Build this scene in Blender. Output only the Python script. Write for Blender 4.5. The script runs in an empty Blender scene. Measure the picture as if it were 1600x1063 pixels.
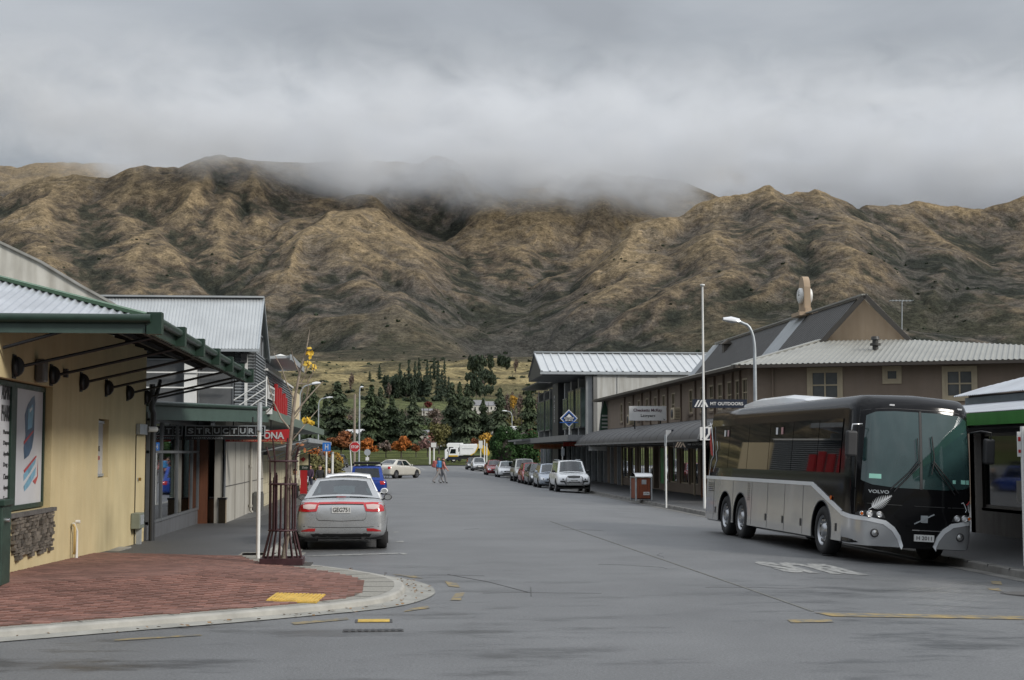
import bpy, bmesh, math, random
import numpy as np
from mathutils import Vector, Matrix
from mathutils.bvhtree import BVHTree

random.seed(7); np.random.seed(7)
S = bpy.context.scene
COL = S.collection
R = math.radians
PI = math.pi

# ---------------------------------------------------------------- camera
FPX = 2350.0
YAW = math.atan(197 / FPX)
PITCH = math.atan(175.5 / FPX)
EYE = Vector((0, 0, 2.0))
cam_d = bpy.data.cameras.new("camera")
cam_d.sensor_width = 36
cam_d.lens = 36 * FPX / 1600
cam_d.clip_start = 0.1
cam_d.clip_end = 20000
cam = bpy.data.objects.new("camera", cam_d)
cam.location = EYE
cam.rotation_euler = (PI / 2 + PITCH, 0, -YAW)
COL.objects.link(cam)
S.camera = cam

# ---------------------------------------------------------------- sky
SUN_EL, SUN_AZ = R(31), R(126)      # azimuth clockwise from +Y
world = bpy.data.worlds.new("World")
S.world = world
world.use_nodes = True
nt = world.node_tree
nt.nodes.clear()
def wn(t, **k):
    n = nt.nodes.new(t)
    for a, b in k.items(): setattr(n, a, b)
    return n
out = wn('ShaderNodeOutputWorld'); bg = wn('ShaderNodeBackground')
bg.inputs[1].default_value = 0.1
sky = wn('ShaderNodeTexSky', sky_type='NISHITA')
sky.sun_disc = False; sky.sun_elevation = SUN_EL; sky.sun_rotation = SUN_AZ
tc = wn('ShaderNodeTexCoord')
sep = wn('ShaderNodeSeparateXYZ'); nt.links.new(tc.outputs['Generated'], sep.inputs[0])
mp = wn('ShaderNodeMapping'); mp.inputs['Scale'].default_value = (3.0, 3.0, 7.0); mp.inputs['Location'].default_value = (3.3, 1.2, 0.4)
nt.links.new(tc.outputs['Generated'], mp.inputs[0])
n1 = wn('ShaderNodeTexNoise'); n1.inputs['Scale'].default_value = 1.35; n1.inputs['Detail'].default_value = 7; n1.inputs['Roughness'].default_value = 0.5; n1.inputs['Distortion'].default_value = 0.35
nt.links.new(mp.outputs[0], n1.inputs['Vector'])
ramp = wn('ShaderNodeValToRGB')
ramp.color_ramp.elements[0].position = 0.36; ramp.color_ramp.elements[0].color = (0.72, 0.76, 0.81, 1)
ramp.color_ramp.elements[1].position = 0.64; ramp.color_ramp.elements[1].color = (1.02, 1.06, 1.11, 1)
e = ramp.color_ramp.elements.new(0.5); e.color = (0.85, 0.90, 0.96, 1)
nt.links.new(n1.outputs['Fac'], ramp.inputs[0])
# overcast sky: brighter towards the zenith (CIE overcast law)
ma = wn('ShaderNodeMath', operation='MAXIMUM'); ma.inputs[1].default_value = 0.0; nt.links.new(sep.outputs[2], ma.inputs[0])
mb = wn('ShaderNodeMath', operation='MULTIPLY_ADD'); mb.inputs[1].default_value = 7.6; mb.inputs[2].default_value = .72
nt.links.new(ma.outputs[0], mb.inputs[0])
sc = wn('ShaderNodeVectorMath', operation='SCALE'); nt.links.new(ramp.outputs[0], sc.inputs[0]); nt.links.new(mb.outputs[0], sc.inputs['Scale'])
mx = wn('ShaderNodeMix', data_type='RGBA'); mx.inputs['Factor'].default_value = 0.93
nt.links.new(sky.outputs[0], mx.inputs['A']); nt.links.new(sc.outputs[0], mx.inputs['B'])
nt.links.new(mx.outputs['Result'], bg.inputs[0]); nt.links.new(bg.outputs[0], out.inputs[0])

# ---------------------------------------------------------------- sun behind thin cloud
sd = bpy.data.lights.new("sun", 'SUN'); sd.energy = 1.5; sd.angle = R(12); sd.color = (1.0, 0.95, 0.87)
so = bpy.data.objects.new("sun", sd); COL.objects.link(so)
sdir = Vector((math.sin(SUN_AZ) * math.cos(SUN_EL), math.cos(SUN_AZ) * math.cos(SUN_EL), math.sin(SUN_EL)))
so.rotation_euler = (-sdir).to_track_quat('-Z', 'Y').to_euler()

S.render.engine = 'CYCLES'
S.view_settings.view_transform = 'Standard'; S.view_settings.look = 'None'
S.view_settings.exposure = 0.82; S.view_settings.gamma = 1.0
S.view_settings.use_curve_mapping = False
S.cycles.max_bounces = 5; S.cycles.diffuse_bounces = 2; S.cycles.glossy_bounces = 3
S.cycles.transmission_bounces = 4; S.cycles.transparent_max_bounces = 12
S.cycles.volume_bounces = 7
S.cycles.volume_step_rate = 0.6; S.cycles.volume_max_steps = 72
S.cycles.caustics_reflective = False; S.cycles.caustics_refractive = False
S.cycles.use_denoising = True
S.cycles.use_adaptive_sampling = True

# ---------------------------------------------------------------- survey helpers: sight lines of the survey point cut with real planes
_f = Vector((math.sin(YAW) * math.cos(PITCH), math.cos(YAW) * math.cos(PITCH), math.sin(PITCH)))
_r = Vector((math.cos(YAW), -math.sin(YAW), 0)); _u = _r.cross(_f)
def ray(x, y): return _f * FPX + _r * (x - 800) + _u * (531.5 - y)
def gz(x, y, z=0.0):
    r = ray(x, y); return EYE + r * ((z - EYE.z) / r.z)
def gx(x, y, X):
    r = ray(x, y); return EYE + r * (X / r.x)
def gy(x, y, Y):
    r = ray(x, y); return EYE + r * (Y / r.y)

def road_z(X, Y=50):
    f = max(0.0, min(1.0, (215 - Y) / 40))
    z = 0.0
    if X > 5.5: z = -0.27 * min(1.0, (X - 5.5) / 5.9) ** 1.4
    return z * f

# ---------------------------------------------------------------- object helpers
def link(o, parent=None):
    COL.objects.link(o)
    if parent is not None: o.parent = parent
    return o
def tag(o, label=None, cat=None, group=None, kind=None):
    if label: o['label'] = label
    if cat: o['category'] = cat
    if group: o['group'] = group
    if kind: o['kind'] = kind
    return o
def thing(name, label, cat, loc=(0, 0, 0), rz=0.0, group=None):
    o = bpy.data.objects.new(name, None); o.empty_display_size = 0.2
    o.location = loc; o.rotation_euler = (0, 0, rz)
    COL.objects.link(o)
    return tag(o, label, cat, group)
def copy_tree(o, parent=None):
    c = o.copy(); COL.objects.link(c)
    if parent is not None: c.parent = parent
    for ch in list(o.children): copy_tree(ch, c)
    return c

class MB:
    """mesh builder"""
    def __init__(s): s.v = []; s.f = []; s.m = []; s.sm = []
    def add(s, vs, fs, m=0, smooth=False):
        n = len(s.v); s.v += [tuple(v) for v in vs]
        for f in fs: s.f.append([i + n for i in f]); s.m.append(m); s.sm.append(smooth)
        return s
    def box(s, a, b, m=0):
        x0, y0, z0 = [min(p, q) for p, q in zip(a, b)]; x1, y1, z1 = [max(p, q) for p, q in zip(a, b)]
        vs = [(x0,y0,z0),(x1,y0,z0),(x1,y1,z0),(x0,y1,z0),(x0,y0,z1),(x1,y0,z1),(x1,y1,z1),(x0,y1,z1)]
        return s.add(vs, [(0,3,2,1),(4,5,6,7),(0,1,5,4),(1,2,6,5),(2,3,7,6),(3,0,4,7)], m)
    def bar(s, p, q, w=0.05, h=0.05, m=0, up=(0, 0, 1)):
        p = Vector(p); q = Vector(q); d = (q - p).normalized(); up = Vector(up)
        if abs(d.dot(up)) > 0.98: up = Vector((0, 1, 0))
        a = d.cross(up).normalized(); b = a.cross(d).normalized()
        vs = [c + a * (i * w / 2) + b * (j * h / 2) for c in (p, q) for i, j in ((-1,-1),(1,-1),(1,1),(-1,1))]
        return s.add(vs, [(0,1,2,3),(7,6,5,4),(0,4,5,1),(1,5,6,2),(2,6,7,3),(3,7,4,0)], m)
    def prism(s, poly, off, m=0):
        """3D polygon extruded by vector off"""
        n = len(poly); off = Vector(off); a = [Vector(p) for p in poly]; b = [p + off for p in a]
        fs = [tuple(range(n)), tuple(range(2 * n - 1, n - 1, -1))] + [(i, i + n, (i + 1) % n + n, (i + 1) % n) for i in range(n)]
        return s.add(a + b, fs, m)
    def cyl(s, p, q, r0, r1=None, n=12, m=0, smooth=True, caps=True):
        r1 = r0 if r1 is None else r1
        return s.tube([p, q], [r0, r1], n, m, smooth, caps)
    def tube(s, pts, rs, n=8, m=0, smooth=True, caps=True):
        pts = [Vector(p) for p in pts]
        if not hasattr(rs, '__len__'): rs = [rs] * len(pts)
        vs = []; prev = None
        for i, p in enumerate(pts):
            d = (pts[min(i + 1, len(pts) - 1)] - pts[max(i - 1, 0)]).normalized()
            if prev is None:
                a = d.orthogonal().normalized()
            else:
                a = (prev - d * prev.dot(d)); a = a.normalized() if a.length > 1e-6 else d.orthogonal().normalized()
            prev = a; b = d.cross(a)
            for k in range(n):
                t = 2 * PI * k / n; vs.append(p + (a * math.cos(t) + b * math.sin(t)) * rs[i])
        fs = []
        for i in range(len(pts) - 1):
            for k in range(n):
                fs.append((i*n+k, i*n+(k+1)%n, (i+1)*n+(k+1)%n, (i+1)*n+k))
        s.add(vs, fs, m, smooth)
        if caps:
            s.add(vs[:n], [tuple(range(n - 1, -1, -1))], m); s.add(vs[-n:], [tuple(range(n))], m)
        return s
    def lathe(s, prof, c=(0, 0, 0), ax='z', n=20, m=0, smooth=True):
        """prof: (radius, along axis)"""
        vs = []
        for r, h in prof:
            for k in range(n):
                t = 2 * PI * k / n; u, v = r * math.cos(t), r * math.sin(t)
                p = (u, v, h) if ax == 'z' else ((h, u, v) if ax == 'x' else (v, h, u))
                vs.append((p[0] + c[0], p[1] + c[1], p[2] + c[2]))
        fs = [(i*n+k, i*n+(k+1)%n, (i+1)*n+(k+1)%n, (i+1)*n+k) for i in range(len(prof) - 1) for k in range(n)]
        return s.add(vs, fs, m, smooth)
    def grid(s, rows, m=0, smooth=False, flip=False):
        nr, nc = len(rows), len(rows[0]); vs = [p for r in rows for p in r]
        fs = [(i*nc+j, i*nc+j+1, (i+1)*nc+j+1, (i+1)*nc+j) for i in range(nr-1) for j in range(nc-1)]
        if flip: fs = [f[::-1] for f in fs]
        return s.add(vs, fs, m, smooth)
    def mesh(s, name, mats, loc=(0, 0, 0), merge=0.0, recalc=False, smooth=None, angle=None):
        me = bpy.data.meshes.new(name)
        l = Vector(loc)
        me.from_pydata([tuple(Vector(v) - l) for v in s.v], [], s.f)
        for mt in (mats if isinstance(mats, (list, tuple)) else [mats]): me.materials.append(mt)
        me.polygons.foreach_set('material_index', s.m)
        me.polygons.foreach_set('use_smooth', [smooth if smooth is not None else q for q in s.sm])
        if merge or recalc:
            bm = bmesh.new(); bm.from_mesh(me)
            if merge: bmesh.ops.remove_doubles(bm, verts=bm.verts, dist=merge)
            if recalc: bmesh.ops.recalc_face_normals(bm, faces=bm.faces)
            bm.to_mesh(me); bm.free()
        me.update()
        return me
    def build(s, name, mats, parent=None, world=True, bevel=0.0, **k):
        """world=True: vertices are world coordinates, shifted to the parent's origin"""
        loc = Vector((0, 0, 0))
        if world and parent is not None:
            q = parent
            while q is not None: loc += q.location; q = q.parent
        me = s.mesh(name, mats, loc, **k)
        o = bpy.data.objects.new(name, me); link(o, parent)
        if bevel:
            b = o.modifiers.new('bevel', 'BEVEL'); b.width = bevel; b.segments = 2; b.limit_method = 'ANGLE'; b.angle_limit = R(40)
        return o
def bake(o):
    """apply the modifiers of o"""
    bpy.context.view_layer.update()
    dg = bpy.context.evaluated_depsgraph_get()
    me = bpy.data.meshes.new_from_object(o.evaluated_get(dg))
    o.modifiers.clear(); o.data = me
    return o

def text(s, name, parent, origin, right, up, w, h, mat, depth=0.004, bold=0.0, spacing=1.0, local=False):
    """lettering whose lower left corner is at origin (world coordinates), as wide as w and as high as h"""
    c = bpy.data.curves.new(name, 'FONT'); c.body = s; c.size = 1; c.extrude = 0.002; c.offset = bold; c.space_character = spacing
    c.resolution_u = 3
    o = bpy.data.objects.new(name, c); COL.objects.link(o)
    bpy.context.view_layer.update()
    dg = bpy.context.evaluated_depsgraph_get()
    me = bpy.data.meshes.new_from_object(o.evaluated_get(dg))
    bpy.data.objects.remove(o)
    n = len(me.vertices); co = np.zeros(n * 3); me.vertices.foreach_get('co', co); co = co.reshape(-1, 3)
    lo, hi = co.min(0), co.max(0)
    rt = Vector(right).normalized(); u = Vector(up).normalized(); nn = rt.cross(u)
    x = (co[:, 0] - lo[0]) / max(hi[0] - lo[0], 1e-6) * w; y = (co[:, 1] - lo[1]) / max(hi[1] - lo[1], 1e-6) * h
    z = (co[:, 2] - lo[2]) / max(hi[2] - lo[2], 1e-6) * depth
    P = np.outer(x, rt) + np.outer(y, u) + np.outer(z, nn)
    me.vertices.foreach_set('co', P.ravel()); me.update()
    me.materials.clear(); me.materials.append(mat)
    o = bpy.data.objects.new(name, me); link(o, parent)
    loc = Vector(origin)
    q = parent
    while q is not None:
        if q.rotation_euler.z or local: break
        loc -= q.location; q = q.parent
    o.location = loc
    return o

# ---------------------------------------------------------------- materials
def M(name, col, rough=0.55, metal=0.0, var=0.12, vs=2.0, bump=0.0, bs=40.0, coat=0.0, streak=0.0, spec=0.5, col2=None, thr=None, stretch=None, rvar=0.0):
    m = bpy.data.materials.new(name); m.use_nodes = True
    t = m.node_tree; b = t.nodes['Principled BSDF']
    b.inputs['Roughness'].default_value = rough; b.inputs['Metallic'].default_value = metal
    b.inputs['Coat Weight'].default_value = coat; b.inputs['Coat Roughness'].default_value = 0.04
    b.inputs['Specular IOR Level'].default_value = spec
    N = t.nodes.new; L = t.links.new
    tcn = N('ShaderNodeTexCoord'); mpn = N('ShaderNodeMapping'); L(tcn.outputs['Object'], mpn.inputs[0])
    if stretch: mpn.inputs['Scale'].default_value = stretch
    nz = N('ShaderNodeTexNoise'); nz.inputs['Scale'].default_value = vs; nz.inputs['Detail'].default_value = 6; nz.inputs['Roughness'].default_value = 0.6
    L(mpn.outputs[0], nz.inputs['Vector'])
    rp = N('ShaderNodeValToRGB')
    c = np.array(col)
    if col2 is None:
        lo, hi = c * (1 - var), np.minimum(c * (1 + var), 0.95)
    else:
        lo, hi = np.array(col2), c
    rp.color_ramp.elements[0].position, rp.color_ramp.elements[1].position = thr or (0.3, 0.7)
    rp.color_ramp.elements[0].color = (*lo, 1); rp.color_ramp.elements[1].color = (*hi, 1)
    L(nz.outputs['Fac'], rp.inputs[0]); src = rp.outputs[0]
    if streak:
        m2 = N('ShaderNodeMapping'); m2.inputs['Scale'].default_value = (2.0, 2.0, 0.22); L(tcn.outputs['Object'], m2.inputs[0])
        n2 = N('ShaderNodeTexNoise'); n2.inputs['Scale'].default_value = 1.6; n2.inputs['Detail'].default_value = 5; L(m2.outputs[0], n2.inputs['Vector'])
        r2 = N('ShaderNodeValToRGB'); r2.color_ramp.elements[0].position = 0.36; r2.color_ramp.elements[1].position = 0.6
        d = 1 - streak; r2.color_ramp.elements[0].color = (d, d * 0.98, d * 0.95, 1); r2.color_ramp.elements[1].color = (1, 1, 1, 1)
        L(n2.outputs['Fac'], r2.inputs[0])
        mm = N('ShaderNodeMix'); mm.data_type = 'RGBA'; mm.blend_type = 'MULTIPLY'; mm.inputs['Factor'].default_value = 1
        L(src, mm.inputs['A']); L(r2.outputs[0], mm.inputs['B']); src = mm.outputs['Result']
    L(src, b.inputs['Base Color'])
    if rvar:
        mr = N('ShaderNodeMapRange'); mr.inputs[1].default_value = 0.3; mr.inputs[2].default_value = 0.7
        mr.inputs[3].default_value = max(0.02, rough - rvar); mr.inputs[4].default_value = min(1, rough + rvar)
        L(nz.outputs['Fac'], mr.inputs[0]); L(mr.outputs[0], b.inputs['Roughness'])
    if bump:
        nb = N('ShaderNodeTexNoise'); nb.inputs['Scale'].default_value = bs; nb.inputs['Detail'].default_value = 4; L(tcn.outputs['Object'], nb.inputs['Vector'])
        bu = N('ShaderNodeBump'); bu.inputs['Strength'].default_value = bump; bu.inputs['Distance'].default_value = 0.02
        L(nb.outputs['Fac'], bu.inputs['Height']); L(bu.outputs[0], b.inputs['Normal'])
    return m
def island(m, lo=0.75, hi=1.25):
    """vary the base colour from piece to piece"""
    t = m.node_tree; b = t.nodes['Principled BSDF']; src = b.inputs['Base Color'].links[0].from_socket
    g = t.nodes.new('ShaderNodeNewGeometry'); mr = t.nodes.new('ShaderNodeMapRange'); mr.inputs[3].default_value = lo; mr.inputs[4].default_value = hi
    t.links.new(g.outputs['Random Per Island'], mr.inputs[0])
    v = t.nodes.new('ShaderNodeVectorMath'); v.operation = 'SCALE'; t.links.new(src, v.inputs[0]); t.links.new(mr.outputs[0], v.inputs['Scale'])
    t.links.new(v.outputs[0], b.inputs['Base Color'])
    return m
def perobj(m, lo=0.75, hi=1.25):
    t = m.node_tree; b = t.nodes['Principled BSDF']; src = b.inputs['Base Color'].links[0].from_socket
    g = t.nodes.new('ShaderNodeObjectInfo'); mr = t.nodes.new('ShaderNodeMapRange'); mr.inputs[3].default_value = lo; mr.inputs[4].default_value = hi
    t.links.new(g.outputs['Random'], mr.inputs[0])
    v = t.nodes.new('ShaderNodeVectorMath'); v.operation = 'SCALE'; t.links.new(src, v.inputs[0]); t.links.new(mr.outputs[0], v.inputs['Scale'])
    t.links.new(v.outputs[0], b.inputs['Base Color'])
    return m
def Glass(name, tint=(0.5, 0.6, 0.58), refl=1.0, rough=0.02):
    m = bpy.data.materials.new(name); m.use_nodes = True; t = m.node_tree; t.nodes.clear(); N = t.nodes.new; L = t.links.new
    o = N('ShaderNodeOutputMaterial'); mx = N('ShaderNodeMixShader'); tr = N('ShaderNodeBsdfTransparent'); gl = N('ShaderNodeBsdfGlossy')
    tr.inputs[0].default_value = (*tint, 1); gl.inputs['Roughness'].default_value = rough; gl.inputs[0].default_value = (0.95, 0.97, 1, 1)
    fr = N('ShaderNodeFresnel'); fr.inputs[0].default_value = 1.52
    mu = N('ShaderNodeMath'); mu.operation = 'MULTIPLY_ADD'; mu.inputs[1].default_value = refl; mu.inputs[2].default_value = 0.03; mu.use_clamp = True
    L(fr.outputs[0], mu.inputs[0]); L(mu.outputs[0], mx.inputs[0]); L(tr.outputs[0], mx.inputs[1]); L(gl.outputs[0], mx.inputs[2]); L(mx.outputs[0], o.inputs[0])
    return m

BLACK = M('black_paint', (0.012, 0.012, 0.013), 0.45)
DARK = M('dark_plastic', (0.03, 0.03, 0.032), 0.6)
RUBBER = M('tyre_rubber', (0.02, 0.02, 0.021), 0.85, bump=0.1, bs=60)
CHROME = M('bright_metal', (0.6, 0.6, 0.6), 0.22, 0.9, 0.05)
ALLOY = M('wheel_alloy', (0.42, 0.43, 0.45), 0.3, 0.8, 0.06)
GALV = M('galvanised_steel', (0.42, 0.45, 0.47), 0.5, 0.5, 0.15, 5)
WHITEP = M('white_paint', (0.72, 0.72, 0.70), 0.45, var=0.06, vs=4)
LAMPW = M('lamp_lens', (0.75, 0.76, 0.78), 0.12, 0.2, 0.05)
REDL = M('red_lens', (0.42, 0.012, 0.015), 0.15, var=0.1, vs=20, coat=0.5)
ORANGEL = M('amber_lens', (0.6, 0.12, 0.01), 0.2)
DGLASS = M('dark_glass', (0.012, 0.016, 0.018), 0.04, var=0.2, vs=1, spec=0.7)
WGLASS = Glass('shop_glass', (0.55, 0.62, 0.62), 1.3)
CGLASS = Glass('car_glass', (0.30, 0.38, 0.37), 1.2)
TEXTB = M('black_lettering', (0.02, 0.02, 0.022), 0.5)
TEXTW = M('white_lettering', (0.75, 0.75, 0.75), 0.5, var=0.03)
# ================================================================ TERRAIN
def _h(ix, iy, s):
    n = (ix.astype(np.int64) * 374761393 + iy.astype(np.int64) * 668265263 + s * 2147483) & 0xffffffff
    n = ((n ^ (n >> 13)) * 1274126177) & 0xffffffff
    return ((n ^ (n >> 16)) & 0xffff) / 65535.0
def vnoise(x, y, s=0):
    xi = np.floor(x); yi = np.floor(y); fx = x - xi; fy = y - yi
    fx = fx**3 * (fx * (fx * 6 - 15) + 10); fy = fy**3 * (fy * (fy * 6 - 15) + 10)
    a = _h(xi, yi, s); b = _h(xi + 1, yi, s); c = _h(xi, yi + 1, s); d = _h(xi + 1, yi + 1, s)
    return (a + (b - a) * fx + (c - a) * fy + (a - b - c + d) * fx * fy) * 2 - 1
def billow(x, y, o=5, s=0, g=0.5):
    t = 0; a = 1
    for i in range(o):
        c, sn = math.cos(i * .5), math.sin(i * .5)
        t = t + a * np.abs(vnoise((x * c - y * sn) * 2**i + 5.3 * i, (x * sn + y * c) * 2**i - 2.1 * i, s + i)) ** .68; a *= g
    return t
def fbm(x, y, o=5, s=0, g=0.5):
    t = 0; a = 1
    for i in range(o):
        c, sn = math.cos(i * 1.3), math.sin(i * 1.3)
        t = t + a * vnoise((x * c - y * sn) * 2**i + 17.3 * i, (x * sn + y * c) * 2**i - 9.1 * i, s + i); a *= g
    return t
def ridged(x, y, o=5, s=0, g=0.52):
    t = 0; a = 1; w = 1
    for i in range(o):
        c, sn = math.cos(i * 1.7), math.sin(i * 1.7)
        n = 1 - np.abs(vnoise((x * c - y * sn) * 2**i + 7.7 * i, (x * sn + y * c) * 2**i + 3.1 * i, s + i)) * 1.6
        t = t + a * w * n; w = np.clip(n, 0, 1); a *= g
    return t
TAB_D = np.array([0, 200, 240, 310, 400, 600, 900, 1300, 1700, 2100, 2500, 2900, 3200, 3800, 5200, 6500, 8000.])
TAB_Y = np.array([708, 728, 723.5, 716, 706, 694, 676, 648, 622, 598, 576, 563, 545, 490, 365, 300, 255.])
TAB_Z = 2 + TAB_D * (707 - TAB_Y) / FPX; TAB_Z[0] = -0.5; TAB_Z[1] = -0.25
def P3(l): return np.array([[*(EYE + ray(x, y) * (D / FPX))] for x, y, D in l])
RIDGES = [
 ([(-500,345,5200),(-250,335,5100),(0,304,4900),(150,268,4900),(330,250,5100),(600,250,5400),(850,262,5600),(1000,280,5500),(1120,320,5400)], .62),
 ([(1175,273,4500),(1240,281,4550),(1320,296,4600),(1400,303,4700),(1500,306,4800),(1600,318,4900),(1850,335,5000),(2100,345,5100)], .60),
 ([(1175,273,4500),(1110,290,4450),(1045,312,4350),(1000,345,4250),(955,375,4150),(900,405,4050),(850,440,3950)], .66),
 ([(1110,290,4450),(1095,345,4200),(1085,385,4000),(1030,430,3750),(985,475,3550),(930,510,3350),(870,545,3150)], .68),
 ([(1240,281,4550),(1290,350,4250),(1270,410,3950),(1240,460,3650),(1200,520,3300)], .62),
 ([(1400,303,4700),(1440,360,4350),(1420,410,4000),(1400,470,3600),(1380,530,3250)], .60),
 ([(1560,310,4850),(1600,380,4350),(1590,440,3900),(1620,520,3350)], .60),
 ([(600,262,5200),(560,300,4800),(525,345,4400),(590,368,4200),(650,395,4050),(720,425,3850),(780,465,3600),(815,520,3300),(822,552,3150)], .55),
 ([(525,345,4400),(505,400,4050),(470,450,3700),(430,500,3400),(400,540,3200)], .60),
 ([(590,368,4200),(600,430,3800),(620,490,3450),(640,540,3200)], .45),
 ([(700,240,5400),(730,320,4900),(760,370,4600),(800,410,4350)], .62),
 ([(950,260,5500),(900,340,4900),(870,385,4600)], .62),
 ([(330,252,5000),(300,310,4650),(250,350,4350),(300,390,4100),(345,430,3850),(360,480,3500),(330,535,3250)], .64),
 ([(430,262,5100),(420,320,4700),(400,350,4500),(385,395,4250)], .66),
 ([(150,266,4900),(120,320,4600),(60,350,4350),(100,410,4000),(180,450,3700),(230,520,3350)], .60),
 ([(-120,305,5000),(-100,380,4300),(-20,440,3900),(60,520,3350)], .60),
 ([(-350,330,5100),(-400,400,4300),(-300,500,3400)], .60),
]
GUL = [
 ([(250,350),(275,380),(330,412),(362,440),(390,468),(400,505),(405,552)], 85, 200), ([(412,335),(405,375),(382,418),(366,445)], 75, 170), ([(350,312),(330,345),(318,375),(332,408)], 60, 150),
 ([(620,300),(682,322),(745,348),(785,400),(830,442),(802,472),(804,520),(830,556)], 100, 230), ([(700,300),(715,345),(762,392),(800,420),(826,438)], 70, 170), ([(905,325),(852,368),(826,402),(830,440)], 65, 170),
 ([(1045,335),(960,372),(895,402),(838,436)], 80, 190), ([(1092,372),(1062,405),(1012,440),(955,482),(900,508),(832,550)], 75, 190), ([(1150,300),(1140,350),(1170,400),(1150,450),(1165,500)], 60, 170), ([(1185,320),(1232,395),(1240,450),(1222,520)], 60, 180),
 ([(1320,320),(1345,355),(1400,410),(1440,470),(1450,530)], 70, 200), ([(1500,330),(1530,400),(1520,460),(1500,520)], 65, 190), ([(190,300),(170,345),(150,385),(178,432),(200,480)], 60, 170), ([(60,300),(20,380),(40,450)], 60, 170),
 ([(560,318),(505,362),(445,400),(412,432),(392,462)], 70, 170), ([(640,385),(672,430),(690,480),(700,530)], 26, 110), ([(560,385),(545,440),(560,500)], 28, 120), ([(480,300),(470,335),(450,372)], 50, 140), ([(1000,320),(960,345),(905,360)], 40, 120), ([(1600,360),(1560,420),(1580,480)], 50, 160), ([(1010,470),(1000,510),(1015,545)], 26, 110), ([(1090,430),(1075,480),(1090,530)], 35, 130), ([(300,280),(260,310),(235,340)], 45, 140), ([(1270,300),(1290,340),(1330,370)], 40, 130)]
def gD(y): return float(np.interp(y, [300, 345, 385, 430, 460, 500, 545, 560], [5050, 4680, 4380, 4020, 3800, 3500, 3230, 3120]))
def terrain():
    az = np.concatenate([np.linspace(R(-34), R(-20.5), 90, endpoint=False), np.linspace(R(-20.5), R(20.5), 1060), np.linspace(R(20.5), R(34), 90)[1:]]) + YAW
    r = np.concatenate([np.linspace(226, 700, 60, endpoint=False), np.geomspace(700, 2850, 95, endpoint=False), np.linspace(2850, 5600, 310), np.linspace(5650, 8500, 20)])
    A, Rr = np.meshgrid(az, r)
    X = Rr * np.sin(A); Y = Rr * np.cos(A)
    D = Rr * np.cos(A - YAW)
    base = np.interp(D, TAB_D, TAB_Z)
    # domain warp
    wx = X + 85 * fbm(X / 620, Y / 620, 4, 11) * np.clip((D - 2800) / 900, 0, 1)
    wy = Y + 85 * fbm(X / 620, Y / 620, 4, 31) * np.clip((D - 2800) / 900, 0, 1)
    k = 7.0
    acc = np.exp(np.minimum(base / k, 60) - 0)     # smooth maximum
    H = base.copy()
    mt = D > 2700
    hx, hy = wx[mt], wy[mt]; hb = base[mt]
    best = hb.copy()
    for pl, sl in RIDGES:
        P = P3(pl)
        for i in range(len(P) - 1):
            a, b = P[i], P[i + 1]; dx, dy = b[0] - a[0], b[1] - a[1]; L2 = dx * dx + dy * dy
            t = np.clip(((hx - a[0]) * dx + (hy - a[1]) * dy) / L2, 0, 1)
            d = np.hypot(hx - a[0] - t * dx, hy - a[1] - t * dy)
            z = a[2] + t * (b[2] - a[2]) - sl * (np.sqrt(d * d + 160) - 12.6) * (1 - 0.25 * np.clip(d / 900, 0, 1))
            hh = np.clip(0.5 + 0.5 * (z - best) / k, 0, 1)
            best = best * (1 - hh) + z * hh + k * hh * (1 - hh)
    rd = np.full(hx.shape, 1e4)
    for pl, sl in RIDGES[1:]:
        P = P3(pl)
        for i in range(len(P) - 1):
            a, b = P[i], P[i + 1]; dx, dy = b[0] - a[0], b[1] - a[1]; t = np.clip(((hx - a[0]) * dx + (hy - a[1]) * dy) / (dx * dx + dy * dy), 0, 1); rd = np.minimum(rd, np.hypot(hx - a[0] - t * dx, hy - a[1] - t * dy))
    cut_ = np.zeros(hx.shape); gp = np.zeros(hx.shape)
    for pl, dep, wd in GUL:
        P = P3([(x, y, gD(y)) for x, y in pl]); dm = np.full(hx.shape, 1e4)
        for i in range(len(P) - 1):
            a, b = P[i], P[i + 1]; dx, dy = b[0] - a[0], b[1] - a[1]; t = np.clip(((hx - a[0]) * dx + (hy - a[1]) * dy) / (dx * dx + dy * dy), 0, 1); dm = np.minimum(dm, np.hypot(hx - a[0] - t * dx, hy - a[1] - t * dy))
        cut_ = np.maximum(cut_, dep * .80 * np.clip(1 - dm / wd, 0, 1) ** 1.0); gp = np.maximum(gp, np.exp(-(dm / (wd * .55)) ** 2) * min(1, dep / 70))
    best = best - cut_ * np.clip((D[mt] - 2950) / 300, 0, 1)
    mh = X[mt], Y[mt]
    gul = billow(wx[mt] / 520, wy[mt] / 1500, 3, 5) - .7; gul2 = billow(wx[mt] / 150 + gul * .5, wy[mt] / 420, 4, 8) - .75
    fine = fbm(mh[0] / 90, mh[1] / 90, 4, 71)
    amp = np.clip((D[mt] - 2850) / 700, 0, 1)
    H[mt] = best + amp * (27 * gul + 12 * gul2 + 3.5 * fine)
    lo = ~mt
    H[lo] = H[lo] + (fbm(X[lo] / 160, Y[lo] / 160, 5, 3) * np.interp(D[lo], [226, 420, 900, 2000, 2800], [0.0, 0.5, 4, 11, 14]))
    # vegetation: exposed spurs carry pale tussock, gullies carry scrub
    def blur(a, n):
        c = a
        for ax in (0, 1):
            kk = np.ones(n) / n
            pad = [(0, 0), (0, 0)]; pad[ax] = (n // 2, n - 1 - n // 2)
            q = np.pad(c, pad, 'edge'); cs = np.cumsum(q, axis=ax); z = np.zeros_like(np.take(cs, [0], ax)); cs = np.concatenate([z, cs], ax)
            c = (np.take(cs, range(n, cs.shape[ax]), ax) - np.take(cs, range(0, cs.shape[ax] - n), ax)) / n
        return c
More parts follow.
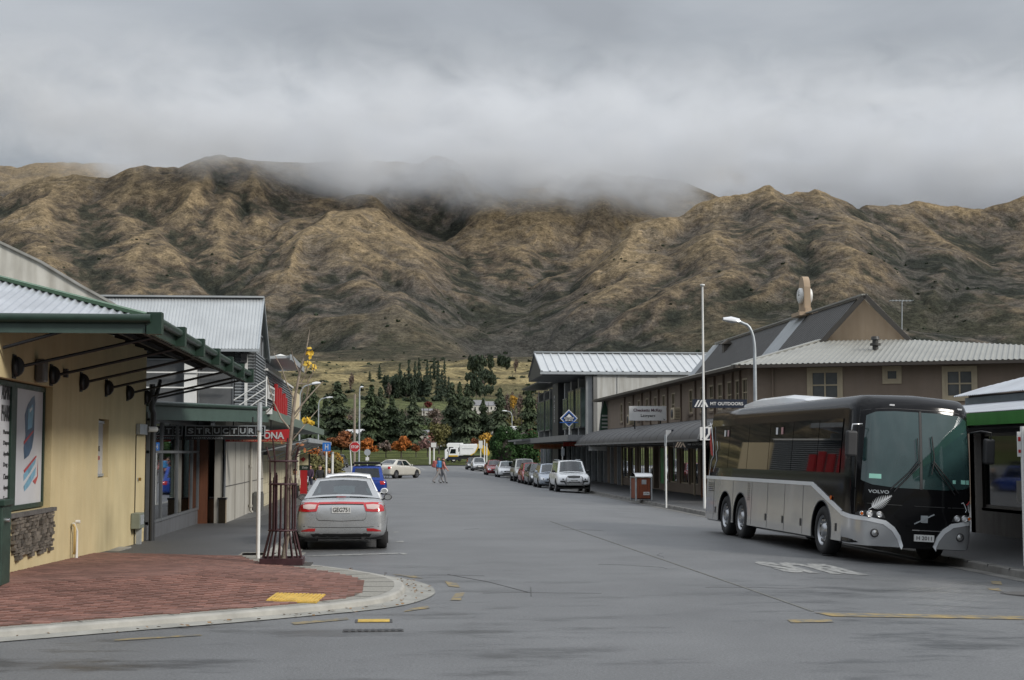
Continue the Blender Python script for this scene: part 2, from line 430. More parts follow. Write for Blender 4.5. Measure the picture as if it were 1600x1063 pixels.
    cv = (H - blur(H, 9)) / 8.0; cv2 = (H - blur(H, 41)) / 40.0
    gold = np.array([.235, .180, .110]); tan = np.array([.158, .124, .082]); brown = np.array([.102, .083, .062]); olive = np.array([.054, .052, .038])  # hill colours paled and greyed, distance haze put into them
    scrub = np.array([.030, .033, .026]); rock = np.array([.105, .096, .088])
    n1 = fbm(X / 380, Y / 380, 5, 91); n2 = fbm(X / 70, Y / 70, 4, 47); n3 = fbm(X / 900, Y / 900, 3, 13); n4 = fbm(X / 28, Y / 28, 3, 57)
    alt = np.clip((H - 250) / 450, 0, 1)
    px = 800 + FPX * np.tan(A - YAW)
    east = np.clip((px - 1120) / 260, 0, 1)  # darkens the eastern slopes, cloud shadow put into the colour
    # exposed west-facing spurs are the driest
    gz_, ga = np.gradient(H); 
    aspect = np.clip(-ga / (np.gradient(A, axis=1) * Rr) , -1, 1)
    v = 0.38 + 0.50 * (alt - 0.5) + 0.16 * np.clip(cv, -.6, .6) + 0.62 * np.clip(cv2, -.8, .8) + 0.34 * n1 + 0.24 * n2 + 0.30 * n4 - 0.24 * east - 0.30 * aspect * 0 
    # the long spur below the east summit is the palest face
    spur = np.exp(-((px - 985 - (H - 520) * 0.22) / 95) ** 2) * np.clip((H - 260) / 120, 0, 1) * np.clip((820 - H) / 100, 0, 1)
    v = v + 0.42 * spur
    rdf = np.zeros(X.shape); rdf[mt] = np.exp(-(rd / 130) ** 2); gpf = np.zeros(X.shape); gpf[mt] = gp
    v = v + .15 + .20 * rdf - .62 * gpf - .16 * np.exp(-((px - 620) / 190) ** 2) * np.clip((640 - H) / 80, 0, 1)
    v = v[..., None]
    def st(a, b, x): t = np.clip((x - a) / (b - a), 0, 1); return t * t * (3 - 2 * t)
    C = scrub + (olive - scrub) * st(-.35, .05, v)
    C = C + (brown - C) * st(.08, .30, v)
    C = C + (tan - C) * st(.36, .60, v)
    C = C + (gold - C) * st(.72, 1.05, v)
    rk = st(.42, .62, (n3 + 0.9 * n2 + .4 * n4 - 1.2 * cv)[..., None]) * 0.42
    C = C + (rock - C) * rk
    lowg = (1 - st(240, 420, H))[..., None] * st(-.1, .5, (n1 + .35)[..., None]); C = C + (np.array([.066, .062, .040]) - C) * lowg * 0.6
    # the valley floor: park, paddocks, dry terraces
    park = np.array([.115, .135, .045]); green = np.array([.125, .140, .062]); dry = np.array([.30, .245, .125]); dull = np.array([.135, .120, .062]); rough = np.array([.10, .095, .055])
    Dl = D + 60 * n1
    V = park[None, None] + 0 * C
    for d0, d1, c in ((430, 520, dull), (760, 860, green), (1120, 1250, rough), (1380, 1500, green), (1620, 1760, dull), (1900, 2050, dry), (2380, 2480, dull), (2560, 2640, dry), (2780, 2860, np.array([.10, .09, .055]))):
        V = V + (c - V) * st(d0, d1, Dl[..., None])
    V = V * (1 + 0.16 * n2 + 0.12 * n4)[..., None]
    patch = (st(.2, .5, (fbm(X / 130, Y / 60, 4, 123))[..., None])) * st(1500, 1700, D[..., None]) * 0.75
    V = V + (np.array([.075, .07, .045]) - V) * patch
    C = C * (1 + 0.10 * n4)[..., None]
    w = st(2800, 2960, (D + 90 * n1 + 40 * n2)[..., None])
    C = V * (1 - w) + C * w
    C = np.clip(C, 0.008, 0.6)
    nr, nc = X.shape
    me = bpy.data.meshes.new("hills")
    co = np.stack([X, Y, H], -1).reshape(-1, 3).astype(np.float32)
    i = np.arange(nr - 1)[:, None] * nc + np.arange(nc - 1)[None]
    q = np.stack([i, i + 1, i + nc + 1, i + nc], -1).reshape(-1, 4)
    me.vertices.add(len(co)); me.vertices.foreach_set('co', co.ravel())
    me.loops.add(q.size); me.loops.foreach_set('vertex_index', q.ravel().astype(np.int32))
    me.polygons.add(len(q)); me.polygons.foreach_set('loop_start', np.arange(0, q.size, 4, dtype=np.int32))
    me.polygons.foreach_set('use_smooth', np.ones(len(q), bool))
    me.update(calc_edges=True)
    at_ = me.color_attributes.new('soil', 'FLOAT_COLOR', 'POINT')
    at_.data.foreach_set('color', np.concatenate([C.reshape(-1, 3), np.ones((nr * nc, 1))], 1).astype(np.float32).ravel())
    m = bpy.data.materials.new('hill_grass'); m.use_nodes = True; t = m.node_tree; b = t.nodes['Principled BSDF']
    b.inputs['Roughness'].default_value = 0.95; b.inputs['Specular IOR Level'].default_value = 0.1
    a = t.nodes.new('ShaderNodeAttribute'); a.attribute_name = 'soil'
    tcn = t.nodes.new('ShaderNodeTexCoord'); nz = t.nodes.new('ShaderNodeTexNoise'); nz.inputs['Scale'].default_value = 0.05; nz.inputs['Detail'].default_value = 9; nz.inputs['Roughness'].default_value = 0.68
    t.links.new(tcn.outputs['Object'], nz.inputs['Vector'])
    mr = t.nodes.new('ShaderNodeMapRange'); mr.inputs[1].default_value = .3; mr.inputs[2].default_value = .7; mr.inputs[3].default_value = .45; mr.inputs[4].default_value = 1.55
    t.links.new(nz.outputs['Fac'], mr.inputs[0])
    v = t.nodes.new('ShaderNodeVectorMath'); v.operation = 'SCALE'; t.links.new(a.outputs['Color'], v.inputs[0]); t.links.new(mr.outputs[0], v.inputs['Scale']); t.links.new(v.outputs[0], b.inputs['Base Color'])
    nz2 = t.nodes.new('ShaderNodeTexNoise'); nz2.inputs['Scale'].default_value = 0.16; nz2.inputs['Detail'].default_value = 5; nz2.inputs['Roughness'].default_value = .75; t.links.new(tcn.outputs['Object'], nz2.inputs['Vector'])
    m2 = t.nodes.new('ShaderNodeMapRange'); m2.inputs[1].default_value = .36; m2.inputs[2].default_value = .56; m2.inputs[3].default_value = .48; m2.inputs[4].default_value = 1.18; t.links.new(nz2.outputs['Fac'], m2.inputs[0])
    v2 = t.nodes.new('ShaderNodeVectorMath'); v2.operation = 'SCALE'; t.links.new(v.outputs[0], v2.inputs[0]); t.links.new(m2.outputs[0], v2.inputs['Scale']); t.links.new(v2.outputs[0], b.inputs['Base Color'])
    bu = t.nodes.new('ShaderNodeBump'); bu.inputs['Distance'].default_value = 14; bu.inputs['Strength'].default_value = 0.9; t.links.new(nz.outputs['Fac'], bu.inputs['Height']); t.links.new(bu.outputs[0], b.inputs['Normal'])
    me.materials.append(m)
    o = bpy.data.objects.new('hills', me); COL.objects.link(o); o['kind'] = 'structure'
    return az, r, H
T_AZ, T_R, T_H = terrain()
def ground_h(X, Y):
    a = math.atan2(X, Y); rr = math.hypot(X, Y)
    if rr < T_R[0]: return -0.15
    i = min(max(np.searchsorted(T_R, rr), 1), len(T_R) - 1); j = min(max(np.searchsorted(T_AZ, a), 1), len(T_AZ) - 1)
    fi = (rr - T_R[i-1]) / (T_R[i] - T_R[i-1]); fj = min(max((a - T_AZ[j-1]) / (T_AZ[j] - T_AZ[j-1]), 0), 1)
    return float((T_H[i-1, j-1] * (1-fj) + T_H[i-1, j] * fj) * (1-fi) + (T_H[i, j-1] * (1-fj) + T_H[i, j] * fj) * fi)
def atD(px, D):
    """point of the terrain seen in column px at depth D"""
    p = EYE + ray(px, 700) * (D / FPX)
    return Vector((p.x, p.y, ground_h(p.x, p.y)))

# flat ground out to the horizon, under the town
g = MB()
n = 48; rings = [0, 60, 226, 900, 3000, 9000]
vs = [(0, 0, -0.9)]; fs = []
for rr in rings[1:]:
    for k in range(n): vs.append((rr * math.sin(2*PI*k/n), rr * math.cos(2*PI*k/n), -0.9))
for k in range(n): fs.append((0, 1 + (k+1) % n, 1 + k))
for q in range(len(rings) - 2):
    for k in range(n):
        a = 1 + q * n + k; b = 1 + q * n + (k+1) % n; fs.append((a, b, b + n, a + n))
g.add(vs, fs)
o = g.build('ground', M('earth_and_grass', (.10, .105, .055), 0.95, var=.3, vs=.02)); tag(o, kind='structure')

# ================================================================ CLOUD on the crest
def cloud():
    m = bpy.data.materials.new('cloud_vapour'); m.use_nodes = True; t = m.node_tree; t.nodes.clear(); N = t.nodes.new; L = t.links.new
    o = N('ShaderNodeOutputMaterial'); pv = N('ShaderNodeVolumePrincipled')
    pv.inputs['Color'].default_value = (0.925, 0.94, 0.965, 1); pv.inputs['Anisotropy'].default_value = 0.0
    ge = N('ShaderNodeNewGeometry'); sp = N('ShaderNodeSeparateXYZ'); L(ge.outputs['Position'], sp.inputs[0])
    # height of the cloud base along the range
    mr = N('ShaderNodeMapRange'); mr.inputs[1].default_value = -1700; mr.inputs[2].default_value = 2700; L(sp.outputs[0], mr.inputs[0])
    fc = N('ShaderNodeFloatCurve'); cu = fc.mapping.curves[0]
    D = 5000.0
    pts = []
    for px, py in CLOUD_BASE:
        X = (EYE + ray(px, 300) * (D / FPX)).x; pts.append(((X + 1700) / 4400, (2 + D * (707 - py) / FPX - 600) / 700))
    pts = sorted((min(max(a, 0), 1), min(max(b, 0), 1)) for a, b in pts)
    cu.points[0].location = pts[0]; cu.points[1].location = pts[-1]
    for p in pts[1:-1]: cu.points.new(*p)
    fc.mapping.update()
    L(mr.outputs[0], fc.inputs[1])
    bz = N('ShaderNodeMath'); bz.operation = 'MULTIPLY_ADD'; bz.inputs[1].default_value = 700; bz.inputs[2].default_value = 600; L(fc.outputs[0], bz.inputs[0])
    nz = N('ShaderNodeTexNoise'); nz.inputs['Scale'].default_value = 1/420; nz.inputs['Detail'].default_value = 7; nz.inputs['Roughness'].default_value = .62; L(ge.outputs['Position'], nz.inputs['Vector'])
    nm = N('ShaderNodeMath'); nm.operation = 'MULTIPLY_ADD'; nm.inputs[1].default_value = 520; nm.inputs[2].default_value = -260; L(nz.outputs['Fac'], nm.inputs[0])
    a = N('ShaderNodeMath'); a.operation = 'ADD'; L(bz.outputs[0], a.inputs[0]); L(nm.outputs[0], a.inputs[1])
    s = N('ShaderNodeMath'); s.operation = 'SUBTRACT'; L(sp.outputs[2], s.inputs[0]); L(a.outputs[0], s.inputs[1])
    d = N('ShaderNodeMapRange'); d.interpolation_type = 'SMOOTHSTEP'; d.inputs[1].default_value = -40; d.inputs[2].default_value = 130; d.inputs[3].default_value = 0; d.inputs[4].default_value = 0.0046; L(s.outputs[0], d.inputs[0])
    d2 = N('ShaderNodeMapRange'); d2.interpolation_type = 'SMOOTHSTEP'; d2.inputs[1].default_value = 1400; d2.inputs[2].default_value = 900; d2.inputs[3].default_value = 0; d2.inputs[4].default_value = 1; L(sp.outputs[2], d2.inputs[0])
    mu = N('ShaderNodeMath'); mu.operation = 'MULTIPLY'; L(d.outputs[0], mu.inputs[0]); L(d2.outputs[0], mu.inputs[1])
    mpw = N('ShaderNodeMapping'); mpw.inputs['Scale'].default_value = (1, 1, 1.7); L(ge.outputs['Position'], mpw.inputs[0]); nw = N('ShaderNodeTexNoise'); nw.inputs['Scale'].default_value = 1/230; nw.inputs['Detail'].default_value = 5; nw.inputs['Roughness'].default_value = .6; nw.inputs['Distortion'].default_value = .6; L(mpw.outputs[0], nw.inputs['Vector'])
    rw = N('ShaderNodeMapRange'); rw.interpolation_type = 'SMOOTHSTEP'; rw.inputs[1].default_value = .40; rw.inputs[2].default_value = .62; rw.inputs[3].default_value = .22; rw.inputs[4].default_value = 1.7; L(nw.outputs['Fac'], rw.inputs[0])
    mw = N('ShaderNodeMath'); mw.operation = 'MULTIPLY'; L(mu.outputs[0], mw.inputs[0]); L(rw.outputs[0], mw.inputs[1]); L(mw.outputs[0], pv.inputs['Density'])
    L(pv.outputs[0], o.inputs['Volume'])
    b = MB().box((-3200, 4560, 640), (3900, 6400, 1460)).build('cloud', m)
    tag(b, 'low grey cloud lying along the crest of the mountain range', kind='stuff')
CLOUD_BASE = [(-200,150),(0,170),(140,238),(230,268),(330,292),(450,312),(600,318),(760,330),(900,336),(1000,335),(1090,312),(1150,268),(1230,270),(1340,300),(1450,318),(1600,330),(1800,340)]
cloud()

# ================================================================ ROAD
def asphalt(name, col, wet=True, spd=0.35):
    m = bpy.data.materials.new(name); m.use_nodes = True; t = m.node_tree; b = t.nodes['Principled BSDF']; N = t.nodes.new; L = t.links.new
    tcn = N('ShaderNodeTexCoord')
    def noise(sc, det, st=None, ro=.6):
        mpn = N('ShaderNodeMapping'); L(tcn.outputs['Object'], mpn.inputs[0])
        if st: mpn.inputs['Scale'].default_value = st
        n = N('ShaderNodeTexNoise'); n.inputs['Scale'].default_value = sc; n.inputs['Detail'].default_value = det; n.inputs['Roughness'].default_value = ro; L(mpn.outputs[0], n.inputs['Vector']); return n
    big = noise(.35, 6); fine = noise(34, 5, ro=.9); st = noise(.8, 8, (0.5, 1.15, 1), .68)
    vo = N('ShaderNodeTexVoronoi'); vo.inputs['Scale'].default_value = 70; L(tcn.outputs['Object'], vo.inputs['Vector'])
    r1 = N('ShaderNodeMapRange'); r1.inputs[1].default_value = .3; r1.inputs[2].default_value = .7; r1.inputs[3].default_value = .78; r1.inputs[4].default_value = 1.16; L(big.outputs['Fac'], r1.inputs[0])
    r2 = N('ShaderNodeMapRange'); r2.inputs[1].default_value = .36; r2.inputs[2].default_value = .64; r2.inputs[3].default_value = 1 - spd * 1.5; r2.inputs[4].default_value = 1 + spd * 1.5; L(fine.outputs['Fac'], r2.inputs[0])
    mu = N('ShaderNodeMath'); mu.operation = 'MULTIPLY'; L(r1.outputs[0], mu.inputs[0]); L(r2.outputs[0], mu.inputs[1])
    v = N('ShaderNodeVectorMath'); v.operation = 'SCALE'; v.inputs[0].default_value = col; L(mu.outputs[0], v.inputs['Scale'])
    src = v.outputs[0]
    if wet:
        # damp patches left by the rain, where vehicles stand and turn
        w = N('ShaderNodeMapRange'); w.interpolation_type = 'SMOOTHSTEP'; w.inputs[1].default_value = .50; w.inputs[2].default_value = .66; L(st.outputs['Fac'], w.inputs[0])
        ge = N('ShaderNodeSeparateXYZ'); L(tcn.outputs['Object'], ge.inputs[0])
        near = N('ShaderNodeMapRange'); near.inputs[1].default_value = 34; near.inputs[2].default_value = 19; L(ge.outputs[1], near.inputs[0])
        ww = N('ShaderNodeMath'); ww.operation = 'MULTIPLY'; L(w.outputs[0], ww.inputs[0]); L(near.outputs[0], ww.inputs[1])
        mx = N('ShaderNodeMix'); mx.data_type = 'RGBA'; mx.blend_type = 'MULTIPLY'; mx.inputs['B'].default_value = (.40, .40, .41, 1); L(ww.outputs[0], mx.inputs['Factor']); L(src, mx.inputs['A']); src = mx.outputs['Result']
        rr = N('ShaderNodeMapRange'); rr.inputs[3].default_value = .46; rr.inputs[4].default_value = .28; L(ww.outputs[0], rr.inputs[0]); L(rr.outputs[0], b.inputs['Roughness'])
    else: b.inputs['Roughness'].default_value = .6
    L(src, b.inputs['Base Color'])
    bu = N('ShaderNodeBump'); bu.inputs['Strength'].default_value = .35; bu.inputs['Distance'].default_value = .006; L(vo.outputs['Distance'], bu.inputs['Height']); L(bu.outputs[0], b.inputs['Normal'])
    return m
ROAD = asphalt('road_asphalt', (.128, .130, .133))
FOOT = asphalt('footpath_asphalt', (.085, .086, .088), False)
xs = [-90, -40, -12, -2, 2, 5.5, 6, 6.6, 7.3, 8, 8.7, 9.4, 10, 10.6, 11.2, 11.45, 14, 40, 120]
ys = [-30, 0, 12, 20, 30, 45, 60, 90, 120, 150, 175, 185, 195, 205, 215, 229]
g = MB(); g.grid([[(x, y, road_z(x, y)) for x in xs] for y in ys], smooth=True)
tag(g.build('road', ROAD), kind='structure')

# ---- kerbs and pavements
def catmull(P, n=8):
    out_ = []
    for i in range(len(P) - 1):
        p0 = P[max(i-1, 0)]; p1 = P[i]; p2 = P[i+1]; p3 = P[min(i+2, len(P)-1)]
        for k in range(n):
            t = k / n
            out_.append(tuple(0.5 * ((2*p1[j]) + (-p0[j]+p2[j])*t + (2*p0[j]-5*p1[j]+4*p2[j]-p3[j])*t*t + (-p0[j]+3*p1[j]-3*p2[j]+p3[j])*t**3) for j in range(2)))
    return out_ + [tuple(P[-1])]
KL = catmull([(-14, 9.4), (-8, 13.95), (-4.4, 16.45), (-2.85, 17.55), (-1.45, 18.55), (-.25, 19.65), (.18, 20.7), (.3, 22.0), (.18, 23.1), (-.25, 24.3), (-.9, 25.5), (-1.5, 26.5), (-1.9, 27.6), (-2.08, 29), (-2.1, 31), (-2.1, 60), (-2.1, 215)], 6)
def offset(P, d):
    o = []
    d0 = d
    for i in range(len(P)):
        f_ = float(np.interp(P[i][1], [19.0, 21.5], [0, 1])); d = d0 * (.5 + .5 * f_) if abs(d0) > .3 else d0
        a = Vector(P[max(i-1, 0)]); b = Vector(P[min(i+1, len(P)-1)]); t = (b - a).normalized(); nn = Vector((-t.y, t.x)); q = Vector(P[i]) + nn * d
        o.append((q.x, q.y))
    return o
def wallz(y): return float(np.interp(y, [8, 16, 22, 32, 43, 56, 80, 120, 220], [.36, .36, .30, .08, .0, -.12, -.42, -.5, -.2]))
KA = np.array(KL)
def pz(x, y):
    u = max(0, min(1, (float(np.min(np.hypot(KA[:, 0] - x, KA[:, 1] - y))) - .65) / 2.3)) if y < 40 else max(0, min(1, (-2.3 - x) / 2.4)); return .10 * (1 - u) + wallz(y) * u
CONC = M('kerb_concrete', (.33, .32, .29), .8, var=.22, vs=3, bump=.25, bs=60, rvar=.1, streak=.0)
AGG = M('exposed_aggregate', (.26, .25, .22), .85, var=.45, vs=55, bump=.5, bs=70)
APR = M('channel_concrete', (.27, .265, .24), .75, var=.25, vs=2.2, bump=.2)
lap = offset(KL, -.42); lf0 = KL; lf1 = offset(KL, .02); lk = offset(KL, .16); lb = offset(KL, .60)
m_ = MB(); m_.grid([[(*p, .010) for p in lap], [(*p, .022) for p in offset(KL, -.05)], [(*p, .03) for p in lf0]], smooth=False, flip=True)
tag(m_.build('channel', APR), kind='structure')
kb = MB(); kb.grid([[(*p, .028) for p in lf0], [(*p, .082) for p in lf1], [(*p, .10) for p in offset(KL, .05)], [(*p, .103) for p in lk], [(*p, .07) for p in lk]], flip=True)
tag(kb.build('kerb', CONC, smooth=False), kind='structure')
def xat(P, y):
    ys_ = [p[1] for p in P]; return float(np.interp(y, ys_, [p[0] for p in P]))
pav = MB()
Ys = list(np.linspace(9, 34, 60)) + list(np.linspace(35, 215, 40))
pav.grid([[((lambda x: (x, y, pz(x, y)))(xat(lk, y) + (-14.5 - xat(lk, y)) * t)) for t in (0, .03, .08, .15, .25, .35, .5, .8, 1)] for y in Ys], smooth=False, flip=True)
LP = pav.build('left_pavement', FOOT); tag(LP, kind='structure')
# aggregate border along the kerb, in saw-cut bays
ag = MB(); sel = [i for i in range(len(lk)) if 8 < lk[i][1] < 29.2]
ag.grid([[(lk[i][0], lk[i][1], .105) for i in sel], [(lb[i][0], lb[i][1], pz(*lb[i]) + .005) for i in sel]], flip=True)
ag.build('aggregate_border', AGG, LP)
jt = MB()
for i in sel[::4]:
    a, b = Vector(lk[i]), Vector(lb[i]); jt.bar((*a, .106), (*b, pz(*b) + .007), .012, .004)
jt.build('border_joint', DARK, LP)
# brick paving: bricks in running bond
BR = island(M('brick_clay', (.205, .105, .083), .75, var=.2, vs=1.2, bump=.3, bs=90, rvar=.12), .72, 1.28)
BRO = perobj(M('brick_clay_single', (.205, .105, .083), .75, var=.22, vs=1.2, bump=.3, bs=90, rvar=.12), .62, 1.35)
brick_me = MB().box((-.0975, -.0475, -.03), (.0975, .0475, .008)).mesh('brick', BRO)
bxs = []
for j in range(int((28.2 - 14.3) / .1)):
    y = 14.3 + j * .1
    xr = xat(lb, y); xl = -6.2
    x = xl + (j % 2) * .1
    while x < xr - .06:
        if x / y > -.32 and not (x < -5.2 and y > 20.8):
            bxs.append((x, y))
        x += .2
bxs.sort(key=lambda p: p[0]**2 + p[1]**2)
bed = MB(); rows = [[(xx, yy, pz(xx, yy) + .004) for xx in np.linspace(-6.3, xat(lb, yy), 12)] for yy in np.linspace(14.2, 28.25, 30)]
bed.grid(rows, flip=True); bed.build('brick_bed', M('jointing_sand', (.12, .085, .065), .9), LP)
rest = MB()
for i, (x, y) in enumerate(bxs):
    z = pz(x, y) + .010 + random.uniform(-.0025, .0025)
    if i < 300:
        o = bpy.data.objects.new('brick', brick_me); link(o, LP); o.location = (x, y, z)
    else:
        w = .0975
        rest.box((x - w, y - .0475, z - .02), (x + w, y + .0475, z + .008))
o = rest.build('brick_field', BR, LP); o['kind'] = 'stuff'
# tactile tiles
YEL = M('yellow_tactile', (.55, .36, .07), .7, var=.25, vs=8)
def onpav(x_, y_):
    z_ = .12
    for _ in range(8): p_ = gz(x_, y_, z_); z_ = pz(p_.x, p_.y) + .01
    return Vector(p_[:2])
tq = [onpav(x_, y_) for x_, y_ in ((432, 926.5), (509, 930), (494, 942.5), (415, 939.5))]
tt = MB(); z = .118
zq = [pz(*q_) + .016 for q_ in tq]; tt.prism([(*tq[i_], zq[i_] - .02) for i_ in (3, 2, 1, 0)], (0, 0, .022))
tp = tt.build('tactile_tile', YEL, LP)
rb_me = None
for k in range(13):
    t = (k + .5) / 13; a = tq[0].lerp(tq[1], t); b = tq[3].lerp(tq[2], t); a2 = a.lerp(b, .04); b2 = a.lerp(b, .96)
    MB().bar((*a2, zq[0] * (1 - t) + zq[1] * t + .006), (*b2, zq[3] * (1 - t) + zq[2] * t + .006), .034, .014).build('tactile_rib', YEL, LP)
# ---- right kerb and footpath
KR = [(11.4, 15), (11.4, 30), (11.35, 60), (11.3, 90), (11.3, 215)]
rk = MB(); ysr = [15 + i * 1.0 for i in range(200)]
def kx(y): return float(np.interp(y, [p[1] for p in KR], [p[0] for p in KR]))
def rz(x, y): return -.13 * max(0, min(1, (215 - y) / 40))
rk.grid([[(kx(y) - .38, y, road_z(kx(y) - .38, y) + .006) for y in ysr], [(kx(y), y, road_z(11.4, y) + .012) for y in ysr], [(kx(y) + .03, y, rz(0, y) - .012) for y in ysr], [(kx(y) + .05, y, rz(0, y) + .002) for y in ysr], [(kx(y) + .2, y, rz(0, y) + .004) for y in ysr]], flip=True)
tag(rk.build('right_kerb', M('old_kerb_concrete', (.15, .145, .135), .8, var=.35, vs=1.5, bump=.3)), kind='structure')
kj = MB()
for y in range(16, 110): kj.box((kx(y) + .02, y - .008, rz(0, y) - .12), (kx(y) + .205, y + .008, rz(0, y) + .0065))
kj.build('kerb_joint', DARK, bpy.data.objects['right_kerb'])
rp_ = MB(); rp_.grid([[(x, y, rz(0, y)) for x in (kx(y) + .19, 13, 16, 30, 60)] for y in (15, 40, 80, 120, 175, 185, 200, 215)])
tag(rp_.build('right_footpath', FOOT), kind='structure')
rf = MB().box((12.0, 51.5, -.128), (15.7, 56.5, -.124)); rf.build('concrete_crossing', M('footpath_concrete', (.2, .195, .18), .8, var=.2), bpy.data.objects['right_footpath'])

# ---- painted marks and ironwork in the road
WPAINT = M('worn_white_paint', (.36, .36, .34), .6, col2=(.15, .15, .15), thr=(.40, .62), vs=9)
YPAINT = M('worn_yellow_paint', (.30, .215, .075), .6, col2=(.13, .125, .11), thr=(.43, .60), vs=5)
marks = MB()
def mark(pts, m=0, lift=.007):
    n_ = max(1, int(abs(pts[1][0] - pts[0][0]) / 25))
    if n_ > 1:
        L_ = lambda a, b, t: (a[0] + (b[0] - a[0]) * t, a[1] + (b[1] - a[1]) * t)
        for k in range(n_): mark([L_(pts[0], pts[1], k / n_), L_(pts[0], pts[1], (k + 1) / n_), L_(pts[3], pts[2], (k + 1) / n_), L_(pts[3], pts[2], k / n_)], m, lift)
        return
    P = [gz(x, y, 0) for x, y in pts]
    Q = []
    for p, (x, y) in zip(P, pts):
        for _ in range(5): p = gz(x, y, road_z(p.x, p.y) + lift)
        Q.append(p)
    marks.add(Q, [tuple(range(len(Q)))], m)
# bus bay lettering painted to be read by oncoming drivers
for pts in ([(616,834),(631,834),(633,836),(618,836)],):
    pass
for q in ([(510,867),(622,864),(622,865.6),(510,868.6)], [(624,864),(635,864),(636,866.6),(626,866.6)], [(618,846),(630,845),(631,847.4),(620,847.6)], [(614,831),(622,830.6),(623,832.2),(615,832.4)]): mark(q, 0)
for q in ([(512,896),(530,896),(536,899),(520,899)], [(612,897),(650,900),(662,904),(640,902)], [(695,908),(714,911),(719,918),(701,916)], [(712,927),(726,926),(720,938),(704,938)], [(640,951),(668,947),(672,950),(630,956)],
          [(455,973),(542,965),(545,968),(460,976)], [(180,999),(312,991),(316,993),(178,1001.5)], [(1230,968),(1298,968),(1303,972),(1236,973)], [(1272,957),(1600,963),(1600,968),(1300,963)],
          [(1548,908),(1564,909),(1566,914),(1550,912)], [(1542,918),(1560,919),(1566,924),(1545,921)]): mark(q, 1)
for q in ([(652,730),(655,730),(666,734.5),(662,734.5)], [(637,727),(640,727),(642,728),(638,728)], [(480,868.4),(510,867.4),(510,868.6),(480,869.4)]): mark(q, 0)
o = marks.build('road_marking', [WPAINT, YPAINT]); tag(o, kind='structure')
# BUS lettering, stretched along the lane
bt = text('BUS', 'bus_bay_lettering', None, (8.22, 27.8, -.06), (-1, 0, 0), (0, -1, 0), 1.46, 2.6, WPAINT, .004, bold=.06)
me = bt.data
for v in me.vertices:
    p = bt.location + v.co; v.co.z = road_z(p.x, p.y) + .006 - bt.location.z + (v.co.z > .002) * .001
tag(bt, kind='structure')
# long tar seam
sm = MB(); pts = [gz(860, 815, 0), gz(960, 849, 0), gz(1065, 885, 0), gz(1170, 921, 0), gz(1270, 956, 0)]
for a, b in zip(pts, pts[1:]): sm.bar((a.x, a.y, .004), (b.x, b.y, .004), .035, .006)
tag(sm.build('road_seam', M('tar_seam', (.14, .138, .125), .7, var=.4, vs=6)), kind='structure')
# seam arcs from trench repairs
ar = MB(); 
for (a, b) in (((700,898),(765,910)),((765,910),(830,927)),((829,918),(830,932))):
    p, q = gz(*a), gz(*b); ar.bar((p.x, p.y, .003), (q.x, q.y, .003), .02, .005)
tag(ar.build('patch_seam', M('dark_seam', (.085, .085, .085), .6)), kind='structure')
ck = MB(); rk9 = random.Random(8)
for _ in range(7):
    x, y = rk9.uniform(0, 9), rk9.uniform(19, 40); a = rk9.choice((0, PI/2, PI/2.2, .15)) + rk9.uniform(-.3, .3)
    for k in range(rk9.randint(4, 9)):
        a += rk9.uniform(-.35, .35); L_ = rk9.uniform(.12, .3); x2, y2 = x + math.cos(a) * L_, y + math.sin(a) * L_
        ck.bar((x, y, road_z(x, y) + .001), (x2, y2, road_z(x2, y2) + .001), rk9.uniform(.004, .008), .004); x, y = x2, y2
o = ck.build('road_crack', M('crack_dark', (.035, .035, .035), .8)); tag(o, 'fine dark cracks in the worn asphalt', kind='stuff')
lt_ = MB()
for _ in range(170):
    s_ = rk9.random(); i_ = rk9.randrange(8, len(KL) - 14); q_ = offset(KL, -.06 - .5 * s_ * s_)[i_]; x, y = q_[0] + rk9.uniform(-.1, .1), q_[1] + rk9.uniform(-.2, .2); r0 = rk9.uniform(.012, .032); a = rk9.random() * 6
    lt_.add([(x + r0 * math.cos(a + b), y + r0 * .7 * math.sin(a + b), .03 + .012 * (b > 3)) for b in (0, 1.6, 3.1, 4.7)], [(0, 1, 2, 3)])
o = lt_.build('leaf_litter', M('dead_leaf', (.20, .11, .04), .8, var=.5, vs=9)); tag(o, 'small dead leaves and grit lying along the kerb channel', kind='stuff')
def cover(name, label, c, sz, m1, kind='square', rot=0.0):
    t = thing(name, label, 'cover', (c[0], c[1], road_z(*c[:2])), rot)
    f = MB().box((-sz[0], -sz[1], -.02), (sz[0], sz[1], .006)); f.build('frame', GALVD, t, False)
    if kind == 'grate':
        for k in range(9):
            x = -sz[0] * .88 + k * sz[0] * 1.76 / 8; MB().box((x - .02, -sz[1] * .8, .006), (x + .02, sz[1] * .8, .012)).build('bar', BLACK, t, False)
    else:
        MB().box((-sz[0] * .85, -sz[1] * .8, .0), (sz[0] * .85, sz[1] * .8, .012)).build('lid', m1, t, False)
GALVD = M('cast_iron', (.06, .058, .056), .6, .3, .2, 12)
cover('drain_grate', 'iron drain grate in the road off the brick corner', tuple(gz(583, 986))[:2], (.34, .11), BLACK, 'grate')
cover('hydrant_cover', 'small yellow painted hydrant lid beside the drain grate', tuple(gz(584, 971))[:2], (.22, .17), M('yellow_lid', (.5, .33, .05), .6, var=.3, vs=9))
t = thing('manhole_cover', 'round iron manhole cover in the road by the kerb past the coach', 'cover', (*tuple(gz(1600, 928, -.15))[:2], -.155))
MB().cyl((0, 0, -.02), (0, 0, .008), .36, n=24).build('frame', GALVD, t, False); MB().cyl((0, 0, .0), (0, 0, .014), .30, n=24).build('lid', M('worn_iron', (.11, .105, .1), .5, .3), t, False)
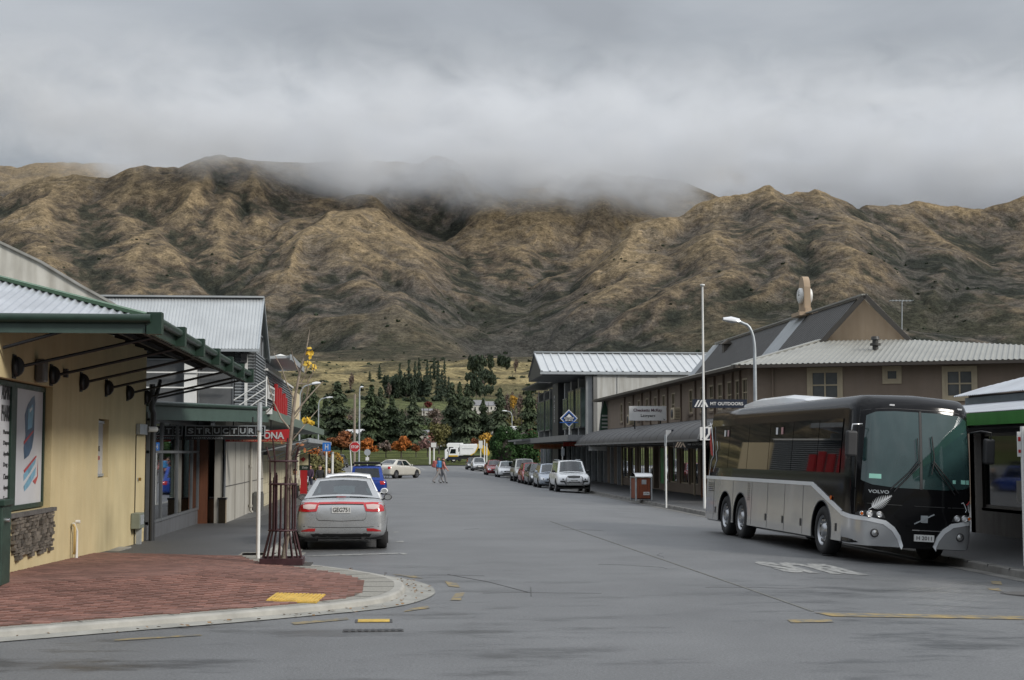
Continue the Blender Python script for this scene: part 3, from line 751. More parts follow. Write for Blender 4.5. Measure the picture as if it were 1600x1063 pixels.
# ================================================================ BUILDING HELPERS
UP = Vector((0, 0, 1))
def wall(mb, p0, p1, z0, z1, th, ops=(), m=0):
    """wall whose outer face runs p0 -> p1, solid to the left of that direction; ops = openings (u0, u1, za, zb)"""
    p0 = Vector((p0[0], p0[1], 0)); p1 = Vector((p1[0], p1[1], 0)); d = p1 - p0; L = d.length; d /= L; n = Vector((-d.y, d.x, 0)) * th
    us = sorted({0, L} | {min(max(o[i], 0), L) for o in ops for i in (0, 1)}); zs = sorted({z0, z1} | {min(max(o[i], z0), z1) for o in ops for i in (2, 3)})
    for a, b in zip(us, us[1:]):
        run = None
        for c, e in zip(zs, zs[1:]):
            um, zm = (a + b) / 2, (c + e) / 2
            if any(o[0] < um < o[1] and o[2] < zm < o[3] for o in ops):
                if run: _cell(mb, p0, d, n, a, b, *run, m); run = None
            else: run = (run[0], e) if run else (c, e)
        if run: _cell(mb, p0, d, n, a, b, *run, m)
def _cell(mb, p0, d, n, a, b, c, e, m):
    P = [p0 + d * a, p0 + d * b, p0 + d * b + n, p0 + d * a + n]
    mb.prism([(q.x, q.y, c) for q in P][::-1], (0, 0, e - c), m)
def win(parent, o, r, w, h, nx=1, ny=1, fw=.05, fd=.04, fm=None, gm=None, name='window', sill=None, label=None, panes=True):
    """window frame with panes; o = lower left corner on the wall face, r = rightwards seen from outside"""
    o = Vector(o); r = Vector(r).normalized(); n = r.cross(UP)
    mb = MB()
    def rect(u0, u1, v0, v1, d0, d1):
        mb.prism([o + r * u0 + UP * v0 + n * d0, o + r * u1 + UP * v0 + n * d0, o + r * u1 + UP * v1 + n * d0, o + r * u0 + UP * v1 + n * d0], n * (d1 - d0))
    rect(0, fw, 0, h, 0, fd); rect(w - fw, w, 0, h, 0, fd); rect(fw, w - fw, 0, fw, 0, fd); rect(fw, w - fw, h - fw, h, 0, fd)
    bw = fw * .6
    for i in range(1, nx): u = w * i / nx; rect(u - bw / 2, u + bw / 2, fw, h - fw, 0, fd * .8)
    for j in range(1, ny):
        v = h * j / ny
        for i in range(nx): rect(w * i / nx + (bw / 2 if i else fw), w * (i + 1) / nx - (bw / 2 if i < nx - 1 else fw), v - bw / 2, v + bw / 2, 0, fd * .75)
    f = mb.build(name, fm or WHITEP, parent)
    if label: f['label'] = label
    if panes:
        for i in range(nx):
            for j in range(ny):
                u0, u1 = w * i / nx + (bw / 2 if i else fw), w * (i + 1) / nx - (bw / 2 if i < nx - 1 else fw)
                v0, v1 = h * j / ny + (bw / 2 if j else fw), h * (j + 1) / ny - (bw / 2 if j < ny - 1 else fw)
                a = n * (fd * .35)
                MB().prism([o + r * u0 + UP * v0 + a, o + r * u1 + UP * v0 + a, o + r * u1 + UP * v1 + a, o + r * u0 + UP * v1 + a], n * .006).build('pane', gm or DGLASS, f)
    if sill:
        mb = MB(); rect(-.06, w + .06, -.08, -.002, 0, fd + .06); mb.build('sill', fm or WHITEP, f)
    return f
def sheet(name, o, a, b, prof, mat, parent, pitch=.076, amp=.009, kind='corr', flip=False):
    """corrugated or ribbed sheet roof; o eave corner, a along the eave, b up the slope, prof [(u, length up the slope)]"""
    o = Vector(o); a = Vector(a).normalized(); b = Vector(b).normalized(); n = a.cross(b)
    if n.z < 0: n = -n
    U = prof[-1][0]; us = []
    if kind == 'corr': us = list(np.arange(0, U + 1e-6, pitch / 6)); h = lambda u: amp * math.sin(2 * PI * u / pitch)
    else:
        k = 0
        while k * pitch < U:
            for d in (0, .06, .12, .2, .26): us.append(k * pitch + d * pitch)
            k += 1
        us = [u for u in us if u <= U] + [U]
        h = lambda u: amp if .05 < (u / pitch) % 1 < .21 else 0
        us = sorted(us)
    xs = [p[0] for p in prof]; ys = [p[1] for p in prof]
    r0 = [o + a * u + n * h(u) + b * (prof[0][2] if len(prof[0]) > 2 else 0) for u in us]
    r1 = [o + a * u + n * h(u) + b * float(np.interp(u, xs, ys)) for u in us]
    mb = MB(); mb.grid([r0, [p.lerp(q, .5) for p, q in zip(r0, r1)], r1], smooth=(kind == 'corr'))
    return mb.build(name, mat, parent)

# ---- materials of the street
YWALL = M('yellow_render', (.57, .475, .275), .85, var=.08, vs=1.2, bump=.25, bs=35, streak=.05)
GREEND = M('dark_green_paint', (.016, .038, .026), .42, var=.2, vs=6, rvar=.08)
GREENB = M('blue_green_paint', (.055, .088, .075), .45, var=.12, vs=4)
GREENR = M('ridge_green', (.07, .15, .075), .4, var=.15, vs=5)
ZINC = M('corrugated_zinc', (.50, .52, .55), .38, .55, .14, 1.5, streak=.0, rvar=.08)
ZINC2 = M('pale_coated_steel', (.46, .48, .49), .42, .35, .10, 1.2, rvar=.06)
DSHEET = M('dark_fascia_metal', (.06, .062, .065), .45, .2, .15, 3)
CONCW = M('painted_concrete', (.42, .405, .365), .8, var=.10, vs=1.0, bump=.15, streak=.18)
CREAMB = M('cream_blockwork', (.60, .55, .40), .85, var=.08, vs=1.5, bump=.2, streak=.14)
WHITER = M('weathered_white_render', (.62, .61, .56), .85, var=.10, vs=1.5, bump=.2, streak=.32)
GREYP = M('grey_plinth', (.10, .105, .115), .7, var=.12, vs=3, streak=.2)
SLATG = M('grey_louvre_steel', (.20, .215, .225), .45, .3, .10, 3)
STONE = perobj(M('schist_stone', (.20, .165, .125), .85, var=.35, vs=6, bump=.6, bs=25, col2=(.085, .082, .08)), .55, 1.45)
PEBBLE = M('pebble_dash', (.24, .19, .13), .85, var=.5, vs=38, bump=.9, bs=40)
SIGNW = M('sign_white', (.68, .68, .67), .4, var=.04, vs=3)
SIGNRED = M('sign_red', (.40, .018, .022), .45, var=.08, vs=4)
NAVY = M('sign_navy', (.012, .018, .035), .4)
SBLUE = M('sign_blue', (.02, .09, .33), .4)
BROWNW = M('stained_timber', (.12, .045, .022), .5, var=.25, vs=4, stretch=(6, 6, .6))
MESHG = M('grey_screen', (.10, .105, .11), .6, var=.2, vs=2)

# ================================================================ PHARMACY (left corner)
B = thing('pharmacy_building', 'yellow rendered corner shop with rod-braced green edged canopy and poster window', 'shop', (-5.25, 27, 0))
wl = MB()
wall(wl, (-5.25, 20.9), (-5.25, 33.6), -.3, 3.80, .35, [(-1, 3.40, 1.14, 3.03), (7.28, 8.3, 1.53, 2.62)])
wl.prism([(-5.25, 22.5, 3.80), (-5.25, 33.6, 3.80), (-5.25, 33.6, 4.28), (-5.25, 22.5, 4.2)], (-.35, 0, 0)); wl.box((-12, 20.9, -.3), (-5.6, 21.2, 3.8)); wl.box((-12, 33.3, -.3), (-5.6, 33.6, 4.0))
wl.box((-5.62, 20.9, 1.0), (-5.60, 24.4, 3.1)); wl.box((-5.62, 28, 1.4), (-5.60, 29.4, 2.8))
wl.build('wall', YWALL, B)
# recessed poster window, two lights
f = win(B, (-5.41, 20.92, 1.16), (0, 1, 0), 3.36, 1.85, 1, 1, .07, .06, GREEND, DGLASS, panes=False)
MB().box((-5.41, 22.10, 1.23), (-5.345, 22.42, 2.94)).build('mullion', GREEND, f)
MB().box((-5.42, 20.99, 1.23), (-5.375, 22.10, 2.94)).build('pane', M('poster_paper', (.52, .53, .56), .35, var=.04), f)
MB().box((-5.42, 22.42, 1.23), (-5.375, 24.19, 2.94)).build('pane', M('poster_paper_pale', (.56, .57, .60), .3, var=.05), f)
XP = -5.372
def lp(px, py): q = gx(px, py, XP); return q
def ptext(s, x0, x1, y0, y1, bold=0.0, sp=1.0):
    a = lp(x0, y1); b = lp(x1, y1); c = lp(x0, y0)
    text(s, 'lettering', f, (XP, a.y, a.z), (0, 1, 0), UP, b.y - a.y, c.z - a.z, TEXTB, .003, bold, sp)
ptext('ASPIRING', 2.5, 23.5, 598, 624, .02); ptext('PHARMACY', 2, 25.5, 632, 658, .02)
for s, x1, y in (('Pharmacy', 17, 676), ('Dispensary', 20, 693), ('Apothecary', 20, 710), ('Drug - store', 21, 727), ('Chemist', 16, 745), ('Apoteke', 16, 763), ('Farmacia', 17, 780)): ptext(s, 5, x1, y - 4.5, y + 4.5, .012)
PB1 = M('poster_blue', (.05, .11, .20), .3, var=.4, vs=4); PB2 = M('poster_sky', (.16, .36, .50), .3, var=.25, vs=5); PR = M('poster_red', (.45, .04, .05), .3)
def poster(poly, mt, k):
    P = [lp(x, y) for x, y in poly]; P = [Vector((XP + .001 * k, p.y, p.z)) for p in P]
    MB().prism(P, (.001, 0, 0)).build('print', mt, f)
poster([(39,648),(44,632),(50,622),(54,618),(55,630),(54,650),(53,680),(50,700),(45,712),(38,718),(37,700),(40,680)], PB1, 0)
poster([(44,640),(51,632),(52,645),(50,668),(43,672)], PB2, 2); poster([(46,640),(50,636),(50,640),(46,645)], SIGNW, 4)
poster([(37,742),(46,728),(56,716),(55,724),(47,738),(37,752)], PB2, 0); poster([(37,760),(48,742),(56,730),(55,742),(45,760),(38,768)], PB2, 1)
poster([(37,690),(52,672),(52,675),(37,695)], PR, 3); poster([(51,752),(58,744),(59,718),(59,745),(55,757)], PR, 2); poster([(37,735),(56,712),(57,714),(38,739)], PR, 3)
# stone apron below it, laid as thin schist
MB().box((-5.30, 20.92, 1.08), (-5.17, 24.42, 1.14)).build('stone_sill', M('slate_sill', (.10, .095, .09), .75, var=.3, vs=6, bump=.5), B)
stone_me = []
for k in range(7):
    q = MB().box((0, 0, 0), (1, 1, 1)); me = q.mesh('stone', STONE)
    for v in me.vertices: v.co = v.co + Vector((random.uniform(-.1, .25) * (v.co.x > .5), random.uniform(-.12, .12), random.uniform(-.14, .14)))
    stone_me.append(me)
z = .42; row = 0
while z < 1.05:
    hh = random.choice((.045, .055, .065, .04)); y = 21.9 + random.uniform(-.1, 0)
    while y < 24.36:
        w = random.uniform(.09, .24)
        zlow = .47 + (24.4 - y) * .02 + .03 * math.sin(y * 9)
        if z + hh * .5 > zlow and y + w < 24.44:
            o = bpy.data.objects.new('stone', random.choice(stone_me)); link(o, B)
            o.location = (-5.26 - B.location.x, y - B.location.y, z); o.scale = (random.uniform(.045, .085), w * .93, min(hh, 1.08 - z) * .9)
        y += w
    z += hh
# small window with a notice
f = win(B, (-5.38, 28.30, 1.55), (0, 1, 0), .98, 1.04, 1, 1, .05, .05, GALV, M('notice_glass', (.45, .47, .50), .2, var=.05))
a = gx(156, 700, -5.36)
text('LOUNGE', 'lettering', f, (-5.355, 28.45, 2.02), (0, 1, 0), UP, .45, .10, TEXTB); text('ACCESS', 'lettering', f, (-5.355, 28.55, 1.86), (0, 1, 0), UP, .35, .07, SIGNRED)
# flush service door, meter box, switch box, padlock
d = MB().box((-5.27, 32.30, .28), (-5.235, 33.52, 2.36)).build('door', YWALL, B)
MB().box((-5.24, 32.285, .3), (-5.228, 32.30, 2.36)).build('door_gap', DARK, d)
MB().cyl((-5.225, 32.62, 1.43), (-5.17, 32.62, 1.43), .035, n=10).build('padlock', M('brass', (.35, .22, .06), .35, .8), d)
MB().box((-5.235, 32.5, 1.40), (-5.225, 32.75, 1.46)).build('hasp', GALV, d)
mbx = MB().box((-5.24, 32.30, 2.38), (-5.16, 33.3, 2.60)).build('conduit_box', GALV, B); MB().cyl((-5.16, 33.3, 2.5), (-5.0, 33.5, 2.5), .06, n=10).build('lamp', WHITEP, mbx)
mt_ = MB().box((-5.24, 31.85, .42), (-5.06, 32.45, .74)).build('meter_box', M('meter_green_grey', (.20, .22, .18), .5, var=.2), B, bevel=.01)
MB().box((-5.2, 32.25, .0), (-5.1, 32.38, .42)).build('meter_duct', GALV, mt_); MB().box((-5.06, 31.95, .5), (-5.052, 32.35, .70)).build('meter_door', GALV, mt_)
dp = MB(); dp.tube([(-5.14, 33.72, 3.5), (-5.14, 33.72, 2.95), (-5.10, 33.72, 2.85), (-5.10, 33.72, .02)], .065, 10); dp.tube([(-5.0, 33.9, 3.6), (-5.05, 33.75, 3.25), (-5.14, 33.72, 3.0)], .05, 8)
dp.build('downpipe', M('black_pipe', (.03, .032, .036), .4), B)
pp = MB(); pp.tube([(-5.2, 25.85, .32), (-5.17, 25.85, .30), (-5.17, 25.85, .75), (-5.2, 25.85, .80)], .022, 8); pp.build('water_pipe', M('copper_paint', (.5, .36, .14), .5), B)
pp = MB(); pp.tube([(-5.17, 26.0, .22), (-5.17, 26.0, .68), (-5.19, 25.9, .78), (-5.2, 25.88, .82)], .026, 8); pp.cyl((-5.17, 25.9, .84), (-5.1, 25.9, .84), .03); pp.build('white_pipe', WHITEP, B)
MB().prism([(-5.24, 21.0, .0), (-5.0, 21.0, .0), (-5.0, 30.5, .0), (-5.24, 30.5, .0)], (0, 0, .14)).build('footing', CONC, B).location.z += .0
# canopy: front beam, street beam, gutters, brackets, rods
cz = 3.62
MB().box((-12, 20.82, cz), (-3.28, 20.87, cz + .13)).build('fascia', GREENB, B)
gt = MB(); gt.tube([(-12, 20.76, cz + .20), (-3.2, 20.76, cz + .20)], .062, 10); gt.box((-12, 20.80, cz + .132), (-3.22, 20.86, cz + .25)); gt.build('gutter', GREEND, B)
MB().box((-3.24, 20.84, cz), (-3.2, 35.3, cz + .13)).build('fascia', GREEND, B)
gt = MB(); gt.tube([(-3.14, 20.9, cz + .19), (-3.14, 35.3, cz + .19)], .06, 10); gt.box((-3.23, 20.9, cz + .132), (-3.19, 35.3, cz + .24)); gt.build('gutter', GREEND, B)
for k, y in enumerate((20.78, 23.2, 25.6, 28.0, 30.4, 32.8, 35.1)):
    MB().box((-3.26, y, cz - .01), (-3.06, y + .22, cz + .29)).build('bracket_cap', GREEND, B)
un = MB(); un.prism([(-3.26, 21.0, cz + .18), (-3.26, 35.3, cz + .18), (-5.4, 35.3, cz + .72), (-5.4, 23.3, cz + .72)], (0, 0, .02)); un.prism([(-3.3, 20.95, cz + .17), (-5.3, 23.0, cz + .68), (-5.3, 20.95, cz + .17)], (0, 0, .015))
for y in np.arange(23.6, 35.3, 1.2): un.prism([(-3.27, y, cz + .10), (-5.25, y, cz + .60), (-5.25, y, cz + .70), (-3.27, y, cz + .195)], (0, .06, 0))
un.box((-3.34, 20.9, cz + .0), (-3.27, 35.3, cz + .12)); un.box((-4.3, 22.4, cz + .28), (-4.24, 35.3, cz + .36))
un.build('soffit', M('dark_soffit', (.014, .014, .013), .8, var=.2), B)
ROD = M('black_steel', (.015, .015, .016), .5)
def rod(y0, z0, y1, z1, x1):
    rr = MB().cyl((-5.15, y0, z0), (x1, y1, z1), .024, n=8).build('brace_rod', ROD, B)
    q = MB(); q.box((-5.252, y0 - .09, z0 - .17), (-5.23, y0 + .09, z0 + .17))
    q.lathe([(.0, .0), (.15, .0), (.13, .05), (.0, .06)], (-5.23, y0, z0), 'x', 14)
    pts = [(-5.23 + .13 * math.sin(PI * k / 8), y0, z0 + .15 * math.cos(PI * k / 8)) for k in range(9)]
    q.prism([(p[0], p[1] - .03, p[2]) for p in pts], (0, .06, 0)); q.build('anchor_plate', ROD, rr)
for y in (21.75, 24.12, 26.46, 28.80, 31.15, 33.46): rod(y, 3.21, y + .1, cz + .04, -3.26)
rod(34.2, 3.2, 34.6, cz + .02, -3.26)
MB().cyl((-5.2, 20.95, 3.42), (-4.4, 20.86, 3.64), .024, n=8).build('brace_rod', ROD, B)
lf = MB(); lf.box((-5.24, 23.0, 3.05), (-5.1, 23.28, 3.4)); lf.build('floodlight', M('old_lamp', (.12, .11, .10), .4), B, bevel=.03)
MB().box((-5.24, 25.0, 3.22), (-5.18, 25.12, 3.36)).build('sensor', DARK, B)
# hipped corrugated roof
k = .30
sheet('roof_sheet', (-3.25, 20.85, cz + .23), (-1, 0, 0), (0, 1, k), [(0, 0), (8.6, 8.9)], ZINC, B, .13, .016)
sheet('roof_sheet', (-3.25, 20.85, cz + .23), (0, 1, 0), (-1, 0, k), [(0, 0), (3, 3.1), (14.4, 3.1)], ZINC, B, .13, .016)
MB().bar((-3.25, 20.85, cz + .25), (-11.8, 29.4, cz + .27 + 8.55 * k), .16, .05).build('hip_flashing', GREENR, B)
MB().box((-12, 20.95, cz + .2), (-5.3, 21.0, cz + .24)).build('upper_wall', M('brown_strip', (.16, .11, .06), .8), B)
# green electricity pillar at the kerbside end of the wall
t = thing('service_pillar', 'dark green service cabinet standing on the bricks below the poster window', 'cabinet', (-5.02, 19.75, pz(-5.0, 19.75)))
MB().box((-.42, -.22, 0), (.22, .22, 1.02)).build('body', M('cabinet_green', (.022, .045, .033), .5, var=.3, vs=4, bump=.1), t, False, bevel=.015)
MB().box((-.46, -.25, 1.0), (.25, .25, 1.08)).build('lid', GREEND, t, False, bevel=.01); MB().cyl((.22, -.1, .82), (.28, -.1, .82), .03, n=10).build('lock', CHROME, t, False)

# ================================================================ white parapet building behind
B = thing('white_parapet_building', 'streaked white rendered building with sloping parapet rising over the green edged roof', 'building', (-9, 36, 0))
P = [(-16, 37.6, -.3), (-6.15, 37.6, -.3), (-6.15, 37.6, 4.9), (-6.7, 37.6, 5.62), (-7.6, 37.6, 6.12), (-8.5, 37.6, 6.66), (-9.6, 37.6, 7.18), (-16, 37.6, 9.3)]
MB().prism(P, (0, .3, 0)).build('wall', WHITER, B)
cp = MB()
for a, b in zip(P[2:], P[3:]): cp.bar((a[0], 37.73, a[2] + .03), (b[0], 37.73, b[2] + .03), .38, .06)
cp.build('coping', M('grey_coping', (.36, .36, .34), .7, var=.15, streak=.2), B)

# ================================================================ SHOPS WITH THE TWO-STOREY GABLE
B = thing('gabled_shop_building', 'two storey building with pale ribbed gable roof over dark glazed shopfront and green canopy', 'building', (-5.3, 45, 0))
w = MB()
w.box((-12, 34.2, 2.72), (-5.3, 43.6, 2.9)); w.box((-12, 43.6, -.3), (-5.0, 43.8, 3.1))
w.build('upper_slab', DSHEET, B)
# shopfront
w = MB(); wall(w, (-5.25, 34.0), (-5.25, 43.1), -.3, .40, .12); w.build('plinth', GREYP, B)
w = MB()
FR = M('grey_aluminium', (.17, .18, .19), .4, .4, .1)
sf = MB()
for y in (34.05, 36.0, 38.7, 41.6, 43.0): sf.box((-5.30, y, .40), (-5.22, y + .07, 2.75))
for z in (.40, 1.98, 2.70): sf.box((-5.295, 34.05, z), (-5.225, 43.07, z + .06))
sfo = sf.build('shopfront_frame', FR, B)
for y0, y1 in ((34.12, 36.0), (36.07, 38.7), (38.77, 41.6), (41.67, 43.0)):
    for z0, z1 in ((.46, 1.98), (2.04, 2.70)): MB().box((-5.265, y0, z0), (-5.257, y1, z1)).build('pane', WGLASS, sfo)
it = MB(); it.box((-9, 34.2, .05), (-5.35, 43.5, .10)); it.box((-9.2, 34.2, 0), (-9, 43.6, 2.8)); it.box((-9, 34.05, .1), (-5.4, 34.15, 2.7)); it.build('interior', M('shop_interior', (.05, .048, .046), .8, var=.4, vs=2), B)
fx = MB()
for k in range(9): y = 35 + k * .95; fx.box((-6.4 - (k % 3) * .5, y, .5), (-6.1 - (k % 3) * .4, y + .5, 1.1 + .4 * (k % 2)))
fx.build('display', M('goods', (.18, .15, .13), .7, var=.8, vs=3), B)
for y, z, s in ((36.6, 1.9, .5), (40.1, 1.9, .4)): MB().box((-5.75, y, z), (-5.7, y + 1.3, z + .35)).build('red_banner', SIGNRED, B)
# splayed entry: timber post, glazed doors, pebble plinth
MB().box((-5.27, 43.12, -.05), (-5.0, 43.35, 2.75)).build('entry_post', BROWNW, B)
pl = MB().prism([(-5.02, 43.42, -.1), (-4.46, 42.9, -.1), (-4.46, 43.2, -.1), (-5.02, 43.72, -.1)], (0, 0, .78)).build('pebble_plinth', PEBBLE, B)
MB().prism([(-5.04, 43.40, .68), (-4.44, 42.86, .68), (-4.44, 43.2, .68), (-5.04, 43.74, .68)], (0, 0, .05)).build('cap', GREYP, pl)
gd = MB().prism([(-5.02, 43.50, .74), (-4.48, 43.0, .74), (-4.48, 43.02, .74), (-5.02, 43.52, .74)], (0, 0, 2.0)).build('entry_glass', WGLASS, B)
MB().bar((-4.76, 43.24, .74), (-4.76, 43.24, 2.7), .05, .05).build('entry_mullion', BLACK, B)
MB().bar((-5.0, 43.5, .8), (-5.0, 43.5, 2.7), .05, .05).build('entry_mullion', BROWNW, B)
MB().box((-6.0, 43.35, .02), (-5.3, 43.45, 2.5)).build('door_leaf', DARK, B)
# concrete panel wall with joints
w = MB(); wall(w, (-4.5, 43.1), (-4.5, 56.4), -.5, 3.1, .3); w.build('concrete_wall', CONCW, B)
jt = MB()
for y in (45.9, 48.9): jt.box((-4.503, y, -.1), (-4.494, y + .05, 3.0))
jt.box((-4.503, 43.1, 1.02), (-4.4935, 56.4, 1.05)); jt.build('panel_joint', M('joint_dark', (.09, .085, .08), .8), B)  # thin dark strips along the panel joints
pp = MB(); pp.tube([(-4.42, 50.3, 2.7), (-4.42, 50.3, .1), (-4.36, 50.3, .02)], .05, 8)
for z in (.2, 1.5): pp.cyl((-4.42, 50.3, z), (-4.42, 50.3, z + .08), .07)
pp.build('downpipe', CONCW, B)
MB().prism([(-4.45, 51.6, -.05), (-4.45, 52.6, -.05), (-4.45, 52.6, .55), (-4.45, 52.3, .66), (-4.45, 51.9, .66), (-4.45, 51.6, .55)], (.28, 0, 0)).build('kerb_box', M('dark_grey_box', (.09, .09, .085), .7, var=.2), B)
# upper storey
UZ0, UZ1 = 3.1, 5.5
w = MB(); wall(w, (-14, 52.75), (-4.55, 52.75), UZ0, UZ1, .2, [(5.3, 8.75, 3.5, 5.3)]); w.box((-14, 53.2, UZ0), (-4.9, 53.3, UZ1)); w.build('upper_wall', M('dark_upper_wall', (.055, .058, .06), .6, var=.15), B)
sl = MB()
for z in np.arange(UZ0, UZ1 - .05, .105): sl.prism([(-5.22, 52.72, z), (-5.22, 52.68, z + .02), (-5.22, 52.72, z + .09)], (.68, 0, 0))
for z in np.arange(UZ0, UZ1 - .05, .105): sl.prism([(-4.53, 52.8, z), (-4.49, 52.8, z + .02), (-4.53, 52.8, z + .09)], (0, 4.0, 0))
o = sl.build('louvre_slats', SLATG, B); o['kind'] = 'stuff'
MB().box((-4.88, 52.62, UZ0), (-4.78, 52.67, UZ1 - .1)).build('corner_post', WHITEP, B)
MB().box((-6.92, 52.45, 3.35), (-6.5, 52.7, 5.3)).build('white_column', WHITEP, B)
for x0, x1 in ((-8.6, -6.95), (-6.47, -5.25)):
    win(B, (x0, 52.72, 3.45), (1, 0, 0), x1 - x0, 1.78, 1, 1, .05, .05, FR, MESHG)
for z in (3.52, 4.20, 4.72): MB().box((-12, 52.40, z), (-5.25, 52.44, z + .045)).build('white_rail', WHITEP, B)
# gable roof
Yn, Ya, Yf, ze, zr = 52.2, 54.1, 57.1, 5.55, 7.50
sl_ = math.hypot(Ya - Yn, zr - ze)
sheet('roof_sheet', (-14.5, Yn, ze), (1, 0, 0), (0, Ya - Yn, zr - ze), [(0, sl_), (10.1, sl_)], ZINC2, B, .115, .022, 'rib')
sl2 = math.hypot(Yf - Ya, zr - ze)
sheet('roof_sheet', (-14.5, Yf, ze - .05), (1, 0, 0), (0, Ya - Yf, zr - ze + .05), [(0, sl2), (10.1, sl2)], ZINC2, B, .115, .022, 'rib')
MB().bar((-14.5, Ya, zr + .03), (-4.36, Ya, zr + .03), .3, .06).build('ridge_cap', ZINC2, B)
bg_ = MB(); bg_.prism([(-4.40, Yn - .05, ze - .14), (-4.40, Ya, zr - .12), (-4.40, Ya, zr + .02), (-4.40, Yn - .05, ze)], (.05, 0, 0)); bg_.prism([(-4.40, Yf + .05, ze - .22), (-4.40, Ya, zr - .12), (-4.40, Ya, zr + .02), (-4.40, Yf + .05, ze - .06)], (.05, 0, 0)); bg_.build('barge_board', GALV, B)
MB().box((-14.5, Yn - .1, ze - .1), (-4.4, Yn - .02, ze - .01)).build('gutter', GALV, B)
MB().prism([(-4.62, Yn + .5, UZ0), (-4.62, Yf - .3, UZ0), (-4.62, Yf - .3, ze), (-4.62, Ya, zr - .15), (-4.62, Yn + .5, ze)], (.06, 0, 0)).build('gable_wall', M('gable_dark', (.07, .072, .075), .5, var=.1), B)
gm_ = MB()
for y in (53.6, 54.8, 56.0): gm_.box((-4.56, y, UZ0), (-4.53, y + .06, 6.2))
for z in (4.3, 5.4, 6.2): gm_.box((-4.56, 53, z), (-4.53, 56.6, z + .05))
gm_.build('gable_mullion', GALV, B)
MB().box((-5.0, 53.0, 5.52), (-4.8, 52.4, 5.1)).build('soffit_lamp', DARK, B)
# green street canopy
cn = MB(); zc0, zc1 = 2.92, 3.16
cn.prism([(-6.4, 34.3, zc0), (-5.3, 34.3, zc0), (-3.2, 41.7, zc0), (-3.2, 78, zc0), (-4.5, 78, zc0), (-5.3, 42, zc0)], (0, 0, zc1 - zc0)); cn.build('canopy', GREEND, B)
MB().bar((-5.35, 34.2, zc0 - .04), (-3.22, 41.62, zc0 + .05), .05, .30).build('canopy_fascia', GREENB, B)
MB().bar((-3.18, 41.6, zc0 + .12), (-3.18, 78, zc0 + .10), .05, .28).build('canopy_fascia', M('faded_green', (.13, .17, .14), .5, var=.15, vs=3), B)
q = MB(); q.tube([(-5.3, 34.05, zc1 - .06), (-3.22, 41.5, zc1 + .04)], .05, 8); q.build('gutter', GREEND, B)
MB().box((-3.3, 41.45, zc0 + .12), (-3.1, 41.65, zc0 + .28)).build('gutter_end', WHITEP, B)
sr = MB()
for k in range(3): sr.cyl((-5.2, 52.2, 3.18 + k * .30), (-4.1, 52.2, 3.95 + k * .27), .022, n=6)
sr.cyl((-4.1, 52.2, 3.1), (-4.1, 52.2, 4.6), .03, n=6); sr.build('stair_rail', WHITEP, B)
# ---- louvred balcony front farther along
B2 = thing('louvred_balcony_building', 'upper floor clad in grey louvres with red letters above the green canopy', 'building', (-4.6, 66, 0))
sl = MB(); z = 3.15
while z < 5.05: sl.prism([(-4.53, 57.3, z), (-4.48, 57.3, z + .02), (-4.53, 57.3, z + .085)], (0, 16, 0)); z += .1
o = sl.build('louvre_slats', SLATG, B2); o['kind'] = 'stuff'
MB().box((-9, 57.3, 3.1), (-4.54, 73.4, 5.08)).build('wall', SLATG, B2)
MB().box((-4.7, 57.2, 5.08), (-4.46, 73.4, 5.16)).build('top_rail', WHITEP, B2)
MB().box((-4.65, 73.4, 3.1), (-4.42, 78, 4.95)).build('end_panel', M('cream_panel', (.62, .52, .34), .7, var=.05), B2)
MB().prism([(-7.5, 57.2, 5.42), (-3.6, 57.2, 5.55), (-3.6, 66, 5.55), (-7.5, 66, 5.42)], (0, 0, .10)).build('balcony_roof', ZINC2, B2)
MB().box((-3.62, 57.1, 5.47), (-3.55, 66.1, 5.68)).build('fascia', GALV, B2)
MB().box((-4.6, 57.2, 5.16), (-4.55, 66, 5.42)).build('glass_screen', M('pale_screen', (.4, .42, .43), .3), B2)
MB().box((-4.47, 57.5, 4.02), (-4.42, 60.6, 4.55)).build('white_sign', SIGNW, B2)
text('OUTLET', 'lettering', B2, (-4.415, 57.7, 4.3), (0, 1, 0), UP, 2.7, .17, TEXTB, bold=.02); text('SPORTS', 'lettering', B2, (-4.415, 57.9, 4.08), (0, 1, 0), UP, 2.3, .14, TEXTB)
for k, (y, h1) in enumerate(((61.0, 4.75), (62.2, 4.62), (63.4, 4.7), (64.7, 4.45), (65.9, 4.55), (67.0, 4.4))):
    MB().box((-4.47, y, 3.3), (-4.38, y + .8, h1)).build('red_letter', SIGNRED, B2)
lt = MB(); lt.tube([(-4.4, 63, 5.6), (-4.4, 63, 5.9)], .03, 6); lt.lathe([(0, -.05), (.3, -.02), (.32, .05), (0, .14)], (-4.4, 63.2, 5.95), 'z', 10); lt.build('roof_lamp', WHITEP, B2)
# ---- cream block building with skillion verandah
B3 = thing('cream_block_building', 'low cream painted blockwork building under a corrugated skillion verandah', 'building', (-4.6, 68, 0))
w = MB(); wall(w, (-4.5, 56.4), (-4.5, 80), -.6, 2.35, .25); w.build('wall', CREAMB, B3)
jt = MB()
for j in range(6): jt.box((-4.503, 56.4, .05 + j * .4), (-4.4955, 80, .062 + j * .4))
for k in range(30): jt.box((-4.503, 57 + k * .8 + (k % 2) * .4, -.1), (-4.4955, 57.02 + k * .8 + (k % 2) * .4, 2.2))
jt.build('block_joint', M('joint_tan', (.30, .26, .18), .85), B3)
b = Vector((1.75, 0, .42)); L = b.length
sheet('verandah_sheet', (-4.5, 55.2, 2.08), (0, 1, 0), b, [(0, L), (22, L)], ZINC, B3, .16, .02)
MB().prism([(-4.5, 55.25, 2.0), (-2.8, 55.25, 2.40), (-2.8, 55.25, 2.46), (-4.5, 55.25, 2.06)], (0, .08, 0)).build('verandah_end', GALV, B3)
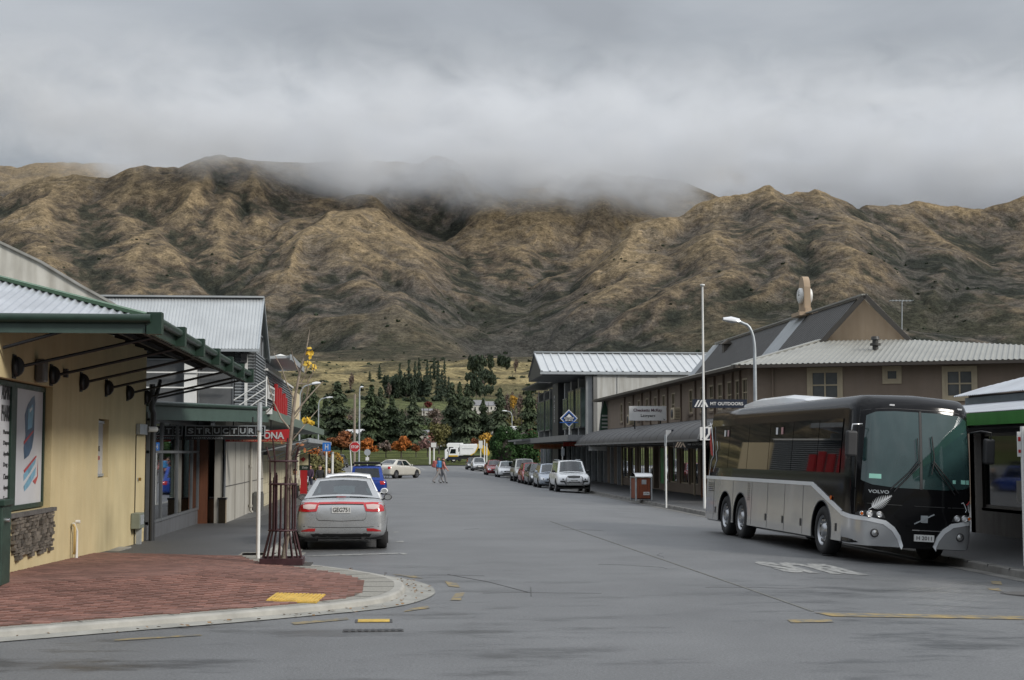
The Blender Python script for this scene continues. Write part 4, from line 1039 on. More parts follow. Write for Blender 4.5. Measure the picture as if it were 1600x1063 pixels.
MB().box((-2.80, 55.2, 2.36), (-2.74, 77.2, 2.52)).build('fascia', GALV, B3)
for y in (58, 64, 70, 76): MB().bar((-4.48, y, 1.75), (-2.9, y, 2.36), .05, .05).build('strut', GALV, B3)
MB().box((-4.45, 55.6, 1.9), (-4.3, 55.75, 2.1)).build('hook', DARK, B3)

# ================================================================ HANGING SIGNS ON THE LEFT
t = thing('structure_shop_sign', 'long black framed sign with white outlined capitals hung under the green canopy', 'sign', (-4.2, 40, 2.5))
MB().box((-5.20, 40.0, 2.44), (-3.18, 40.08, 2.68)).build('panel', BLACK, t)
fr_ = MB()
for z in (2.43, 2.68): fr_.box((-5.22, 39.97, z), (-3.16, 40.1, z + .02))
for x in (-5.22, -3.18): fr_.box((x, 39.97, 2.45), (x + .02, 40.1, 2.68))
for k in range(1, 9): fr_.box((-5.2 + k * 2.02 / 9, 39.985, 2.46), (-5.19 + k * 2.02 / 9, 39.999, 2.67))
fr_.build('frame', GALV, t)
for k, ch in enumerate('STRUCTURE'): text(ch, 'letter', t, (-5.16 + k * 2.02 / 9, 39.995, 2.49), (1, 0, 0), UP, .15, .14, GALV, .004, .03)
MB().box((-5.20, 40.0, 2.33), (-3.18, 40.06, 2.42)).build('lower_panel', BLACK, t)
text('HOMEWARES', 'lettering', t, (-5.05, 39.995, 2.35), (1, 0, 0), UP, .8, .045, GALV)
MB().box((-4.9, 40.02, 2.68), (-4.87, 40.05, 2.93)).build('hanger', BLACK, t); MB().box((-3.5, 40.02, 2.68), (-3.47, 40.05, 2.93)).build('hanger', BLACK, t)
t = thing('red_resort_sign', 'red hanging sign with big grey capitals behind the black framed sign', 'sign', (-3.6, 43, 2.5))
MB().prism([(-4.5, 43, 2.30), (-2.71, 43, 2.30), (-2.71, 43, 2.66), (-4.5, 43, 2.52)], (0, .08, 0)).build('panel', SIGNRED, t)
text('CARDRONA', 'lettering', t, (-4.28, 42.99, 2.375), (1, 0, 0), UP, 1.42, .20, M('sign_silver', (.5, .5, .5), .4), .005, .03)
text('ALPINE RESORT NEW ZEALAND', 'lettering', t, (-4.38, 42.99, 2.315), (1, 0, 0), UP, 1.55, .035, M('sign_tan', (.55, .40, .25), .5), .004, .0)
MB().box((-4.3, 43.02, 2.5), (-4.27, 43.05, 2.93)).build('hanger', BLACK, t); MB().box((-3.25, 43.02, 2.6), (-3.22, 43.05, 2.93)).build('hanger', BLACK, t)
# ================================================================ RIGHT SIDE
BRW = M('taupe_render', (.235, .185, .145), .85, var=.08, vs=.9, bump=.25, bs=30, streak=.05)
BRW2 = M('sand_render', (.40, .305, .215), .85, var=.08, vs=.9, bump=.15, streak=.08)
BEIGE = M('beige_joinery', (.44, .37, .255), .6, var=.08, vs=4)
DROOF = M('charcoal_roof', (.055, .052, .048), .55, .1, .15, 1.2)
LROOF = M('weathered_ribbed_roof', (.30, .30, .275), .5, .25, .12, 1.0, rvar=.06)
CANM = M('charcoal_canopy', (.050, .048, .047), .5, .1, .15, 1.5, streak=.12)
XW = 15.7
B = thing('brown_office_building', 'long taupe rendered two storey building with steep charcoal roof and small beige windows', 'building', (18, 80, -.1))
A0 = Vector((15.7, 64.0, 0)); A1 = Vector((29.0, 58.0, 0)); ad = (A1 - A0).normalized(); an = Vector((ad.y, -ad.x, 0))     # an points towards the street corner
ZE = 5.75
upper = MB()
# street wall, upper storey; windows are set into it
wy = []
for px in (971, 983.5, 998, 1011, 1024, 1037, 1052, 1079.5, 1097, 1111.5, 1125, 1140, 1153, 1164): wy.append(gx(px, 640, XW).y)
ops = []
for k, y in enumerate(wy): ops.append((108 - y - .45, 108 - y + .45, 4.0, 5.25))
wall(upper, (15.7, 108), (15.7, 64.0), 3.35, ZE + .1, .3, ops)
LF = (A1 - A0).length
fo = []
def fu(px): 
    # distance along the front face of the sight line through column px
    r = ray(px, 600); t = (A0.x * an.x + A0.y * an.y) / (r.x * an.x + r.y * an.y); p = r * t; return (Vector((p.x, p.y, 0)) - A0).dot(ad), p.y
def fzv(px, py):
    r = ray(px, py); t = (A0.x * an.x + A0.y * an.y) / (r.x * an.x + r.y * an.y); return 2 + r.z * t
front_w = []
for x0, x1, y0, y1, nx, ny in ((1266, 1312, 579, 625, 2, 2), (1384, 1404, 577, 595, 1, 1), (1477, 1522, 577, 622, 2, 2), (1203, 1240, 579, 625, 2, 2)):
    u0, u1 = fu(x0)[0], fu(x1)[0]; z1 = fzv((x0+x1)/2, y0); z0 = fzv((x0+x1)/2, y1); front_w.append((u0, u1, z0, z1, nx, ny))
front_w = front_w[:3]
wall(upper, A0, A1, -.2, ZE + .1, .3, [(a, b, c, d) for a, b, c, d, _, _ in front_w])
upper.box((16.3, 65, 3.4), (16.4, 107, 5.7))
upper.build('wall', BRW, B)
for k, y in enumerate(wy):
    f = win(B, (15.80, y + .45, 4.0), (0, -1, 0), .90, 1.25, 2, 2, .07, .10, BEIGE, DGLASS)
ds = MB()
PST = M('brown_strip_render', (.17, .13, .10), .8, var=.15)
for k, y in enumerate(wy): MB().box((15.64, y - .55, 3.88), (15.72, y + .55, 3.97)).build('sill', PST, B)
for k, y in enumerate(wy[:-1]):
    ym = (y + wy[k + 1]) / 2; MB().box((15.60, ym - .05, 3.35), (15.70, ym + .05, ZE)).build('pilaster_strip', PST, B)
for a, b, c, d, nx, ny in front_w:
    o0 = A0 + ad * a - an * .10 + UP * c
    f = win(B, o0, ad, b - a, d - c, nx, ny, .10 if nx > 1 else .08, .13, BEIGE, M('curtained_pane', (.10, .105, .105), .15, var=.3, vs=1))
    s_ = MB(); t_ = .13
    for (u0, u1, v0, v1) in ((a - t_, a, c - t_, d + t_), (b, b + t_, c - t_, d + t_), (a, b, d, d + t_), (a, b, c - t_, c)):
        q = [A0 + ad * u0 + UP * v0, A0 + ad * u1 + UP * v0, A0 + ad * u1 + UP * v1, A0 + ad * u0 + UP * v1]; s_.prism([p for p in q], an * .05)
    s_.build('surround', BEIGE, f)
# lower roof: street slope and front slope meeting at a hip
e0 = Vector((15.05, 63.6, ZE)); ef = Vector((15.05, 108.5, ZE + .05))
lr = 5.9; slope = .26
bs_ = Vector((1, 0, slope)).normalized()
tl = math.hypot(5.3, 5.3 * slope)
LRO = LROOF
top_l = gy(1283, 533, 70.5); top_r = gy(1415, 531, 68.2)
# street slope as a grid between eave and the foot of the steep roof
sheet('street_roof_slope', e0 + Vector((0, 0, 0)), (0, 1, 0), bs_, [(0, .05), (7.4, tl), (44.5, tl)], LRO, B, .35, .03, 'rib')
# front slope
f0 = A0 + an * .6 - ad * .6; f0.z = ZE; f1 = A1 + an * .6 + ad * .5; f1.z = ZE
fe = (f1 - f0).length
rows = []
def lerpz(a, b, t): return a.lerp(b, t)
N_ = 70
mbf = MB(); r0 = []; r1 = []
eR = fe
for i in range(N_ * 5 + 1):
    u = i / (N_ * 5) * fe; k = (i % 5)
    h = .035 if k in (1, 2) else 0
    p = f0.lerp(f1, u / fe)
    # slope direction runs straight back from the eave, ends at the hips or at the foot of the gable
    dirb = -an
    pl_, pr_ = top_l, top_r
    ul = (Vector((pl_.x, pl_.y, 0)) - Vector((f0.x, f0.y, 0))).dot(ad); ur = (Vector((pr_.x, pr_.y, 0)) - Vector((f0.x, f0.y, 0))).dot(ad)
    wl_ = (Vector((pl_.x, pl_.y, 0)) - Vector((f0.x, f0.y, 0))).dot(dirb); wr_ = (Vector((pr_.x, pr_.y, 0)) - Vector((f0.x, f0.y, 0))).dot(dirb)
    zt = lambda uu: float(np.interp(uu, [0, ul, ur, fe + 4], [ZE, pl_.z, pr_.z, ZE])); wt = lambda uu: float(np.interp(uu, [0, ul, ur, fe + 4], [0.02, wl_, wr_, .02]))
    q = Vector((p.x, p.y, 0)) + dirb * wt(u); r0.append(p + UP * h); r1.append(Vector((q.x, q.y, zt(u) + h)))
mbf.grid([r0, r1]); mbf.build('front_roof_slope', LRO, B)
hp = MB(); hp.bar(f0, r1[int(N_ * 5 * ul / fe)] + UP * .03, .25, .06); hp.build('hip_cap', LRO, B)
gu = MB(); gu.bar(f0 - UP * .07 + an * .04, f1 - UP * .07 + an * .04, .12, .14); gu.bar(e0 + Vector((-.05, -.2, -.07)), ef + Vector((-.05, 0, -.07)), .12, .14); gu.build('gutter', M('brown_gutter', (.06, .05, .042), .5), B)
so_ = MB(); so_.prism([(15.05, 63.4, ZE - .12), (15.7, 63.9, ZE - .12), (15.7, 108.4, ZE - .12), (15.05, 108.4, ZE - .12)], (0, 0, .04)); q = [f0 - UP * .12, f1 - UP * .12, f1 - UP * .12 - an * .6, f0 - UP * .12 - an * .6]; so_.prism([tuple(p) for p in q], (0, 0, .03)); so_.build('soffit', M('soffit_brown', (.12, .10, .08), .7), B)
# steep roof
gA = gy(1342, 466, 69.6); gL = top_l.copy(); gR = top_r.copy(); gA = Vector(((gL.x + gR.x) / 2 + .0, (gL.y + gR.y) / 2, gA.z))
gd_ = Vector((0, 1, 0))
rb = gy(1118, 535, 100.5); LEN = 31.5
gw = MB(); inset = .0
gw.prism([gL + UP * -.6, gR + UP * -.6, gR, gA, gL], Vector((0, .25, 0))); gw.build('gable_wall', BRW2, B)
def steep(y0, y1, mat, nm, p, am):
    for side, g0 in ((0, gL), (1, gR)):
        o_ = Vector((g0.x, g0.y + y0, g0.z)); bv = gA - g0; 
        bvv = Vector((gA.x - g0.x, 0, gA.z - g0.z)); L_ = bvv.length
        ex = -bvv.normalized() * .25
        if side: o_.y = gL.y + y0
        sheet(nm, o_ + ex, (0, 1, 0), bvv, [(0, L_ + .25), (y1 - y0, L_ + .25)], mat, B, p, am, 'rib')
steep(-.35, 8.2, DROOF, 'steep_roof', .4, .02)
steep(8.2, 11.6, ZINC2, 'roof_light_strip', .34, .05)
steep(11.6, LEN - 2, DROOF, 'steep_roof', .4, .02)
steep(LEN - 2, LEN, ZINC2, 'roof_light_strip', .34, .05)
vg = MB(); vg.bar(gL + Vector((-.2, -.4, -.22)), gA + Vector((0, -.4, .06)), .07, .22); vg.bar(gR + Vector((.2, -.4, -.22)), gA + Vector((0, -.4, .06)), .07, .22); vg.build('barge_board', M('barge_brown', (.09, .08, .07), .5), B)
MB().bar(gA + Vector((0, -.4, .1)), gA + Vector((0, LEN, .1)), .3, .07).build('ridge_cap', LRO, B)
MB().prism([(gL.x, gL.y + LEN - .2, gL.z), (gR.x, gL.y + LEN - .2, gR.z), (gA.x, gL.y + LEN - .2, gA.z)], (0, .2, 0)).build('gable_wall', BRW2, B)
ty = MB(); ty.box((-2.0, 0, 0), (0, 1.0, .12)); 
# roof vents
v1 = MB(); c = gy(1112, 545, 97); 
v1.box((gL.x + .9, 95.3, gA.z - 1.3), (gL.x + 1.35, 95.8, gA.z - .35)); v1.prism([(gL.x + .75, 95.15, gA.z - .35), (gL.x + 1.5, 95.15, gA.z - .35), (gL.x + 1.12, 95.15, gA.z - .05)], (0, .8, 0)); v1.build('roof_vent', M('vent_brown', (.08, .07, .06), .6), B)
v2 = MB(); p = gy(1368, 556, 65.3); v2.cyl(p, p + UP * .75, .13, n=12); v2.cyl(p + UP * .45, p + UP * .55, .24, n=14); v2.cyl(p + UP * .72, p + UP * .86, .2, .16, n=12); v2.build('flue', M('dark_flue', (.05, .048, .045), .5), B)
dn = MB(); p = A0 + ad * 1.0 + an * .06; dn.cyl((p.x, p.y, -.1), (p.x, p.y, ZE - .1), .05, n=8); dn.build('downpipe', BRW, B)
# ground floor shopfronts along the footpath
gf = MB(); shop_ops = []
for px0, px1 in ((964, 1000), (1011, 1033), (1044, 1066)): pass
SH = [('b', 108, 100), ('g', 99.6, 97.2), ('g', 96.9, 94.5), ('w', 94.5, 93.5), ('g', 93.4, 90.9), ('g', 90.6, 88.0), ('d', 87.6, 86.0), ('g', 85.6, 83.2), ('g', 82.9, 80.7), ('w', 80.7, 79.9), ('g', 79.8, 77.6), ('g', 77.3, 75.1), ('d', 74.4, 70.6), ('g', 70.2, 67.4), ('g', 67.1, 64.6)]
ops = [(108 - a, 108 - b, .35 if k == 'g' else -.1, 2.35) for k, a, b in SH if k in 'gd']
wall(gf, (15.7, 108), (15.7, 64.0), -.4, 3.35, .3, ops); gf.build('ground_floor_wall', BRW, B)
for k, a, b in SH:
    if k == 'g': win(B, (15.85, a, .35), (0, -1, 0), a - b, 2.0, 2, 1, .06, .06, BEIGE, WGLASS, name='shop_window')
    if k == 'd': MB().box((16.6, b, -.1), (16.65, a, 2.4)).build('shop_door', DARK, B)
ib = MB(); ib.box((19.5, 64.3, -.1), (19.6, 108, 3.3)); ib.box((16.0, 64.3, -.12), (19.5, 108, -.08)); ib.box((16, 64.3, 3.0), (19.5, 108, 3.1)); ib.build('interior', M('shop_interior_right', (.07, .06, .05), .8, var=.5, vs=1.2), B)
dsp = MB(); rr_ = random.Random(4)
for k in range(46):
    y = 65 + k * .93; dsp.box((16.4 + rr_.random() * 1.6, y, -.05), (16.7 + rr_.random() * 1.8, y + .45, .6 + rr_.random() * 1.2))
dsp.build('display', M('goods_right', (.20, .16, .13), .7, var=.9, vs=2.2), B)
MB().box((15.55, 83.4, .25), (15.68, 84.6, 2.25)).build('green_banner', M('bright_green', (.03, .26, .05), .5), B)
MB().box((15.60, 92.0, 2.4), (15.68, 97.0, 2.8)).build('dark_green_sign', M('deep_green', (.015, .05, .02), .5), B)
for a, b in ((91, 86.5), (84, 79), (77.5, 75)): MB().box((15.60, b, 2.42), (15.68, a, 2.85)).build('name_board', M('dull_name_board', (.10, .09, .09), .5, var=.4, vs=2), B)
# barrel canopy
cp_ = MB(); prof = []
for k in range(9):
    t = k / 8 * PI / 2; prof.append((15.7 - 3.2 * math.sin(t) ** 1.0 * 1.0, 2.52 + 1.05 * math.cos(t)))
prof = [(15.7 - 3.3 * math.sin(k / 10 * PI / 2), 2.52 + 1.06 * math.cos(k / 10 * PI / 2)) for k in range(11)]
ysc = np.linspace(59.2, 98, 40)
cp_.grid([[(x, y, z) for x, z in prof] for y in ysc], smooth=True)
cp_.grid([[(x, y, z - .04) for x, z in prof] for y in ysc], smooth=True, flip=True)
CAN = cp_.build('canopy', CANM, B)
ed = MB(); ed.tube([(x, 59.18, z) for x, z in prof], .035, 6); ed.build('end_trim', M('pale_trim', (.35, .35, .34), .5), CAN)
MB().box((12.34, 59.2, 2.44), (12.42, 98, 2.53)).build('canopy_edge', M('canopy_edge_grey', (.17, .17, .17), .5), CAN)
MB().prism([(x, 59.22, z - .03) for x, z in prof] + [(15.7, 59.22, 2.5)], (0, .04, 0)).build('end_panel', CANM, CAN)
MB().box((12.5, 59.4, 2.36), (15.6, 98, 2.40)).build('canopy_ceiling', M('canopy_ceiling', (.06, .058, .055), .8), CAN)
for y in np.arange(61, 98, 1.9): MB().tube([(x, y, z + .003) for x, z in prof], .008, 4).build('canopy_rib', CANM, CAN)
for y in (60, 66, 74, 82, 90, 97): MB().cyl((15.3, y, -.13), (15.3, y, 2.4), .045, n=8).build('column', BEIGE, B)

# clock on the ridge
t = thing('ridge_clock', 'sand coloured clock slab with round white faces standing on the charcoal ridge', 'clock', (gA.x, 79.2, gA.z))
cx_, cy_ = gA.x, 79.2; zb = gA.z + .1
s_ = MB(); P = []
for yy, zz in ((-.72, 0), (.72, 0), (.72, .3), (.55, .3), (.55, 1.45)): P.append((cx_ - .15, cy_ + yy, zb + zz))
for k in range(1, 10): a = k / 10 * PI; P.append((cx_ - .15, cy_ + .50 * math.cos(a), zb + 1.5 + .50 * math.sin(a) * 1.1))
P += [(cx_ - .15, cy_ - .55, zb + 1.45), (cx_ - .15, cy_ - .55, zb + .3), (cx_ - .15, cy_ - .72, zb + .3)]
s_.prism(P, (.34, 0, 0)); s_.build('slab', BRW2, t)
MB().box((cx_ - .5, cy_ - .8, zb - .12), (cx_ + .55, cy_ + .8, zb + .08)).build('plinth', BRW2, t)
for sgn in (-1, 1):
    f = MB(); x0 = cx_ + (-.15 if sgn < 0 else .19)
    f.lathe([(0, .17 * sgn), (.36, .17 * sgn), (.42, .12 * sgn), (.42, 0)], (x0, cy_ - .02, zb + 1.0), 'x', 26); fo_ = f.build('clock_face', WHITEP, t)
    hd = MB(); xx = x0 + .175 * sgn; hd.bar((xx, cy_, zb + 1.0), (xx, cy_ + .02, zb + 1.28), .012, .03); hd.bar((xx, cy_, zb + 1.0), (xx, cy_ - .2, zb + 1.05), .012, .03)
    for k in range(12): a = k * PI / 6; hd.bar((xx, cy_ + .31 * math.sin(a), zb + 1.0 + .31 * math.cos(a)), (xx, cy_ + .35 * math.sin(a), zb + 1.0 + .35 * math.cos(a)), .01, .02)
    hd.build('hands', BLACK, fo_)
# aerial
t = thing('television_aerial', 'tall thin aerial mast on the ribbed hip roof', 'aerial', tuple(gy(1409, 528, 71)))
p = gy(1409, 528, 71); q = gy(1409.5, 470, 71); a_ = MB(); a_.cyl(p, q, .025, n=6); a_.build('mast', GALV, t)
a_ = MB(); a_.bar(q + Vector((-.6, 0, 0)), q + Vector((.5, 0, 0)), .03, .03)
for k in range(7): a_.bar(q + Vector((-.55 + k * .17, -.3, 0)), q + Vector((-.55 + k * .17, .3, 0)), .02, .02)
a_.build('antenna', GALV, t)

# air conditioners, signs standing on the canopy
def aircon(px, py, w, label, Y):
    p = gx(px, py, 15.0); t = thing('air_conditioner', label, 'air conditioner', (p.x, p.y, p.z))
    MB().box((p.x - .15, p.y - .45, p.z), (p.x + .2, p.y + .45, p.z + .62)).build('case', BEIGE, t, bevel=.015)
    g_ = MB(); g_.lathe([(0, -.03), (.22, -.03), (.24, 0)], (p.x - .15, p.y + .05, p.z + .31), 'x', 18); g_.build('fan_grille', DARK, t)
    fb = MB()
    for k in range(6): fb.box((p.x - .08, p.y - .465, p.z + .08 + k * .08), (p.x + .15, p.y - .452, p.z + .10 + k * .08))
    fb.build('vent_slats', DARK, t)
aircon(1055, 656, 0, 'cream air conditioner beside the upper windows between the two roof signs', 0)
aircon(985, 664, 0, 'air conditioner half hidden behind the white lawyers sign', 0)
t = thing('lawyers_sign', 'white rectangular sign with two lines of dark lettering on the charcoal canopy', 'sign', (14, 80, 3.4))
MB().box((13.02, 80, 3.70), (15.04, 80.06, 4.48)).build('panel', SIGNW, t)
for x in (13.3, 14.7): MB().box((x, 80.06, 3.1), (x + .06, 80.12, 3.9)).build('leg', BLACK, t)
text('Checketts McKay', 'lettering', t, (13.25, 79.99, 4.14), (1, 0, 0), UP, 1.55, .20, M('plum_lettering', (.07, .01, .03), .5), .005, .012)
text('Lawyers', 'lettering', t, (13.65, 79.99, 3.86), (1, 0, 0), UP, .78, .19, TEXTB, .005, .01)
MB().prism([(14.9, 79.99, 3.74), (14.98, 79.99, 3.74), (14.86, 79.99, 3.82)], (0, .004, 0)).build('corner_mark', TEXTB, t)
t = thing('outdoor_store_sign', 'dark navy box sign with white stripes and capitals on a post above the canopy end', 'sign', (12.6, 60, 3.5))
MB().box((12.38, 60, 3.80), (14.6, 60.25, 4.14)).build('panel', NAVY, t); MB().box((12.75, 60.08, 2.9), (12.95, 60.2, 3.8)).build('post', BLACK, t)
def stripes(par, x, y, z, h, m_, k=1.0):
    for i in range(3):
        MB().prism([(x + i * .13 * k, y, z), (x + i * .13 * k + .07 * k, y, z), (x + i * .13 * k + .07 * k + h * .55, y, z + h), (x + i * .13 * k + h * .55, y, z + h)], (0, .006, 0)).build('stripe', m_, par)
    MB().prism([(x + .50 * k, y, z), (x + .58 * k, y, z), (x + .58 * k - h * .3, y, z + h * .6), (x + .44 * k, y, z + h), (x + .36 * k, y, z + h)], (0, .006, 0)).build('stripe', m_, par)
stripes(t, 12.42, 59.992, 3.83, .28, SIGNW)
text('MT OUTDOORS', 'lettering', t, (13.08, 59.992, 3.90), (1, 0, 0), UP, 1.35, .13, SIGNW, .005, .015)
t = thing('striped_square_sign', 'square white sign with two slanted navy bars hung on the canopy corner', 'sign', (12.7, 58.6, 2.8))
MB().box((12.42, 58.9, 2.48), (13.02, 58.96, 3.0)).build('panel', SIGNW, t)
for x in (12.48, 12.70): MB().prism([(x, 58.892, 2.53), (x + .10, 58.892, 2.53), (x + .26, 58.892, 2.74), (x + .26, 58.892, 2.95), (x + .16, 58.892, 2.95), (x + .16, 58.892, 2.77)], (0, .006, 0)).build('stripe', NAVY, t)
t = thing('under_canopy_sign', 'black sign with pale stripes and small capitals hanging under the canopy end', 'sign', (12.5, 61, 2.2))
MB().box((11.75, 61, 2.16), (13.2, 61.05, 2.44)).build('panel', BLACK, t); MB().box((12.6, 61.01, 2.44), (12.64, 61.04, 2.5)).build('hanger', BLACK, t)
stripes(t, 11.80, 60.992, 2.2, .22, M('tan_stripe', (.45, .36, .28), .5), .8); text('MT OUTDOORS', 'lettering', t, (12.35, 60.992, 2.29), (1, 0, 0), UP, .78, .06, SIGNW, .004)
t = thing('flag_logo_sign', 'small navy and white panel fixed to the curved canopy face', 'sign', (12.3, 66, 2.8))
MB().box((12.36, 66, 2.48), (13.05, 66.04, 3.0)).build('panel', NAVY, t); MB().box((12.37, 65.992, 2.49), (12.62, 65.999, 2.99)).build('white_half', SIGNW, t)
text('OUTDOOR', 'lettering', t, (12.68, 65.992, 2.78), (1, 0, 0), UP, .33, .06, SIGNW, .003)
t = thing('white_footpath_sign', 'small white notched sign hanging from the canopy edge', 'sign', (12.3, 92, 2.3))
s_ = MB(); s_.prism([(12.45, 92, 2.1), (13.55, 92, 2.1), (13.55, 92, 2.6), (13.2, 92, 2.6), (13.2, 92, 2.35), (12.85, 92, 2.35), (12.85, 92, 2.6), (12.45, 92, 2.6)], (0, .04, 0)); s_.build('panel', SIGNW, t)

# ================================================================ TALL CONCRETE AND GLASS BUILDING
B = thing('concrete_glass_building', 'tall pale concrete building with glass bays and white ribbed overhanging gable roof', 'building', (20, 125, -.1))
w = MB(); wall(w, (15.7, 150), (15.7, 113.3), -.4, 7.95, .3, [(1.5, 12.5, 3.8, 7.6), (20.5, 33, 3.8, 7.9), (.5, 36, 0, 3.0)], 0); w.build('street_wall', M('grey_concrete_wall', (.20, .20, .195), .8, var=.15, vs=.6, streak=.2), B)
w = MB(); wall(w, (15.7, 113.32), (24, 113.32), -.4, 8.05, .3); w.box((24.0, 113.6, 0), (42, 113.9, 8.0)); w.build('end_wall', M('pale_board_concrete', (.50, .50, .475), .8, var=.10, vs=.5, streak=.22), B)
jn = MB(); jn.box((17.5, 113.285, 3), (17.54, 113.3, 8.35))
for z in (7.7, 6.5, 5.3): jn.box((18.3, 113.28, z), (20.6, 113.3, z + .06))
jn.build('panel_joint', M('joint_grey', (.16, .16, .155), .8), B)
for y in (113.6, 118, 122.8, 127.2, 134, 139, 144, 149.2): MB().box((15.2, y, 3.2), (15.66, y + .7, 7.9)).build('fin', M('steel_fin', (.33, .34, .345), .5, .3, .1), B)
for y0, y1, z0, z1 in ((115.2, 118.4, 3.9, 6.9), (119.6, 123.4, 3.9, 6.9), (124, 127, 3.9, 6.4), (137, 141, 4.0, 6.8), (142, 148.5, 4.0, 6.8)):
    f = MB(); f.box((14.95, y0, z0), (15.68, y1, z0 + .1)); f.box((14.95, y0, z1), (15.68, y1, z1 + .1))
    for y in (y0, (y0 + y1) / 2, y1 - .06): f.box((14.95, y, z0), (15.02, y + .06, z1))
    f_ = f.build('glass_bay', FR, B); MB().box((14.97, y0 + .05, z0 + .1), (14.99, y1 - .05, z1)).build('pane', M('bay_glass', (.10, .13, .12), .08, var=.5, vs=.7, spec=.8), f_); MB().box((15.0, y0 + .03, z0 + .1), (15.65, y0 + .05, z1)).build('pane', M('bay_glass_side', (.16, .21, .19), .08, var=.4, vs=.9), f_)
MB().box((15.66, 113.5, 3.4), (15.9, 150, 7.9)).build('inner_glass', M('dim_glass', (.05, .055, .055), .1, var=.6, vs=.4), B)
MB().box((14.8, 129.0, .0), (15.65, 133.4, 8.0)).build('black_stair_tower', M('black_panel', (.025, .026, .028), .5, var=.3), B)
text('SPORTS', 'lettering', B, (14.79, 131.5, 4.6), (0, 0, 1), (0, 1, 0), 2.4, .5, SIGNW, .01)
MB().box((14.2, 124.2, 8.0), (16.2, 131, 8.15)).build('eave_slab', DSHEET, B); MB().box((13.6, 134, 8.2), (16, 150.4, 8.35)).build('eave_slab', DSHEET, B)
# gable roof across the street end: ridge runs away from the street
Yn, Ya, Yf = 113.2, 118.6, 124.0; ze = 8.12; zr = 9.85
bv = Vector((0, Ya - Yn, zr - ze)); L_ = bv.length
xL = gy(845, 583, Yn).x
sheet('roof_sheet', (xL, Yn, ze), (1, 0, 0), bv, [(0, L_), (34, L_)], M('white_ribbed_roof', (.58, .60, .61), .4, .3, .05, 1), B, .62, .07, 'rib')
sheet('roof_sheet', (xL, Yf, ze), (1, 0, 0), Vector((0, Ya - Yf, zr - ze)), [(0, L_), (34, L_)], M('white_ribbed_roof_back', (.55, .57, .58), .4, .3, .05, 1), B, .62, .07, 'rib')
MB().prism([(xL + .1, Yn, ze - .25), (xL + .1, Yf, ze - .25), (xL + .1, Yf, ze - .03), (xL + .1, Ya, zr - .05), (xL + .1, Yn, ze - .03)], (.1, 0, 0)).build('gable_panel', DSHEET, B)
MB().box((xL - .05, Yn - .1, ze - .22), (xL + 34, Yn, ze - .02)).build('gutter', GALV, B)
MB().box((xL + .1, Yn + .1, ze - .3), (16, Yf, ze - .26)).build('soffit', DSHEET, B)
MB().bar((xL, Ya, zr + .08), (xL + 34, Ya, zr + .08), .5, .08).build('ridge_cap', GALV, B)
# flat canopy over the footpath
cf = MB(); cf.box((11.9, 98.2, 2.75), (15.6, 140, 3.15)); cf.box((11.2, 124, 2.95), (15.6, 138, 3.1)); cf.build('flat_canopy', M('grey_steel_canopy', (.22, .225, .23), .5, .3, .12), B)
for y in np.arange(99, 150, 3.1): MB().box((15.3, y, -.2), (15.55, y + .12, 2.8)).build('shopfront_post', GALV, B)
MB().box((15.75, 99, -.2), (15.8, 150, 2.8)).build('shop_glass', DGLASS, B)
it = MB(); it.box((15.9, 108, -.3), (16.1, 113.6, 3.4)); it.build('infill_wall', GREYP, B)
t = thing('orange_lit_sign', 'long orange and white sign hanging under the grey flat canopy', 'sign', (12.5, 126, 2.4))
MB().box((12.2, 123.9, 2.28), (14.6, 124, 2.72)).build('panel', M('orange_sign_board', (.45, .22, .12), .5, var=.3, vs=3), t); text('RESTAURANT', 'lettering', t, (12.7, 123.88, 2.4), (1, 0, 0), UP, 1.75, .2, M('orange_letters', (.55, .12, .02), .5), .01, .02); MB().box((13, 123.92, 2.7), (13.05, 123.97, 2.95)).build('hanger', BLACK, t)
t = thing('red_lit_sign', 'red sign with pale letters beside the orange one under the flat canopy', 'sign', (13, 104, 2.4))
MB().box((12.3, 104, 2.42), (13.6, 104.08, 2.72)).build('panel', M('red_sign_board', (.35, .03, .02), .5), t); text('CAFE', 'lettering', t, (12.7, 103.98, 2.48), (1, 0, 0), UP, .6, .17, M('pale_orange_letters', (.6, .25, .15), .5), .01, .02); MB().box((13, 104.02, 2.7), (13.04, 104.06, 2.78)).build('hanger', BLACK, t)
t = thing('blue_diamond_sign', 'blue diamond sign with white mountain emblem on a post above the flat canopy', 'sign', tuple(gx(889, 684, 12.3)))
c = gx(889, 654, 12.3); r_ = .60
MB().prism([(c.x - r_, c.y, c.z), (c.x, c.y, c.z - r_), (c.x + r_, c.y, c.z), (c.x, c.y, c.z + r_)], (0, .1, 0)).build('panel', SIGNW, t)
r2 = r_ * .88; MB().prism([(c.x - r2, c.y - .012, c.z), (c.x, c.y - .012, c.z - r2), (c.x + r2, c.y - .012, c.z), (c.x, c.y - .012, c.z + r2)], (0, .012, 0)).build('blue_field', SBLUE, t)
r2 = r_ * .7; MB().prism([(c.x - r2, c.y - .02, c.z), (c.x, c.y - .02, c.z - r2), (c.x + r2, c.y - .02, c.z), (c.x, c.y - .02, c.z + r2)], (0, .008, 0)).build('navy_field', NAVY, t)
MB().prism([(c.x - .2, c.y - .03, c.z + .1), (c.x + .2, c.y - .03, c.z + .1), (c.x + .08, c.y - .03, c.z + .22), (c.x, c.y - .03, c.z + .3), (c.x - .1, c.y - .03, c.z + .18)], (0, .01, 0)).build('mountain_emblem', SIGNW, t)
text('OUTSIDE', 'lettering', t, (c.x - .33, c.y - .03, c.z - .03), (1, 0, 0), UP, .66, .11, SIGNW, .01, .02); text('SPORTS', 'lettering', t, (c.x - .26, c.y - .03, c.z - .18), (1, 0, 0), UP, .52, .11, SIGNW, .01, .02)
